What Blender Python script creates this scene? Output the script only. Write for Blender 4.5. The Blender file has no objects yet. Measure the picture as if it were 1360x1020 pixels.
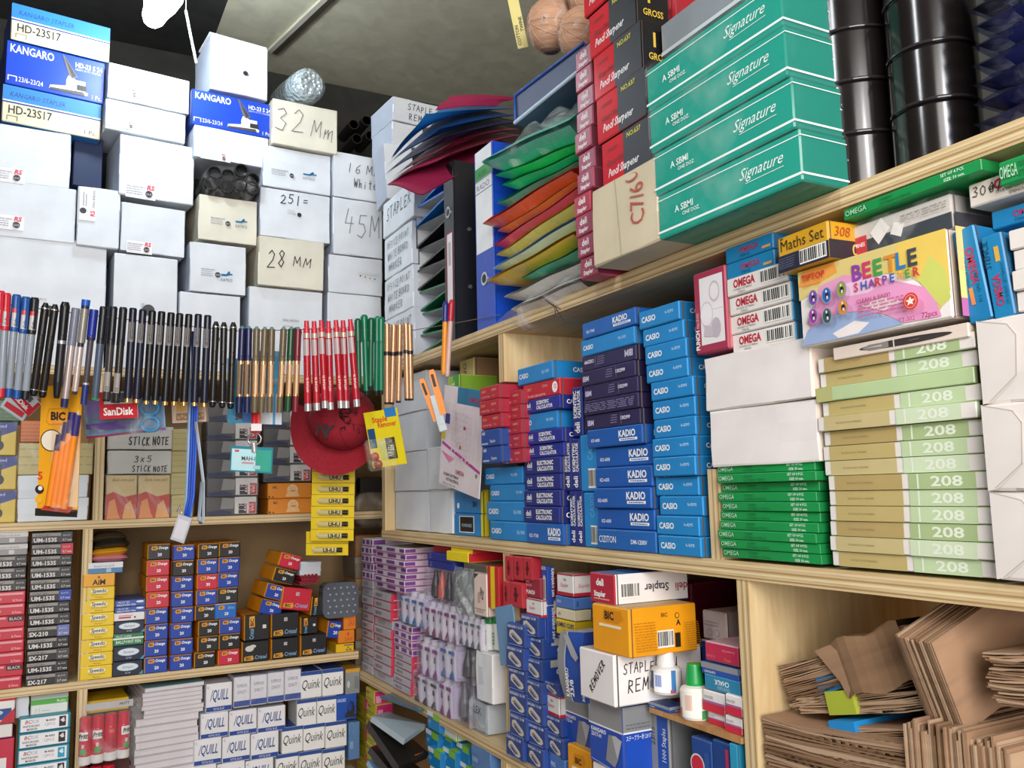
import bpy, bmesh, math, random
from mathutils import Vector, Matrix
random.seed(11)
SC = bpy.context.scene
COL = SC.collection
R = math.radians
# ------------------------------------------------------------------ camera (measured from the two walls' vanishing lines)
EYE = 1.45
F = 1167.24
AX = Vector((0.8854, 0.0359, 0.4655)); AY = Vector((-0.4655, 0.1164, 0.8764)).normalized()
AX.normalize(); AX = (AX - AY * AX.dot(AY)).normalized()
AZ = -AX.cross(AY)
if AZ.y > 0: AZ = -AZ
CAM = Vector((-0.65, -1.997, EYE))
def ray(px, py):
    v = Vector((px - 680, py - 510, F)); return Vector((AX.dot(v), AY.dot(v), AZ.dot(v)))
def onY(px, py, Y=0.0): r = ray(px, py); return CAM + r * ((Y - CAM.y) / r.y)
def onX(px, py, X=0.0): r = ray(px, py); return CAM + r * ((X - CAM.x) / r.x)
def onZ(px, py, Z): r = ray(px, py); return CAM + r * ((Z - CAM.z) / r.z)
def atD(px, py, d): return CAM + ray(px, py) * (d / F)
def camv(P):
    q = Vector(P) - CAM; return AX * q.x + AY * q.y + AZ * q.z
def proj(P):
    v = camv(P); return (680 + F * v.x / v.z, 510 + F * v.y / v.z)
def depth_of(P): return camv(P).z
def slide(P, D, px=None, py=None):
    """distance t along D from P at which the picture coordinate is reached"""
    a, b = camv(P), AX * D.x + AY * D.y + AZ * D.z
    if px is not None: c, i = (px - 680) / F, 0
    else: c, i = (py - 510) / F, 1
    return (a[i] - c * a.z) / (c * b.z - b[i])
WALL = {'L': (Vector((1, 0, 0)), Vector((0, 1, 0)), 0.0), 'R': (Vector((0, -1, 0)), Vector((1, 0, 0)), -90.0)}
def onW(wall, px, py, dep=0.0): return onY(px, py, dep) if wall == 'L' else onX(px, py, dep)
def onWz(wall, px, z, dep=0.0):
    """point of a wall plane at height z (above the eye) seen in column px"""
    y = 510
    for _ in range(8):
        P = onW(wall, px, y, dep); P.z = EYE + z; y = proj(P)[1]
    P = onW(wall, px, y, dep); P.z = EYE + z + .0006; return P
# ------------------------------------------------------------------ materials
MATS = {}
def lin(h):
    h = h.lstrip('#'); c = [int(h[i:i + 2], 16) / 255 for i in (0, 2, 4)]
    return [x / 12.92 if x <= .04045 else ((x + .055) / 1.055) ** 2.4 for x in c] + [1.0]
def newmat(name):
    m = bpy.data.materials.new(name); m.use_nodes = True
    nt = m.node_tree; b = nt.nodes.get('Principled BSDF'); return m, nt, b
def card(h, rough=.5, var=.1, metal=0.0, scale=14.0):
    """printed card or coloured plastic with a little grime"""
    k = (h, rough, var, metal, scale)
    if k in MATS: return MATS[k]
    m, nt, b = newmat('card_' + h.strip('#'))
    tc = nt.nodes.new('ShaderNodeTexCoord'); no = nt.nodes.new('ShaderNodeTexNoise'); no.inputs['Scale'].default_value = scale; no.inputs['Detail'].default_value = 3
    nt.links.new(tc.outputs['Object'], no.inputs['Vector'])
    mp = nt.nodes.new('ShaderNodeMapRange'); mp.inputs['From Min'].default_value = .3; mp.inputs['From Max'].default_value = .7
    mp.inputs['To Min'].default_value = 1 - var; mp.inputs['To Max'].default_value = 1 + var * .5
    nt.links.new(no.outputs['Fac'], mp.inputs['Value'])
    mx = nt.nodes.new('ShaderNodeVectorMath'); mx.operation = 'SCALE'; mx.inputs[0].default_value = lin(h)[:3]
    nt.links.new(mp.outputs['Result'], mx.inputs['Scale']); nt.links.new(mx.outputs['Vector'], b.inputs['Base Color'])
    b.inputs['Roughness'].default_value = rough; b.inputs['Metallic'].default_value = metal
    MATS[k] = m; return m
def ink(h):
    k = ('ink', h)
    if k in MATS: return MATS[k]
    m, nt, b = newmat('ink_' + h.strip('#')); b.inputs['Base Color'].default_value = lin(h); b.inputs['Roughness'].default_value = .55
    MATS[k] = m; return m
def film(tint='#ffffff', lo=.03, hi=.3, scale=9.0):
    """crinkled clear plastic"""
    k = ('film', tint, lo, hi, scale)
    if k in MATS: return MATS[k]
    m, nt, b = newmat('clear_film_' + tint.strip('#')); nt.nodes.remove(b); N = nt.nodes.new
    out = nt.nodes['Material Output']; tr = N('ShaderNodeBsdfTransparent'); tr.inputs['Color'].default_value = lin(tint)
    gl = N('ShaderNodeBsdfPrincipled'); gl.inputs['Roughness'].default_value = .2; gl.inputs['Base Color'].default_value = lin(tint); gl.inputs['Specular IOR Level'].default_value = .9  # whitish diffuse patches painted in as crinkle highlights
    tc = N('ShaderNodeTexCoord'); no = N('ShaderNodeTexNoise'); no.inputs['Scale'].default_value = scale; no.inputs['Detail'].default_value = 5; no.inputs['Distortion'].default_value = 1.5
    nt.links.new(tc.outputs['Object'], no.inputs['Vector'])
    mp = N('ShaderNodeMapRange'); mp.inputs['From Min'].default_value = .5; mp.inputs['From Max'].default_value = .74; mp.inputs['To Min'].default_value = lo; mp.inputs['To Max'].default_value = hi
    bp = N('ShaderNodeBump'); bp.inputs['Strength'].default_value = .8; bp.inputs['Distance'].default_value = .01
    nt.links.new(no.outputs['Fac'], mp.inputs['Value']); nt.links.new(no.outputs['Fac'], bp.inputs['Height']); nt.links.new(bp.outputs['Normal'], gl.inputs['Normal'])
    mx = N('ShaderNodeMixShader'); nt.links.new(mp.outputs['Result'], mx.inputs['Fac']); nt.links.new(tr.outputs[0], mx.inputs[1]); nt.links.new(gl.outputs[0], mx.inputs[2])
    nt.links.new(mx.outputs[0], out.inputs['Surface']); MATS[k] = m; return m
def wood(name, a, b_, axis_scale=(2, 30, 30), rough=.55):
    if name in MATS: return MATS[name]
    m, nt, b = newmat(name); N = nt.nodes.new
    tc = N('ShaderNodeTexCoord'); mpg = N('ShaderNodeMapping'); mpg.inputs['Scale'].default_value = axis_scale
    no = N('ShaderNodeTexNoise'); no.inputs['Scale'].default_value = 3; no.inputs['Detail'].default_value = 6; no.inputs['Distortion'].default_value = .6
    cr = N('ShaderNodeValToRGB'); cr.color_ramp.elements[0].color = lin(a); cr.color_ramp.elements[1].color = lin(b_); cr.color_ramp.elements[0].position = .35; cr.color_ramp.elements[1].position = .68
    nt.links.new(tc.outputs['Object'], mpg.inputs['Vector']); nt.links.new(mpg.outputs['Vector'], no.inputs['Vector']); nt.links.new(no.outputs['Fac'], cr.inputs['Fac'])
    nt.links.new(cr.outputs['Color'], b.inputs['Base Color']); b.inputs['Roughness'].default_value = rough
    bp = N('ShaderNodeBump'); bp.inputs['Strength'].default_value = .15; bp.inputs['Distance'].default_value = .002
    nt.links.new(no.outputs['Fac'], bp.inputs['Height']); nt.links.new(bp.outputs['Normal'], b.inputs['Normal'])
    MATS[name] = m; return m
def plaster(name, a, b_, scale=4.0, rough=.9):
    return wood(name, a, b_, (scale, scale, scale), rough)
# ------------------------------------------------------------------ text
TXT = {}
def text2d(s, bold=0.0, shear=0.0):
    k = (s, bold, shear)
    if k in TXT: return TXT[k]
    cu = bpy.data.curves.new('lettering', 'FONT'); cu.body = s; cu.resolution_u = 2 if len(s) < 12 else 1; cu.offset = bold; cu.shear = shear; cu.size = 1.45
    o = bpy.data.objects.new('lettering', cu); COL.objects.link(o)
    dg = bpy.context.evaluated_depsgraph_get(); me = bpy.data.meshes.new_from_object(o.evaluated_get(dg))
    vs = [(v.co.x, v.co.y) for v in me.vertices]; fs = [tuple(p.vertices) for p in me.polygons]
    bpy.data.objects.remove(o); bpy.data.curves.remove(cu); bpy.data.meshes.remove(me)
    x0 = min(v[0] for v in vs) if vs else 0; x1 = max(v[0] for v in vs) if vs else 1
    vs = [(x - x0, y) for x, y in vs]
    TXT[k] = (vs, fs, max(x1 - x0, 1e-4)); return TXT[k]
# ------------------------------------------------------------------ mesh builder
class MB:
    def __init__(s): s.v = []; s.f = []; s.m = []; s.mats = []; s.sm = []
    def mi(s, m):
        if isinstance(m, str): m = card(m)
        if m not in s.mats: s.mats.append(m)
        return s.mats.index(m)
    def add(s, vs, fs, m, smooth=False):
        b = len(s.v); s.v += [tuple(v) for v in vs]; i = s.mi(m)
        for f in fs: s.f.append(tuple(b + j for j in f)); s.m.append(i); s.sm.append(smooth)
    def quad(s, a, b, c, d, m): s.add([a, b, c, d], [(0, 1, 2, 3)], m)
    def box(s, x0, y0, z0, x1, y1, z1, m, bev=0.0):
        if not bev:
            s.add([(x0, y0, z0), (x1, y0, z0), (x1, y1, z0), (x0, y1, z0), (x0, y0, z1), (x1, y0, z1), (x1, y1, z1), (x0, y1, z1)],
                  [(0, 3, 2, 1), (4, 5, 6, 7), (0, 1, 5, 4), (1, 2, 6, 5), (2, 3, 7, 6), (3, 0, 4, 7)], m); return
        vs, fs = bevbox(x1 - x0, y1 - y0, z1 - z0, bev); s.add([(x + x0, y + y0, z + z0) for x, y, z in vs], fs, m)
    def lathe(s, prof, m, n=14, c=(0, 0, 0), axis='z', smooth=True):
        """prof: (r, h) from one end to the other; m: one material or one per ring"""
        vs = []; k = len(prof)
        for r, h in prof:
            for i in range(n):
                a = 2 * math.pi * i / n; p = (r * math.cos(a), r * math.sin(a), h)
                if axis == 'y': p = (p[0], p[2], p[1])
                if axis == 'x': p = (p[2], p[0], p[1])
                vs.append((p[0] + c[0], p[1] + c[1], p[2] + c[2]))
        for j in range(k - 1):
            mm = m[j] if isinstance(m, (list, tuple)) else m
            fs = [(j * n + i, j * n + (i + 1) % n, (j + 1) * n + (i + 1) % n, (j + 1) * n + i) for i in range(n)]
            s.addv(vs, fs, mm, smooth)
        m0 = m[0] if isinstance(m, (list, tuple)) else m; m1 = m[-1] if isinstance(m, (list, tuple)) else m
        s.addv(vs, [tuple(range(n))[::-1]], m0, False); s.addv(vs, [tuple((k - 1) * n + i for i in range(n))], m1, False)
    def addv(s, vs, fs, m, smooth):
        used = sorted({i for f in fs for i in f}); mp = {u: i for i, u in enumerate(used)}
        s.add([vs[u] for u in used], [tuple(mp[i] for i in f) for f in fs], m, smooth)
    def tube(s, pts, r, m, n=8, cap=True):
        pts = [Vector(p) for p in pts]; rings = []; up = Vector((0.13, 0.31, 0.94))
        for i, p in enumerate(pts):
            t = (pts[min(i + 1, len(pts) - 1)] - pts[max(i - 1, 0)]).normalized()
            a = t.cross(up).normalized(); b = t.cross(a)
            rr = r[i] if isinstance(r, (list, tuple)) else r
            rings.append([p + a * rr * math.cos(2 * math.pi * k / n) + b * rr * math.sin(2 * math.pi * k / n) for k in range(n)])
        vs = [v for g in rings for v in g]
        fs = [(i * n + k, i * n + (k + 1) % n, (i + 1) * n + (k + 1) % n, (i + 1) * n + k) for i in range(len(pts) - 1) for k in range(n)]
        s.add(vs, fs, m, True)
        if cap: s.add(rings[0], [tuple(range(n))], m); s.add(rings[-1], [tuple(range(n))], m)
    def strip(s, pts, off, m, th=.0006):
        """a flat band: the polyline pts swept by the vector off, th thick"""
        pts = [Vector(p) for p in pts]; off = Vector(off); n = len(pts)
        t = (pts[-1] - pts[0]).normalized(); nn = t.cross(off).normalized() * th
        vs = [p for q in pts for p in (q, q + off, q + off + nn, q + nn)]
        fs = []
        for i in range(n - 1):
            for a in range(4): fs.append((i * 4 + a, i * 4 + (a + 1) % 4, i * 4 + 4 + (a + 1) % 4, i * 4 + 4 + a))
        fs += [(0, 1, 2, 3), tuple((n - 1) * 4 + a for a in (3, 2, 1, 0))]
        s.add(vs, fs, m, True)
    def grid(s, fn, nu, nv, m, smooth=True):
        vs = [fn(i / nu, j / nv) for j in range(nv + 1) for i in range(nu + 1)]
        fs = [(j * (nu + 1) + i, j * (nu + 1) + i + 1, (j + 1) * (nu + 1) + i + 1, (j + 1) * (nu + 1) + i) for j in range(nv) for i in range(nu)]
        s.add(vs, fs, m, smooth)
    def text(s, st, o, ex, ey, h, m, bold=0.0, shear=0.0, a='l', maxw=None, sx=1.0):
        """o: anchor on the baseline, ex, ey: unit vectors, h: cap height"""
        vs, fs, w = text2d(st, bold, shear); k = h; kx = h * sx
        if maxw and w * kx > maxw: kx = maxw / w
        dx = {'l': 0, 'c': -.5, 'r': -1}[a] * w * kx
        s.add([o + ex * (x * kx + dx) + ey * (y * k) for x, y in vs], fs, m)
    def mesh(s, name):
        me = bpy.data.meshes.new(name); me.from_pydata(s.v, [], s.f)
        for m in s.mats: me.materials.append(m)
        me.polygons.foreach_set('material_index', s.m); me.polygons.foreach_set('use_smooth', s.sm); me.update(); return me
    def build(s, name, parent=None, loc=None, rot=None):
        o = bpy.data.objects.new(name, s.mesh(name)); COL.objects.link(o)
        if parent: o.parent = parent
        if loc is not None: o.location = loc
        if rot is not None: o.rotation_euler = rot
        return o
BEV = {}
def bevbox(w, d, h, bev, cuts=0, warp=0.0, seed=0):
    bm = bmesh.new(); bmesh.ops.create_cube(bm, size=1)
    for v in bm.verts: v.co = Vector(((v.co.x + .5) * w, (v.co.y + .5) * d, (v.co.z + .5) * h))
    bmesh.ops.bevel(bm, geom=bm.edges[:], offset=bev, segments=1, profile=.5, affect='EDGES')
    if cuts:
        bmesh.ops.subdivide_edges(bm, edges=[e for e in bm.edges if e.calc_length() > .4 * min(w, h, d)], cuts=cuts, use_grid_fill=True)
        rnd = random.Random(seed)
        for v in bm.verts:
            v.co += Vector((rnd.uniform(-1, 1), rnd.uniform(-1, 1) , rnd.uniform(-1, 1))) * warp
    bm.verts.index_update(); vs = [tuple(v.co) for v in bm.verts]; fs = [tuple(v.index for v in f.verts) for f in bm.faces]; bm.free(); return vs, fs
# ------------------------------------------------------------------ things
LABELS = {}
def tag(o, label, cat, group=None, kind=None):
    o['label'] = label; o['category'] = cat
    if group: o['group'] = group
    if kind: o['kind'] = kind
    LABELS.setdefault(label, []).append(o); return o
def empty(name, loc=(0, 0, 0), rot=None):
    o = bpy.data.objects.new(name, None); COL.objects.link(o); o.location = loc; o.empty_display_size = .02
    if rot is not None: o.rotation_euler = rot
    return o
def dup(root, parent=None):
    c = root.copy(); COL.objects.link(c)
    if parent: c.parent = parent
    for ch in list(root.children): dup(ch, c)
    return c
def structure(o): o['kind'] = 'structure'; return o
ORD = ['topmost', 'second', 'third', 'fourth', 'fifth', 'sixth', 'seventh', 'eighth', 'ninth', 'tenth', 'eleventh', 'twelfth', 'thirteenth', 'fourteenth', 'fifteenth', 'sixteenth', 'seventeenth', 'eighteenth']
# ------------------------------------------------------------------ printed cartons
def face_frame(face, w, d, h, e):
    if face == 'f': return Vector((0, -e, 0)), Vector((1, 0, 0)), Vector((0, 0, 1)), w, h
    if face == 'r': return Vector((w + e, 0, 0)), Vector((0, 1, 0)), Vector((0, 0, 1)), d, h
    if face == 'l': return Vector((-e, d, 0)), Vector((0, -1, 0)), Vector((0, 0, 1)), d, h
    if face == 't': return Vector((0, 0, h + e)), Vector((1, 0, 0)), Vector((0, 1, 0)), w, d
def prints(b, P, w, d, h, e0=.0004):
    for n, p in enumerate(P):
        op, face = p[0], p[1]; o, ex, ey, W, H = face_frame(face, w, d, h, e0 + n * .00009)
        if op == 'Q':                                   # filled rectangle
            x0, y0, x1, y1, c = p[2:7]
            b.quad(o + ex * x0 * W + ey * y0 * H, o + ex * x1 * W + ey * y0 * H, o + ex * x1 * W + ey * y1 * H, o + ex * x0 * W + ey * y1 * H, card(c) if len(p) < 8 else p[7])
        elif op == 'P':                                 # polygon
            b.add([o + ex * x * W + ey * y * H for x, y in p[2]], [tuple(range(len(p[2])))], card(p[3]))
        elif op == 'O':                                 # ellipse (radii as shares of the face)
            cx, cy, rx, ry, c = p[2:7]; N = 20
            b.add([o + ex * (cx + rx * math.cos(2 * math.pi * i / N)) * W + ey * (cy + ry * math.sin(2 * math.pi * i / N)) * H for i in range(N)], [tuple(range(N))], card(c))
        elif op == 'C':                                 # round disc, radius as share of the height
            cx, cy, r, c = p[2:6]; N = 18
            b.add([o + ex * (cx * W + r * H * math.cos(2 * math.pi * i / N)) + ey * (cy * H + r * H * math.sin(2 * math.pi * i / N)) for i in range(N)], [tuple(range(N))], card(c))
        elif op == 'S':                                 # open stroke, width as share of the height
            pts, wd, c = p[2:5]; wd *= min(W, H)
            q = [o + ex * x * W + ey * y * H for x, y in pts]; nrm = ex.cross(ey)
            for a_, b_ in zip(q, q[1:]):
                t = (b_ - a_).normalized(); s_ = nrm.cross(t) * wd / 2; a2, b2 = a_ - t * wd * .4, b_ + t * wd * .4
                b.quad(a2 - s_, b2 - s_, b2 + s_, a2 + s_, ink(c))
        elif op == 'H':                                 # handwriting: strokes of a marker pen
            st, x, y, hh, c = p[2:7]; k = p[7] if len(p) > 7 else {}; a = R(k.get('rot', 0)); tx = ex * math.cos(a) + ey * math.sin(a); ty = ey * math.cos(a) - ex * math.sin(a)
            hm = hh * H; adv = sum(.45 if q == ' ' else .98 for q in st) * .72; sx = .72
            if k.get('w'): sx = min(1.1, k['w'] * W / (hm * sum(.45 if q == ' ' else .98 for q in st)))
            wd = k.get('wd', .07) * hm; nrm = ex.cross(ey); rnd = random.Random(len(st) + int(x * 100)); px = 0; o1 = o + ex * x * W + ey * y * H
            for q in st:
                if q == ' ': px += .45; continue
                dyy = rnd.uniform(-.07, .07); sl = rnd.uniform(.05, .2); gs = rnd.uniform(.9, 1.05)
                for pl in GLY.get(q, ()):
                    pts = [o1 + tx * ((px + u * .78 + sl * v) * hm * sx) + ty * ((v * gs + dyy) * hm) for u, v in pl]
                    for a_, b_ in zip(pts, pts[1:]):
                        if (b_ - a_).length < 1e-6: continue
                        t = (b_ - a_).normalized(); s_ = nrm.cross(t) * wd / 2; a2, b2 = a_ - t * wd * .35, b_ + t * wd * .35; b.quad(a2 - s_, b2 - s_, b2 + s_, a2 + s_, ink(c))
                px += .98
        elif op == 'B':                                 # bar code
            x0, y0, x1, y1 = p[2:6]; rnd = random.Random(5)
            b.quad(o + ex * x0 * W + ey * y0 * H, o + ex * x1 * W + ey * y0 * H, o + ex * x1 * W + ey * y1 * H, o + ex * x0 * W + ey * y1 * H, card('#f3f0ea'))
            o2 = o + ex.cross(ey) * .00005; N = 13
            for i in range(N):
                xa = x0 + (x1 - x0) * (i + .25) / N; xb = xa + (x1 - x0) / N * rnd.choice((.3, .5, .75))
                b.quad(o2 + ex * xa * W + ey * (y0 + .1 * (y1 - y0)) * H, o2 + ex * xb * W + ey * (y0 + .1 * (y1 - y0)) * H, o2 + ex * xb * W + ey * (y1 - .08 * (y1 - y0)) * H, o2 + ex * xa * W + ey * (y1 - .08 * (y1 - y0)) * H, ink('#222222'))
        elif op == 'T':                                 # lettering
            st, x, y, hh, c = p[2:7]; k = p[7] if len(p) > 7 else {}
            rt = k.get('rot', 0); a = R(rt); tx = ex * math.cos(a) + ey * math.sin(a); ty = ey * math.cos(a) - ex * math.sin(a)
            hm = hh * (W if rt in (90, 270, -90) else H); mw = k.get('w')
            if mw: mw *= (H if rt in (90, 270, -90) else W)
            b.text(st, o + ex * x * W + ey * y * H, tx, ty, hm, ink(c), k.get('b', 0.0), k.get('i', 0.0), k.get('a', 'l'), mw, k.get('sx', 1.0))
GLY = {'A': [[(0, 0), (.45, 1), (.9, 0)], [(.2, .4), (.75, .38)]], 'B': [[(.1, 0), (.1, 1), (.6, .9), (.6, .6), (.1, .5), (.75, .4), (.7, .05), (.1, 0)]], 'C': [[(.85, .85), (.5, 1), (.1, .6), (.15, .15), (.5, 0), (.9, .15)]],
 'D': [[(.1, 0), (.1, 1), (.7, .8), (.85, .4), (.6, .05), (.1, 0)]], 'E': [[(.8, 1), (.1, .95), (.1, 0), (.8, .05)], [(.1, .5), (.65, .52)]], 'F': [[(.8, 1), (.1, .95), (.1, 0)], [(.1, .5), (.65, .52)]], 'G': [[(.85, .85), (.5, 1), (.1, .5), (.5, 0), (.85, .1), (.85, .45), (.55, .45)]],
 'H': [[(.1, 0), (.1, 1)], [(.8, 0), (.8, 1)], [(.1, .5), (.8, .55)]], 'I': [[(.4, 0), (.4, 1)]], 'K': [[(.1, 0), (.1, 1)], [(.8, 1), (.1, .45), (.85, 0)]], 'L': [[(.1, 1), (.1, 0), (.8, .05)]], 'M': [[(.0, 0), (.12, 1), (.45, .3), (.8, 1), (.9, 0)]],
 'N': [[(.1, 0), (.1, 1), (.8, 0), (.8, 1)]], 'O': [[(.45, 1), (.1, .7), (.1, .25), (.45, 0), (.8, .25), (.8, .75), (.45, 1)]], 'P': [[(.1, 0), (.1, 1), (.65, .9), (.7, .6), (.1, .45)]], 'R': [[(.1, 0), (.1, 1), (.65, .9), (.65, .6), (.1, .5), (.8, 0)]],
 'S': [[(.8, .9), (.45, 1), (.1, .8), (.25, .55), (.65, .42), (.75, .15), (.4, 0), (.0, .12)]], 'T': [[(.0, .95), (.9, 1)], [(.45, .97), (.4, 0)]], 'V': [[(.05, 1), (.4, 0), (.85, 1)]], 'W': [[(.0, 1), (.2, 0), (.45, .7), (.65, 0), (.95, 1)]], 'Y': [[(.05, 1), (.4, .5), (.85, 1)], [(.4, .5), (.35, 0)]],
 'm': [[(.0, 0), (.05, .6), (.1, .3), (.35, .6), (.4, 0), (.45, .4), (.75, .6), (.8, -.15)]], 'h': [[(.1, 1), (.1, 0), (.15, .4), (.5, .55), (.6, 0)]], 'i': [[(.3, 0), (.3, .55)], [(.3, .75), (.32, .8)]], 't': [[(.4, .95), (.35, .1), (.6, 0)], [(.1, .65), (.7, .68)]], 'e': [[(.1, .3), (.6, .35), (.5, .6), (.15, .5), (.1, .15), (.4, 0), (.7, .1)]],
 '0': [[(.45, 1), (.1, .7), (.1, .25), (.45, 0), (.8, .25), (.8, .75), (.45, 1)]], '1': [[(.4, 1), (.4, 0)]], '2': [[(.1, .8), (.4, 1), (.75, .8), (.6, .45), (.05, .02), (.9, .05)]], '3': [[(.1, .9), (.5, 1), (.75, .8), (.35, .55), (.8, .35), (.6, .02), (.05, .1)]], '4': [[(.25, 1), (.1, .4), (.85, .42)], [(.65, .7), (.6, 0)]], '5': [[(.8, 1), (.2, .98), (.15, .6), (.6, .6), (.8, .3), (.5, 0), (.05, .08)]],
 '6': [[(.7, 1), (.2, .6), (.1, .2), (.45, 0), (.75, .2), (.6, .48), (.15, .35)]], '8': [[(.7, .85), (.4, 1), (.15, .8), (.7, .3), (.45, 0), (.1, .2), (.6, .65), (.7, .85)]], 'x': [[(.05, .6), (.65, 0)], [(.65, .6), (.05, 0)]], '/': [[(.6, 1), (.2, -.1)]], '=': [[(.1, .6), (.7, .62)], [(.1, .35), (.7, .37)]], '@': [[(.6, .6), (.3, .55), (.3, .25), (.6, .3), (.65, .65), (.7, .2), (.9, .5), (.5, .95), (.05, .5), (.4, 0), (.8, .1)]]}
TYPES = {}
def T(key, name, cat, look, cols, P=(), **k):
    TYPES[key] = dict(name=name, cat=cat, look=look, cols=cols, P=list(P), **k)
CART = {}
def carton_mesh(key, w, d, h):
    ck = (key, round(w, 3), round(d, 3), round(h, 3))
    if ck in CART: return CART[ck]
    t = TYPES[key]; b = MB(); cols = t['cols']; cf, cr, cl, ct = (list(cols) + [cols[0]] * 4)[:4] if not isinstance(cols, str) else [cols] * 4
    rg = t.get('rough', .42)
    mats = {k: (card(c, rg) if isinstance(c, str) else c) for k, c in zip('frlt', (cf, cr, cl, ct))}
    bev = min(.0016, h * .06, w * .06); cuts = t.get('cuts', 0)
    vs, fs = bevbox(w, d, h, bev, cuts, t.get('warp', 0.0), hash(ck[1:]) % 999)
    for f in fs:
        p = [Vector(vs[i]) for i in f]; n = (p[1] - p[0]).cross(p[2] - p[1])
        ax = max(range(3), key=lambda i: abs(n[i])); k = 'f' if ax == 1 else ('t' if ax == 2 else ('r' if n[0] > 0 else 'l'))
        b.addv(vs, [f], mats[k], bool(cuts))
    # tuck seam on the visible end and lid line
    if h > .012 and t.get('seam', True):
        prints(b, [('Q', 'r', .03, .0, .045, 1, '#00000055'[:7] if False else t.get('seamc', '#5a5048'))], w, d, h, .0003 + t.get('warp', 0) * 1.2)
    prints(b, t['P'], w, d, h, .0004 + t.get('warp', 0) * 1.3)
    me = b.mesh(t['name']); CART[ck] = me; return me
def add_parts(o, key, w, d, h):
    t = TYPES[key]
    for pn, pl, ops in t.get('parts', ()):             # printed stickers and the like as parts of their own
        b = MB(); prints(b, ops, w, d, h, .0009 + t.get('warp', 0) * 1.6); c = b.build(pn, o)
        if pl: c['label'] = pl
    if t.get('wrap'):
        b = MB(); e = .0022
        vs, fs = bevbox(w + 2 * e, d, h + 1.2 * e, .002); b.add([(x - e, y - e, z) for x, y, z in vs], fs, film('#ffffff', .02, .2, 5) if t['wrap'] == 'film_soft' else film()); b.build('plastic_wrap', o)['label'] = 'clear crinkled plastic wrap'
def box(key, wall, x0, x1, yb, yt, dep=0.0, rot=0.0, lean=0.0, d=.15, xs=None, z=None, label=None, cat=None, group=None, name=None, h=None, where=None):
    eu, ew, rz = WALL[wall]; t = TYPES[key]
    P0 = onWz(wall, x0, z, dep) if z is not None else onW(wall, x0, yb, dep)
    q = Matrix.Rotation(R(rot), 3, 'Z'); du = q @ eu; dw = q @ ew
    w = abs(slide(P0, du, px=x1))
    if h is None: h = abs(slide(P0, Vector((0, 0, 1)), py=yt))
    if xs is not None: d = abs(slide(P0 + du * w, dw, px=xs))
    P0 = P0 + Vector((0, 0, t.get('warp', 0) * (z is not None)))
    return put(key, P0, w, d, h, rz + rot, lean, label or (t['look'] + (', ' + where if where else '')), cat, group, name)
def put(key, P, w, d, h, rz, lean, label, cat=None, group=None, name=None):
    t = TYPES[key]; o = bpy.data.objects.new(name or t['name'], carton_mesh(key, w, d, h - .0004)); COL.objects.link(o)
    o.location = P; o.rotation_euler = (Matrix.Rotation(R(rz), 3, 'Z') @ Matrix.Rotation(R(lean), 3, 'Y')).to_euler()
    add_parts(o, key, w, d, h); tag(o, label, cat or t['cat'], group); return o
def stack(wall, x0, x1, yt, items, where, yb=None, z=None, dep=0.0, d=.15, xs=None, dx=None, group=None, jit=.004, tilt=.8, rot=0.0, wts=None):
    """items bottom to top; a height share may follow a key as key:1.3"""
    eu, ew, rz = WALL[wall]
    P0 = onWz(wall, x0, z, dep) if z is not None else onW(wall, x0, yb, dep)
    q = Matrix.Rotation(R(rot), 3, 'Z'); du = q @ eu; dw = q @ ew
    w = abs(slide(P0, du, px=x1)); H = abs(slide(P0, Vector((0, 0, 1)), py=yt)); P0 = P0 + Vector((0, 0, TYPES[(items.split() if isinstance(items, str) else items)[0].split(':')[0]].get('warp', 0) * (z is not None)))
    if xs is not None: d = abs(slide(P0 + du * w, dw, px=xs))
    its = [(i.split(':')[0], float(i.split(':')[1]) if ':' in i else 1.0) for i in (items.split() if isinstance(items, str) else items)]
    tot = sum(s for _, s in its); zz = 0; n = len(its); rnd = random.Random(int(x0 * 7 + yt)); out = []
    for k, (key, s) in enumerate(its):
        h = H * s / tot; sh = (dx[k] if dx else 0) * w * .01
        P = P0 + du * (sh + rnd.uniform(-.25, .25) * jit) + dw * rnd.uniform(-jit, jit * .3) + Vector((0, 0, zz))
        lab = '%s, %s in %s' % (TYPES[key]['look'], 'topmost' if k == n - 1 else ('lowest' if k == 0 else ORD[n - 1 - k] + ' down'), where)
        out.append(put(key, P, w, d, h, rz + rot + rnd.uniform(-tilt, tilt), 0, lab, group=group)); zz += h + .0002
    return out
W_ = '#f4f3f1'; K_ = '#1d1b1e'; LINE = '#8f8f98'
def lines(face, x0, y0, x1, n, dy, c, h=.014, seed=3):
    """rows of unreadably small print"""
    rnd = random.Random(seed); out = []
    for i in range(n):
        y = y0 - i * dy; x = x0
        while x < x1 - .01:
            L = rnd.uniform(.02, .07) * (x1 - x0) * 3; e = min(x + L, x1); out.append(('Q', face, x, y, e, y + h, c)); x = e + .012 * (x1 - x0) * 3
        
    return out
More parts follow.
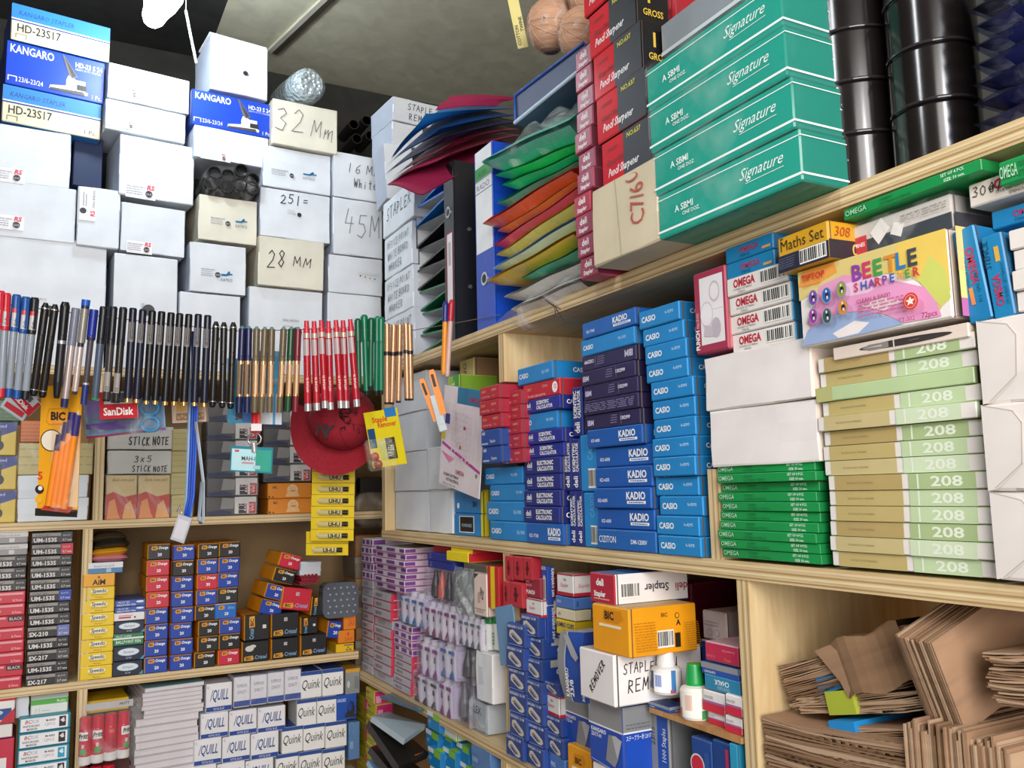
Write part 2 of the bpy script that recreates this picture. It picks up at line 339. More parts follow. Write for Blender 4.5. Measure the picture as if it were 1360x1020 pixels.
# ---- heavy duty stapler boxes
T('kang_cream', 'stapler_box', 'box', 'cream stapler carton with light blue band', ('#e2d9b8', '#c9bf9c', '#2a3a78', '#2f7cc0'), [
    ('Q', 'f', 0, .6, 1, 1, '#2f7fc3'), ('Q', 'f', 0, .57, 1, .60, '#f4f4ee'), ('Q', 'f', 0, .53, 1, .565, '#23408c'),
    ('T', 'f', 'KANGARO STAPLER', .07, .71, .13, '#1c3f86', {'i': .2, 'w': .55}), ('T', 'f', 'HD-23S17', .06, .25, .22, '#2a2724', {'b': .016, 'w': .43}),
    ('S', 'f', [(.05, .07), (.05, .18), (.15, .18), (.15, .07)], .02, '#8a8270'), ('T', 'f', '1 Pc.', .83, .08, .12, '#4a443a', {})])
STAP = [('P', 'f', [(.43, .10), (.44, .19), (.60, .25), (.60, .38), (.62, .5), (.67, .47), (.70, .43), (.80, .43), (.80, .2), (.83, .17), (.82, .1)], '#d9d8d6'),
        ('P', 'f', [(.43, .09), (.44, .14), (.78, .18), (.80, .09)], '#4c4744'), ('P', 'f', [(.55, .97), (.57, .96), (.72, .5), (.66, .44), (.62, .52)], '#6a6461'),
        ('P', 'f', [(.57, .94), (.58, .9), (.70, .52), (.66, .47)], '#3a3635'), ('P', 'f', [(.71, .2), (.71, .33), (.81, .33), (.81, .2)], '#2b2829')]
T('kang_blue', 'stapler_box', 'box', 'deep blue stapler carton picturing a stapler', ('#1443bd', '#0f2f86', '#142a6e', '#1b4cc0'), [
    ('T', 'f', 'KANGARO', .04, .75, .18, W_, {'b': .022, 'w': .43}), ('T', 'f', 'HD-23 S 24', .69, .74, .115, W_, {'b': .02, 'w': .28}), ('T', 'f', 'HEAVY DUTY STAPLER', .69, .665, .045, '#cfd8f0', {'w': .27}),
    ('S', 'f', [(.03, .10), (.03, .2), (.11, .2), (.11, .1)], .02, W_), ('T', 'f', '23/6-23/24', .13, .10, .11, W_, {'w': .24}), ('T', 'f', '1 Pc.', .87, .06, .1, W_, {'w': .1})] + STAP)
# ---- white cartons
def stick(x, y, logo='red', dot=True):
    P = [('T', 'f', 'SPIRAL BINDING RINGS', x, y + .09, .03, '#55535c', {'w': .24, 'b': .016})] + lines('f', x, y + .055, x + .2, 3, .04, '#a3a1ab', .016)
    if logo == 'red': P += [('T', 'f', 'RS', x + .26, y + .08, .075, '#e0405a', {'b': .05, 'i': .2})]
    if dot: P += [('C', 'f', x + .29, y + .01, .055, '#34343c'), ('T', 'f', 'GHS', x + .29, y - .01, .032, '#d8d8dc', {'a': 'c'})]
    return P
WC = dict(cuts=2, warp=.0008, seam=False, rough=.6)
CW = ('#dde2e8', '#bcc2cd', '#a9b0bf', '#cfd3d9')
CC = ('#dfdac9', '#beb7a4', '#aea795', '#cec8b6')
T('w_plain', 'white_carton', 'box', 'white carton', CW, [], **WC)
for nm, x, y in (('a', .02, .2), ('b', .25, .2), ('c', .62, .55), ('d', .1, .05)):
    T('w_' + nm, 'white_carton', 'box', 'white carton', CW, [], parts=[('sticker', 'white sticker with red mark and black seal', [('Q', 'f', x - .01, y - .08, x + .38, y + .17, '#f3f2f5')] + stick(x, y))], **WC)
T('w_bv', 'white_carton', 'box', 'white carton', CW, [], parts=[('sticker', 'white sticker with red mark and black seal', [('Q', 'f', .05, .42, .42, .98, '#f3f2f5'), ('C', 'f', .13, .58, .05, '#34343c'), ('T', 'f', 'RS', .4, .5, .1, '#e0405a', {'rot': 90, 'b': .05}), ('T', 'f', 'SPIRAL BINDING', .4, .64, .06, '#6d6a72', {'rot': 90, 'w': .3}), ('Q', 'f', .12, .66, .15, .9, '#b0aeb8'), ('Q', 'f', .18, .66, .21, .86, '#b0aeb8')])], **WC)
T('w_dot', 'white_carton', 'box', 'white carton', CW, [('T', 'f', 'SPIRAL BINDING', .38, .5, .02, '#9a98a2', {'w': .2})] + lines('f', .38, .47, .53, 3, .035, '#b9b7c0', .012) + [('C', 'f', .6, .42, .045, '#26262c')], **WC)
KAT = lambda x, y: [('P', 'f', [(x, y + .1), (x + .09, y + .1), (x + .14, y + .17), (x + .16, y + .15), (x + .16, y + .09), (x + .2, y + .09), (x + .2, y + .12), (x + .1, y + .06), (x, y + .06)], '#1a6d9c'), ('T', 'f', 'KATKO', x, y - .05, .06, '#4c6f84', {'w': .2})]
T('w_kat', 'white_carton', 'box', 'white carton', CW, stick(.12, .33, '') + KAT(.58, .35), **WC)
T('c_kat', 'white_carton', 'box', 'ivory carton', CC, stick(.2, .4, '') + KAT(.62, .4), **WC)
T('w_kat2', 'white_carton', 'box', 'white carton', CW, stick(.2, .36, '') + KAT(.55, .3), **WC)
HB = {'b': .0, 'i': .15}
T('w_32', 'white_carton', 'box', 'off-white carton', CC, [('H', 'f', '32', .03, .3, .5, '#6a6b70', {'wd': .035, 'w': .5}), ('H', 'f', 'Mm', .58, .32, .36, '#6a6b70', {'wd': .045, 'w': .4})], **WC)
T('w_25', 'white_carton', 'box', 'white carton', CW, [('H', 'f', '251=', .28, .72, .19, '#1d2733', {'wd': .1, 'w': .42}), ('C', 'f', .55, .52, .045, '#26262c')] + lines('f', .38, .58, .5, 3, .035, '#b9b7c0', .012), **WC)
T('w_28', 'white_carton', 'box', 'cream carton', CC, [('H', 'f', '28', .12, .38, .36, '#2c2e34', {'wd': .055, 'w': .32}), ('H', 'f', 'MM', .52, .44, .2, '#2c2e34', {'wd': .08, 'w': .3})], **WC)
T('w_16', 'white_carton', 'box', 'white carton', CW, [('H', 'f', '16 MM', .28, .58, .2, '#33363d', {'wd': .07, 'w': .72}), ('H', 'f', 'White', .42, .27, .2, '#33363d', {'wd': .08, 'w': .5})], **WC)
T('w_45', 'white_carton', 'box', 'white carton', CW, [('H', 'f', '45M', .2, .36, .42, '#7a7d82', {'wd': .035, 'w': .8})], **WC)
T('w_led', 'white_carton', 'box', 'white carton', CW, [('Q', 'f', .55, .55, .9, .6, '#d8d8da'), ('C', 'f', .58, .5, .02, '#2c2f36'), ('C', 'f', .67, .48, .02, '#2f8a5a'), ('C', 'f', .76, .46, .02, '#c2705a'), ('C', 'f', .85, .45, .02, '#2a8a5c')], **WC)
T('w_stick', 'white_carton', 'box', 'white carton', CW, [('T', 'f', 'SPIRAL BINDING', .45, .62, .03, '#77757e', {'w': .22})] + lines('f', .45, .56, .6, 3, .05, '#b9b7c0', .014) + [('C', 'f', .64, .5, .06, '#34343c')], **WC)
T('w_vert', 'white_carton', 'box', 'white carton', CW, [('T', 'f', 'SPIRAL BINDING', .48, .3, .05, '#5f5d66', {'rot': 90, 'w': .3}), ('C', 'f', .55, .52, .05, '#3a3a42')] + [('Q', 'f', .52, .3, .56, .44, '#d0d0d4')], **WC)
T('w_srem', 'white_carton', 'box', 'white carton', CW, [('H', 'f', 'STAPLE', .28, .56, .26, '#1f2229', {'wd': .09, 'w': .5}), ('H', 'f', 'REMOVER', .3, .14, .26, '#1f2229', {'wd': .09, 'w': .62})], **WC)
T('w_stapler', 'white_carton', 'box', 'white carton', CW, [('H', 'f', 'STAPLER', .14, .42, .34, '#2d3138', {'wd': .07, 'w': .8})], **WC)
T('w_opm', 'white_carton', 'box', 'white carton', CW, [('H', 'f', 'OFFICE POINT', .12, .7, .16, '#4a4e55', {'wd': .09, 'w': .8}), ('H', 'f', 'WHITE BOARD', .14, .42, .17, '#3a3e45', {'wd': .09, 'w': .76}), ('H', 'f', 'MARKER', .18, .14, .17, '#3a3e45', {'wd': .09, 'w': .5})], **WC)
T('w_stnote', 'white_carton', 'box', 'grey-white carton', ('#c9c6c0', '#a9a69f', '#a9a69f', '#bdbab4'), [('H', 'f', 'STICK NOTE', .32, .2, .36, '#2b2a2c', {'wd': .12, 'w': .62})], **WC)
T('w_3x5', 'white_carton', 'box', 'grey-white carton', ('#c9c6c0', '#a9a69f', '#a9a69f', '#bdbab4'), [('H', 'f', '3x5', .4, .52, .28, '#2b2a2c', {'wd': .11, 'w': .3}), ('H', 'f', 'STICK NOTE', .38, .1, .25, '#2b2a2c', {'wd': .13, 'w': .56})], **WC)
# ---- calculators
BOOK = dict(seam=False)
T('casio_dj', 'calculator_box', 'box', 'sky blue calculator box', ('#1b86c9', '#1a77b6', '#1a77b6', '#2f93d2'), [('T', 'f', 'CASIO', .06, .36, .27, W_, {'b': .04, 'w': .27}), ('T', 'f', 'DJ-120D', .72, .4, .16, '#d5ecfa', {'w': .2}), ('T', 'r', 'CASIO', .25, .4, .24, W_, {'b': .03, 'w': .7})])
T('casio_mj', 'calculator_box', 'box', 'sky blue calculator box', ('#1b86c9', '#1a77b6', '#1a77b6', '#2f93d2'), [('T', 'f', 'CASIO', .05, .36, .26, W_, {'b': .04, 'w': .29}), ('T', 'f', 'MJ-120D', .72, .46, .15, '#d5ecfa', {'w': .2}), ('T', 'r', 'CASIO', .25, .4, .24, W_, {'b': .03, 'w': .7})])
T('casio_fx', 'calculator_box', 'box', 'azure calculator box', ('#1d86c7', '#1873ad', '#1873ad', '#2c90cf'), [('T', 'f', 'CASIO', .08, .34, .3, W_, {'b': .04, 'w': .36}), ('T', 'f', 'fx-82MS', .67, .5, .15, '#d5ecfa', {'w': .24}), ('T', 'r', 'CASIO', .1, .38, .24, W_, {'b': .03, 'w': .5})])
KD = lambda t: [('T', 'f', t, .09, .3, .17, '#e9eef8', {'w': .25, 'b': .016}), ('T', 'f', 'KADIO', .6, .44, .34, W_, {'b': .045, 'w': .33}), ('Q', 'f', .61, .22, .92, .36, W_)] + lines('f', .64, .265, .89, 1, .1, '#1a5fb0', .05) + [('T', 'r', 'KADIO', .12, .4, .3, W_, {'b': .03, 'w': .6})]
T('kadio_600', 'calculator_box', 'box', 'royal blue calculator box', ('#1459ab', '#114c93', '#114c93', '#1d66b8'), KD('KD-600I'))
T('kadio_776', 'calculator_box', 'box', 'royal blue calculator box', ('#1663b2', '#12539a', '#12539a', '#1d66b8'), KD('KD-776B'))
T('ciziton', 'calculator_box', 'box', 'blue calculator box', ('#1c63ae', '#154f90', '#154f90', '#2a70ba'), [('T', 'f', 'CIZITON', .04, .36, .32, W_, {'w': .44, 'sx': .8}), ('T', 'f', 'DM-1200V', .6, .36, .2, '#f0f3fa', {'b': .02, 'w': .34})])
IC = ('#2c2750', '#221e40', '#221e40', '#383258')
T('ibm', 'ribbon_box', 'box', 'dark purple printer ribbon box', IC, [('T', 'f', 'IBM', .04, .3, .34, '#c9c5de', {'b': .05, 'w': .16}), ('Q', 'f', .67, .15, .675, .85, '#8d88ae')] + lines('f', .5, .75, .62, 4, .16, '#8d88ae', .05) + [('T', 'f', '1302999', .69, .42, .22, '#e6e3f2', {'b': .03, 'w': .22})])
T('ibm_back', 'ribbon_box', 'box', 'dark purple printer ribbon box', IC, lines('f', .04, .72, .94, 5, .13, '#8f8ab2', .045) + [('T', 'r', 'IBM', .2, .3, .4, '#c9c5de', {'b': .05, 'w': .7})])
T('ibm_up', 'ribbon_box', 'box', 'dark purple printer ribbon box', IC, [('T', 'f', 'IBM', .95, .75, .4, '#c9c5de', {'b': .05, 'w': .18, 'rot': 180}), ('T', 'f', '1302999', .24, .72, .24, '#e6e3f2', {'b': .03, 'w': .2, 'rot': 180}), ('Q', 'f', .27, .15, .275, .85, '#8d88ae')] + lines('f', .32, .75, .46, 4, .16, '#8d88ae', .05))
DN = ('#1d2d7d', '#18256a', '#18256a', '#26378c')
DL = lambda a: [('T', 'f', 'deli', .09, .42, .34, W_, {'b': .03, 'w': .2}), ('Q', 'f', .09, .28, .24, .32, '#9fb0e0'), ('T', 'f', a, .38, .56, .26, W_, {'b': .045, 'w': .44}), ('T', 'f', 'CALCULATOR', .38, .2, .26, W_, {'b': .045, 'w': .44}), ('T', 'r', 'CALCULATOR', .08, .35, .3, W_, {'b': .03, 'w': .8})]
T('deli_el', 'calculator_box', 'box', 'navy calculator box', DN, DL('ELECTRONIC'))
T('deli_sci', 'calculator_box', 'box', 'navy calculator box', ('#1f3192', '#1a2878', '#1a2878', '#26378c'), DL('SCIENTIFIC'))
T('deli_v', 'calculator_box', 'box', 'navy calculator box standing on end', DN, [('T', 'f', 'deli', .75, .06, .5, W_, {'rot': 90, 'b': .03, 'w': .22}), ('T', 'f', 'SCIENTIFIC', .48, .36, .3, W_, {'rot': 90, 'b': .04, 'w': .56}), ('T', 'f', 'CALCULATOR', .88, .36, .3, W_, {'rot': 90, 'b': .04, 'w': .56})])
T('blue_wide', 'calculator_box', 'box', 'bright blue calculator box standing on end', ('#1d89cd', '#1a77b6', '#1a77b6', '#2f93d2'), [('B', 'f', .5, .06, .95, .4), ('T', 'f', 'CASIO', .8, .55, .3, '#6bb8e8', {'rot': 90, 'w': .4})])
T('red_calc', 'calculator_box', 'box', 'red calculator box', ('#c02a3b', '#a82334', '#a82334', '#d04a56'), [('T', 'f', 'ELECTRONIC CALCULATOR', .05, .12, .14, '#f0d9d4', {'w': .6}), ('T', 'f', 'KENKO', .05, .55, .18, '#e2b9a0', {'w': .3}), ('T', 'f', 'CT-912', .55, .62, .13, '#f0d9d4', {'w': .2}), ('O', 'f', .88, .5, .07, .34, '#f2eeea'), ('T', 'f', '12', .86, .42, .24, '#b02a3a', {'b': .02})])
T('maroon', 'staple_box', 'box', 'small crimson staple box', ('#bb2a40', '#a02236', '#a02236', '#cc4a5c'), [('T', 'f', 'EAGLE', .1, .58, .16, '#e8b06a', {'w': .3, 'b': .02}), ('T', 'f', 'KENKO', .62, .6, .16, '#f0c9a0', {'w': .3}), ('T', 'f', 'Correction Tape', .1, .2, .14, '#f2d9d6', {'w': .5}), ('T', 'f', '12 pcs', .65, .2, .13, '#e8b06a', {'w': .25})])
T('deli_blue', 'staple_box', 'box', 'small dark blue staple box', ('#1f4f9f', '#1a4288', '#1a4288', '#2e5fae'), [('T', 'f', 'deli', .08, .7, .2, W_, {'b': .02, 'w': .25}), ('T', 'f', 'Staples', .5, .2, .18, W_, {'w': .42}), ('Q', 'f', .05, .1, .4, .2, '#a9bfe8')])
T('power', 'calculator_box', 'box', 'blue calculator box with a black square picture', ('#1f84c9', '#c9bb1d', '#1a77b6', '#2f93d2'), [('Q', 'f', .2, .14, .75, .9, '#e8eef0'), ('Q', 'f', .23, .18, .72, .86, '#15181c'), ('T', 'f', 'POWER 8025', .3, .4, .14, '#b8d8e8', {'w': .36})])
T('plainblue', 'calculator_box', 'box', 'blue calculator box with a round dial print', ('#1f84c9', '#c9bb1d', '#1a77b6', '#2f93d2'), [('C', 'f', .15, .35, .14, W_), ('T', 'f', 'BH', .7, .3, .25, '#12304a', {'b': .03})])
# ---- stencils and stationery on the near right shelf
T('om_green', 'stencil_box', 'box', 'flat green stencil box', ('#17924a', '#127a3c', '#127a3c', '#23a35a'), [('T', 'f', 'OMEGA', .02, .24, .5, '#0d5a30', {'w': .27, 'b': .05}), ('T', 'f', 'OMEGA', .017, .27, .5, '#a9dcb4', {'w': .27, 'b': .016}), ('T', 'f', 'STUDENT', .3, .55, .22, '#0d5a30', {'w': .12}), ('T', 'f', 'LETTERING STENCIL', .3, .15, .26, '#0e6a38', {'w': .32}), ('T', 'f', 'SET OF 4 PCS.', .74, .6, .26, '#e4f4e6', {'w': .2, 'b': .02}), ('T', 'f', 'SIZE: 50 mm.', .76, .12, .26, '#e4f4e6', {'w': .18, 'b': .02})])
T('om_white', 'stencil_box', 'box', 'white stencil box', ('#e8e3de', '#1f84b8', '#d0cbc6', '#e8e3de'), [('T', 'f', 'OMEGA', .12, .42, .42, '#b81f36', {'b': .05, 'w': .36}), ('T', 'f', 'STUDENT LETTERING', .12, .24, .1, '#5a5450', {'w': .38}), ('T', 'f', 'STENCIL', .2, .08, .1, '#5a5450', {'w': .2}), ('B', 'f', .57, .2, .97, .9)])
T('om_white2', 'stencil_box', 'box', 'white stencil box', ('#e8e0d8', '#d0cbc6', '#d0cbc6', '#e8e3de'), [('T', 'f', 'OMEGA', .3, .42, .42, '#b81f36', {'b': .05, 'w': .5}), ('T', 'f', 'STUDENT LETTERING STENCIL', .3, .16, .14, '#4a4440', {'w': .6})])
T('om_hand', 'stencil_box', 'box', 'white stencil box with handwriting over the print', ('#e6dccf', '#d0cbc6', '#d0cbc6', '#ded6cc'), [('T', 'f', 'OMEGA', .32, .45, .4, '#b81f36', {'b': .05, 'w': .6}), ('T', 'f', 'STUDENT LETTERING', .34, .26, .12, '#4a4440', {'w': .5}), ('T', 'f', 'STENCIL', .5, .08, .12, '#4a4440', {'w': .2}), ('H', 'f', '30@/PKT', .05, .4, .42, '#2a2628', {'wd': .09, 'w': .7})])
T('om_blue', 'stencil_box', 'box', 'blue stencil box', ('#1a80b5', '#15699a', '#15699a', '#2d90c4'), [('T', 'f', 'OMEGA', .3, .4, .34, '#a5325e', {'b': .04, 'w': .42}), ('Q', 'f', .78, .2, .95, .35, '#d9a05a'), ('T', 'f', 'STENCIL', .32, .14, .16, '#0f4a70', {'w': .36})])
T('om_bluev', 'stencil_box', 'box', 'blue stencil box standing on end', ('#1a7fb4', '#15699a', '#15699a', '#2d90c4'), [('T', 'f', 'OMEGA', .45, .78, .34, '#b42f58', {'b': .04, 'w': .4, 'rot': -90}), ('T', 'f', 'STUDENT LETTERING', .22, .78, .14, '#0f4a70', {'w': .45, 'rot': -90}), ('T', 'f', 'ART NO. 116', .62, .5, .15, '#0f4a70', {'w': .35, 'rot': -90}), ('Q', 'f', .28, .18, .46, .36, '#d98a4a')])
T('om_bluev2', 'stencil_box', 'box', 'blue stencil box standing upside down', ('#1c83b8', '#15699a', '#15699a', '#2d90c4'), [('T', 'f', 'OMEGA', .62, .14, .36, '#b42f58', {'b': .04, 'w': .38, 'rot': 90}), ('Q', 'f', .55, .66, .78, .84, '#d9a84a'), ('T', 'f', 'STUDENT LETTERING', .88, .14, .14, '#0f4a70', {'w': .5, 'rot': 90}), ('T', 'f', 'STENCIL', .32, .6, .3, '#0f3a60', {'w': .34, 'rot': 90, 'i': .2})])
T('carton_near', 'white_carton', 'box', 'plain white carton', ('#e9e2df', '#dcc9bd', '#cfc6c0', '#e0d8d2'), [], **WC)
FLAP = [('P', 'f', [(0, 1), (.36, .93), (.5, .78), (.48, .3), (.12, .02), (0, 0)], '#e2dbd5'), ('S', 'f', [(.02, .99), (.4, .9), (.5, .76), (.46, .3), (.1, .03)], .012, '#b9ada4')]
T('carton_flap', 'white_carton', 'box', 'white carton with folded end flaps', ('#e4dcd6', '#dcc9bd', '#cfc6c0', '#e0d8d2'), FLAP, **WC)
PUN = [('Q', 'f', .2, .1, .92, .92, '#e9e4e6'), ('Q', 'f', .22, .5, .9, .505, '#b8a9b0'), ('O', 'f', .66, .72, .16, .13, '#c9bfc6'), ('O', 'f', .66, .72, .13, .1, '#ebe6e8'), ('O', 'f', .4, .46, .2, .16, '#cfc6cc'), ('O', 'f', .4, .46, .18, .14, '#e9e4e6'), ('O', 'f', .68, .28, .14, .12, '#bdb4bc'), ('P', 'f', [(.3, .2), (.34, .34), (.56, .3), (.58, .18)], '#c6bdc4'), ('T', 'f', 'PUNCH', .16, .05, .12, W_, {'rot': 90, 'b': .04, 'w': .24}), ('T', 'f', 'No.0101', .16, .32, .08, '#e9c9d0', {'rot': 90, 'w': .18})]
T('punch', 'punch_box', 'box', 'rose pink punch box with white diagram panel', ('#a63350', '#c96a72', '#8a2a44', '#b84a62'), PUN)
T('maths', 'geometry_set_box', 'box', 'yellow and navy geometry set box', ('#d9a21c', '#c9921a', '#b9861a', '#e0b43a'), [('Q', 'f', 0, 0, 1, .47, '#1d2038'), ('T', 'f', 'Maths Set', .07, .58, .3, '#2a2410', {'w': .85}), ('T', 'f', 'MY', .07, .9, .07, '#2a2410', {'b': .02}), ('B', 'f', .44, .06, .96, .46), ('Q', 'r', 0, 0, 1, .5, '#2a1f28'), ('T', 'r', '0x', .4, .12, .3, '#d9a84a', {'b': .02}), ('T', 'r', '308', .1, .6, .26, '#b0441c', {'i': .2, 'w': .8})] + lines('f', .04, .36, .36, 5, .07, '#6a6d86', .02))
T('wrapped_bk', 'wrapped_carton', 'box', 'grey and black carton wrapped in shiny plastic', ('#cfc9c2', '#9a948e', '#8a8680', '#d0cac2'), [('Q', 'f', 0, 0, 1, .47, '#25303a'), ('Q', 'f', .02, .05, .2, .62, '#c9202c'), ('T', 'f', 'BARNES', .04, .3, .12, W_, {'w': .14, 'b': .02}), ('P', 'f', [(.24, .62), (.36, .98), (.44, .6), (.32, .2)], '#ece8e2'), ('P', 'f', [(.44, .4), (.48, .72), (.58, .6), (.54, .22)], '#ece8e2')] + lines('f', .55, .8, .97, 3, .09, '#9a938c', .03) + [('Q', 'r', 0, 0, 1, .45, '#3a3a40')], wrap=True)
BE = [('P', 'f', [(0, .62), (0, 1), (1, 1), (1, .3), (.93, .1), (.84, .45), (.72, .66), (.5, .7), (.3, .66), (.15, .7)], '#e0cb80'),
      ('P', 'f', [(.62, .68), (.72, 1), (1, 1), (1, .34), (.93, .2), (.86, .46), (.75, .62)], '#eccb60'), ('P', 'f', [(.82, .5), (.9, .74), (.98, .56), (1, .22), (.94, .14)], '#cfd46a'), ('P', 'f', [(0, .8), (.04, 1), (.28, 1), (.3, .86), (.14, .78)], '#eaa24a'),
      ('P', 'f', [(.12, .5), (.16, .74), (.34, .8), (.52, .7), (.7, .55), (.86, .4), (.92, .2), (.94, .04), (.72, .05), (.6, .2), (.45, .3), (.3, .34), (.2, .3)], '#e59cc6'),
      ('P', 'f', [(.28, .66), (.5, .72), (.62, .58), (.5, .5), (.36, .52)], '#eec4dc'), ('P', 'f', [(.05, .3), (.1, .5), (.2, .46), (.24, .28), (.12, .16)], '#e38fc0'),
      ('P', 'f', [(0, .02), (.06, .22), (.2, .3), (.34, .32), (.5, .28), (.66, .12), (.72, .04), (.4, .02)], '#9bb0d6'), ('P', 'f', [(.24, .1), (.4, .2), (.5, .14), (.42, .04), (.28, .03)], '#efe6e4'), ('P', 'f', [(.45, .36), (.6, .4), (.72, .3), (.6, .24)], '#f0e2e4')]
BE += [('T', 'f', c, .405 + i * .0735, .685, .19, k, {'b': .045}) for i, (c, k) in enumerate(zip('BEETLE', ('#8a3fa0', '#c93a6a', '#3f9a4a', '#d98a2a', '#2a7ab8', '#40434c')))]
BE += [('T', 'f', c, .415 + i * .0485, .55, .1, k, {'b': .035}) for i, (c, k) in enumerate(zip('SHARPENER', ('#c9406a', '#3a5ab0', '#8a3fa0', '#c93a3a', '#8a3fa0', '#3a5ab0', '#d9a22a', '#3f9a4a', '#c93a3a')))]
BE += [('T', 'f', 'TIPTOP', .04, .85, .08, '#c8302a', {'b': .04, 'w': .2}), ('T', 'f', 'EASY LIFE', .05, .77, .05, '#d98a3a', {'w': .17, 'i': .2}), ('T', 'f', 'CLEAN & EASY!', .43, .39, .05, '#a8406a', {'b': .02, 'w': .26})] + lines('f', .44, .35, .74, 4, .045, '#c46a94', .018)
BE += [x for (cx, cy, c) in ((.135, .6, '#7a3fa8'), (.24, .585, '#1f5fb8'), (.35, .61, '#9a9a3a'), (.135, .36, '#a03aa0'), (.24, .32, '#3a5a5a'), (.36, .38, '#e0862a')) for x in (('O', 'f', cx, cy, .037, .105, '#8d9aa8'), ('O', 'f', cx, cy, .03, .092, c), ('O', 'f', cx + .004, cy - .01, .015, .045, '#1f1f2a'), ('Q', 'f', cx - .002, cy - .05, cx + .012, cy - .01, '#d8d8e0'), ('O', 'f', cx, cy + .05, .006, .02, '#e8e4d8'))]
BE += [('C', 'f', .8, .26, .1, '#cf4038'), ('C', 'f', .8, .26, .078, '#f0a890'), ('C', 'f', .8, .26, .07, '#cf4038'), ('P', 'f', [(.8 + .03 * math.sin(i * math.pi / 5) * (1 if i % 2 == 0 else .45), .26 + .055 * math.cos(i * math.pi / 5) * (1 if i % 2 == 0 else .45)) for i in range(10)], '#f6e6dc'), ('T', 'f', 'TT-302', .72, .04, .05, '#a8306a', {'w': .1}), ('T', 'f', '72pcs', .86, .04, .06, '#a8306a', {'b': .02, 'w': .11})]
BE += [('Q', 'r', 0, .5, 1, 1, '#e8c07a'), ('Q', 'r', 0, .2, 1, .5, '#c9cf80'), ('Q', 'r', 0, 0, 1, .2, '#b86aa0')]
T('beetle', 'sharpener_box', 'box', 'white box with rainbow paint splashes and coloured sharpeners', ('#f3ece8', '#ead9c9', '#e8ddd4', '#f0e8e0'), BE)
T('penbox', 'pen_box', 'box', 'slim cream box picturing a black pen', ('#e3d3c6', '#d9bfae', '#cdb8aa', '#e0d2c6'), [('O', 'f', .56, .5, .34, .26, '#3a3432'), ('P', 'f', [(.24, .5), (.3, .72), (.45, .72), (.45, .28), (.3, .28)], '#8a8280'), ('Q', 'f', .485, .22, .495, .78, '#d8d0c8'), ('P', 'f', [(.26, .5), (.4, .56), (.4, .44)], '#c9c2bc'), ('T', 'f', 'CALLIGRAPHY', .6, .45, .1, '#8a8480', {'w': .16})])
def bk(tan, gr, key):
    T(key, 'tape_box', 'box', 'flat tan and pale green box', ('#e9e2dc', gr, '#d8cfc4', '#bcd29c'), [('Q', 'f', .05, 0, .5, 1, tan), ('Q', 'f', .54, 0, .92, 1, gr), ('Q', 'f', .59, .05, .60, .95, '#e2ead6'), ('T', 'f', '208', .67, .2, .6, '#e4ebd8', {'b': .035, 'w': .2, 'sx': 1.7}), ('T', 'f', 'KOKUYO MARK', .14, .42, .13, '#9a8a62', {'w': .26, 'sx': 1.6})])
bk('#c2ae72', '#bfd3a6', 'b208'); bk('#b8a068', '#a9bd88', 'b208d'); bk('#c9b884', '#cddcba', 'b208l')
T('b208top', 'tape_box', 'box', 'flat plain pale green box', ('#b9cf9c', '#a9bd88', '#d8cfc4', '#bcd29c'), [('Q', 'f', 0, 0, .12, 1, '#b8b878')])
# ---- top right shelf
T('teal', 'envelope_carton', 'box', 'glossy teal carton with white rules', ('#18a08c', '#138070', '#138070', '#23ad98'), [('S', 'f', [(0, .87), (1, .87)], .022, '#dff2ec'), ('S', 'f', [(0, .15), (1, .15)], .05, '#e9f6f2'), ('T', 'f', 'Signature', .62, .5, .22, '#e4f4f0', {'i': .45, 'w': .28}), ('S', 'f', [(.66, .4), (.9, .42)], .012, '#e4f4f0'), ('T', 'f', 'A SBMI', .14, .46, .14, '#dff2ec', {'b': .03, 'w': .2}), ('T', 'f', 'ONE DOZ.', .2, .33, .08, '#dff2ec', {'b': .02, 'w': .15}), ('S', 'r', [(0, .87), (1, .87)], .02, '#dff2ec'), ('S', 'r', [(0, .15), (1, .15)], .04, '#e9f6f2'), ('T', 'r', 'Signature', .3, .55, .16, '#cfe8e2', {'i': .4, 'w': .5}), ('T', 'r', 'MAT', .45, .25, .14, '#cfe8e2', {'b': .03})], rough=.13, seam=False, wrap='film_soft')
T('c76', 'cardboard_carton', 'box', 'beige cardboard carton with red marker number', ('#d3c6a8', '#b9aa8a', '#b9aa8a', '#d0c3a4'), [('S', 'f', [(.46, 0), (.40, 1)], .008, '#8a7d62'), ('T', 'f', 'C7/6', .82, .3, .2, '#b8503a', {'rot': 90, 'w': .5, 'sx': .95}), ('O', 'f', .66, .9, .09, .05, '#b8503a'), ('O', 'f', .65, .91, .075, .035, '#d3c6a8')], rough=.75, **{k: WC[k] for k in ('cuts', 'warp', 'seam')})
T('gwall', 'sharpener_box', 'box', 'glossy red and black sharpener box', ('#cf3038', '#19171a', '#b02830', '#19171a'), [('Q', 'f', .46, 0, 1, 1, '#1d1b1f'), ('T', 'f', 'Great Wall', .12, .42, .13, '#4a1a1c', {'i': .4, 'w': .36}), ('T', 'f', 'Pencil Sharpener', .14, .18, .17, W_, {'i': .4, 'b': .02, 'w': .62}), ('T', 'f', '1 GROSS', .1, .72, .08, '#5a1c20', {'w': .25}), ('T', 'f', 'NO.637', .54, .8, .1, '#d8cf3a', {'b': .02, 'w': .36}), ('T', 'r', '1', .35, .5, .3, '#c9a83a', {'b': .03}), ('T', 'r', 'GROSS', .2, .22, .14, '#c9a83a', {'b': .03, 'w': .6})], rough=.14)
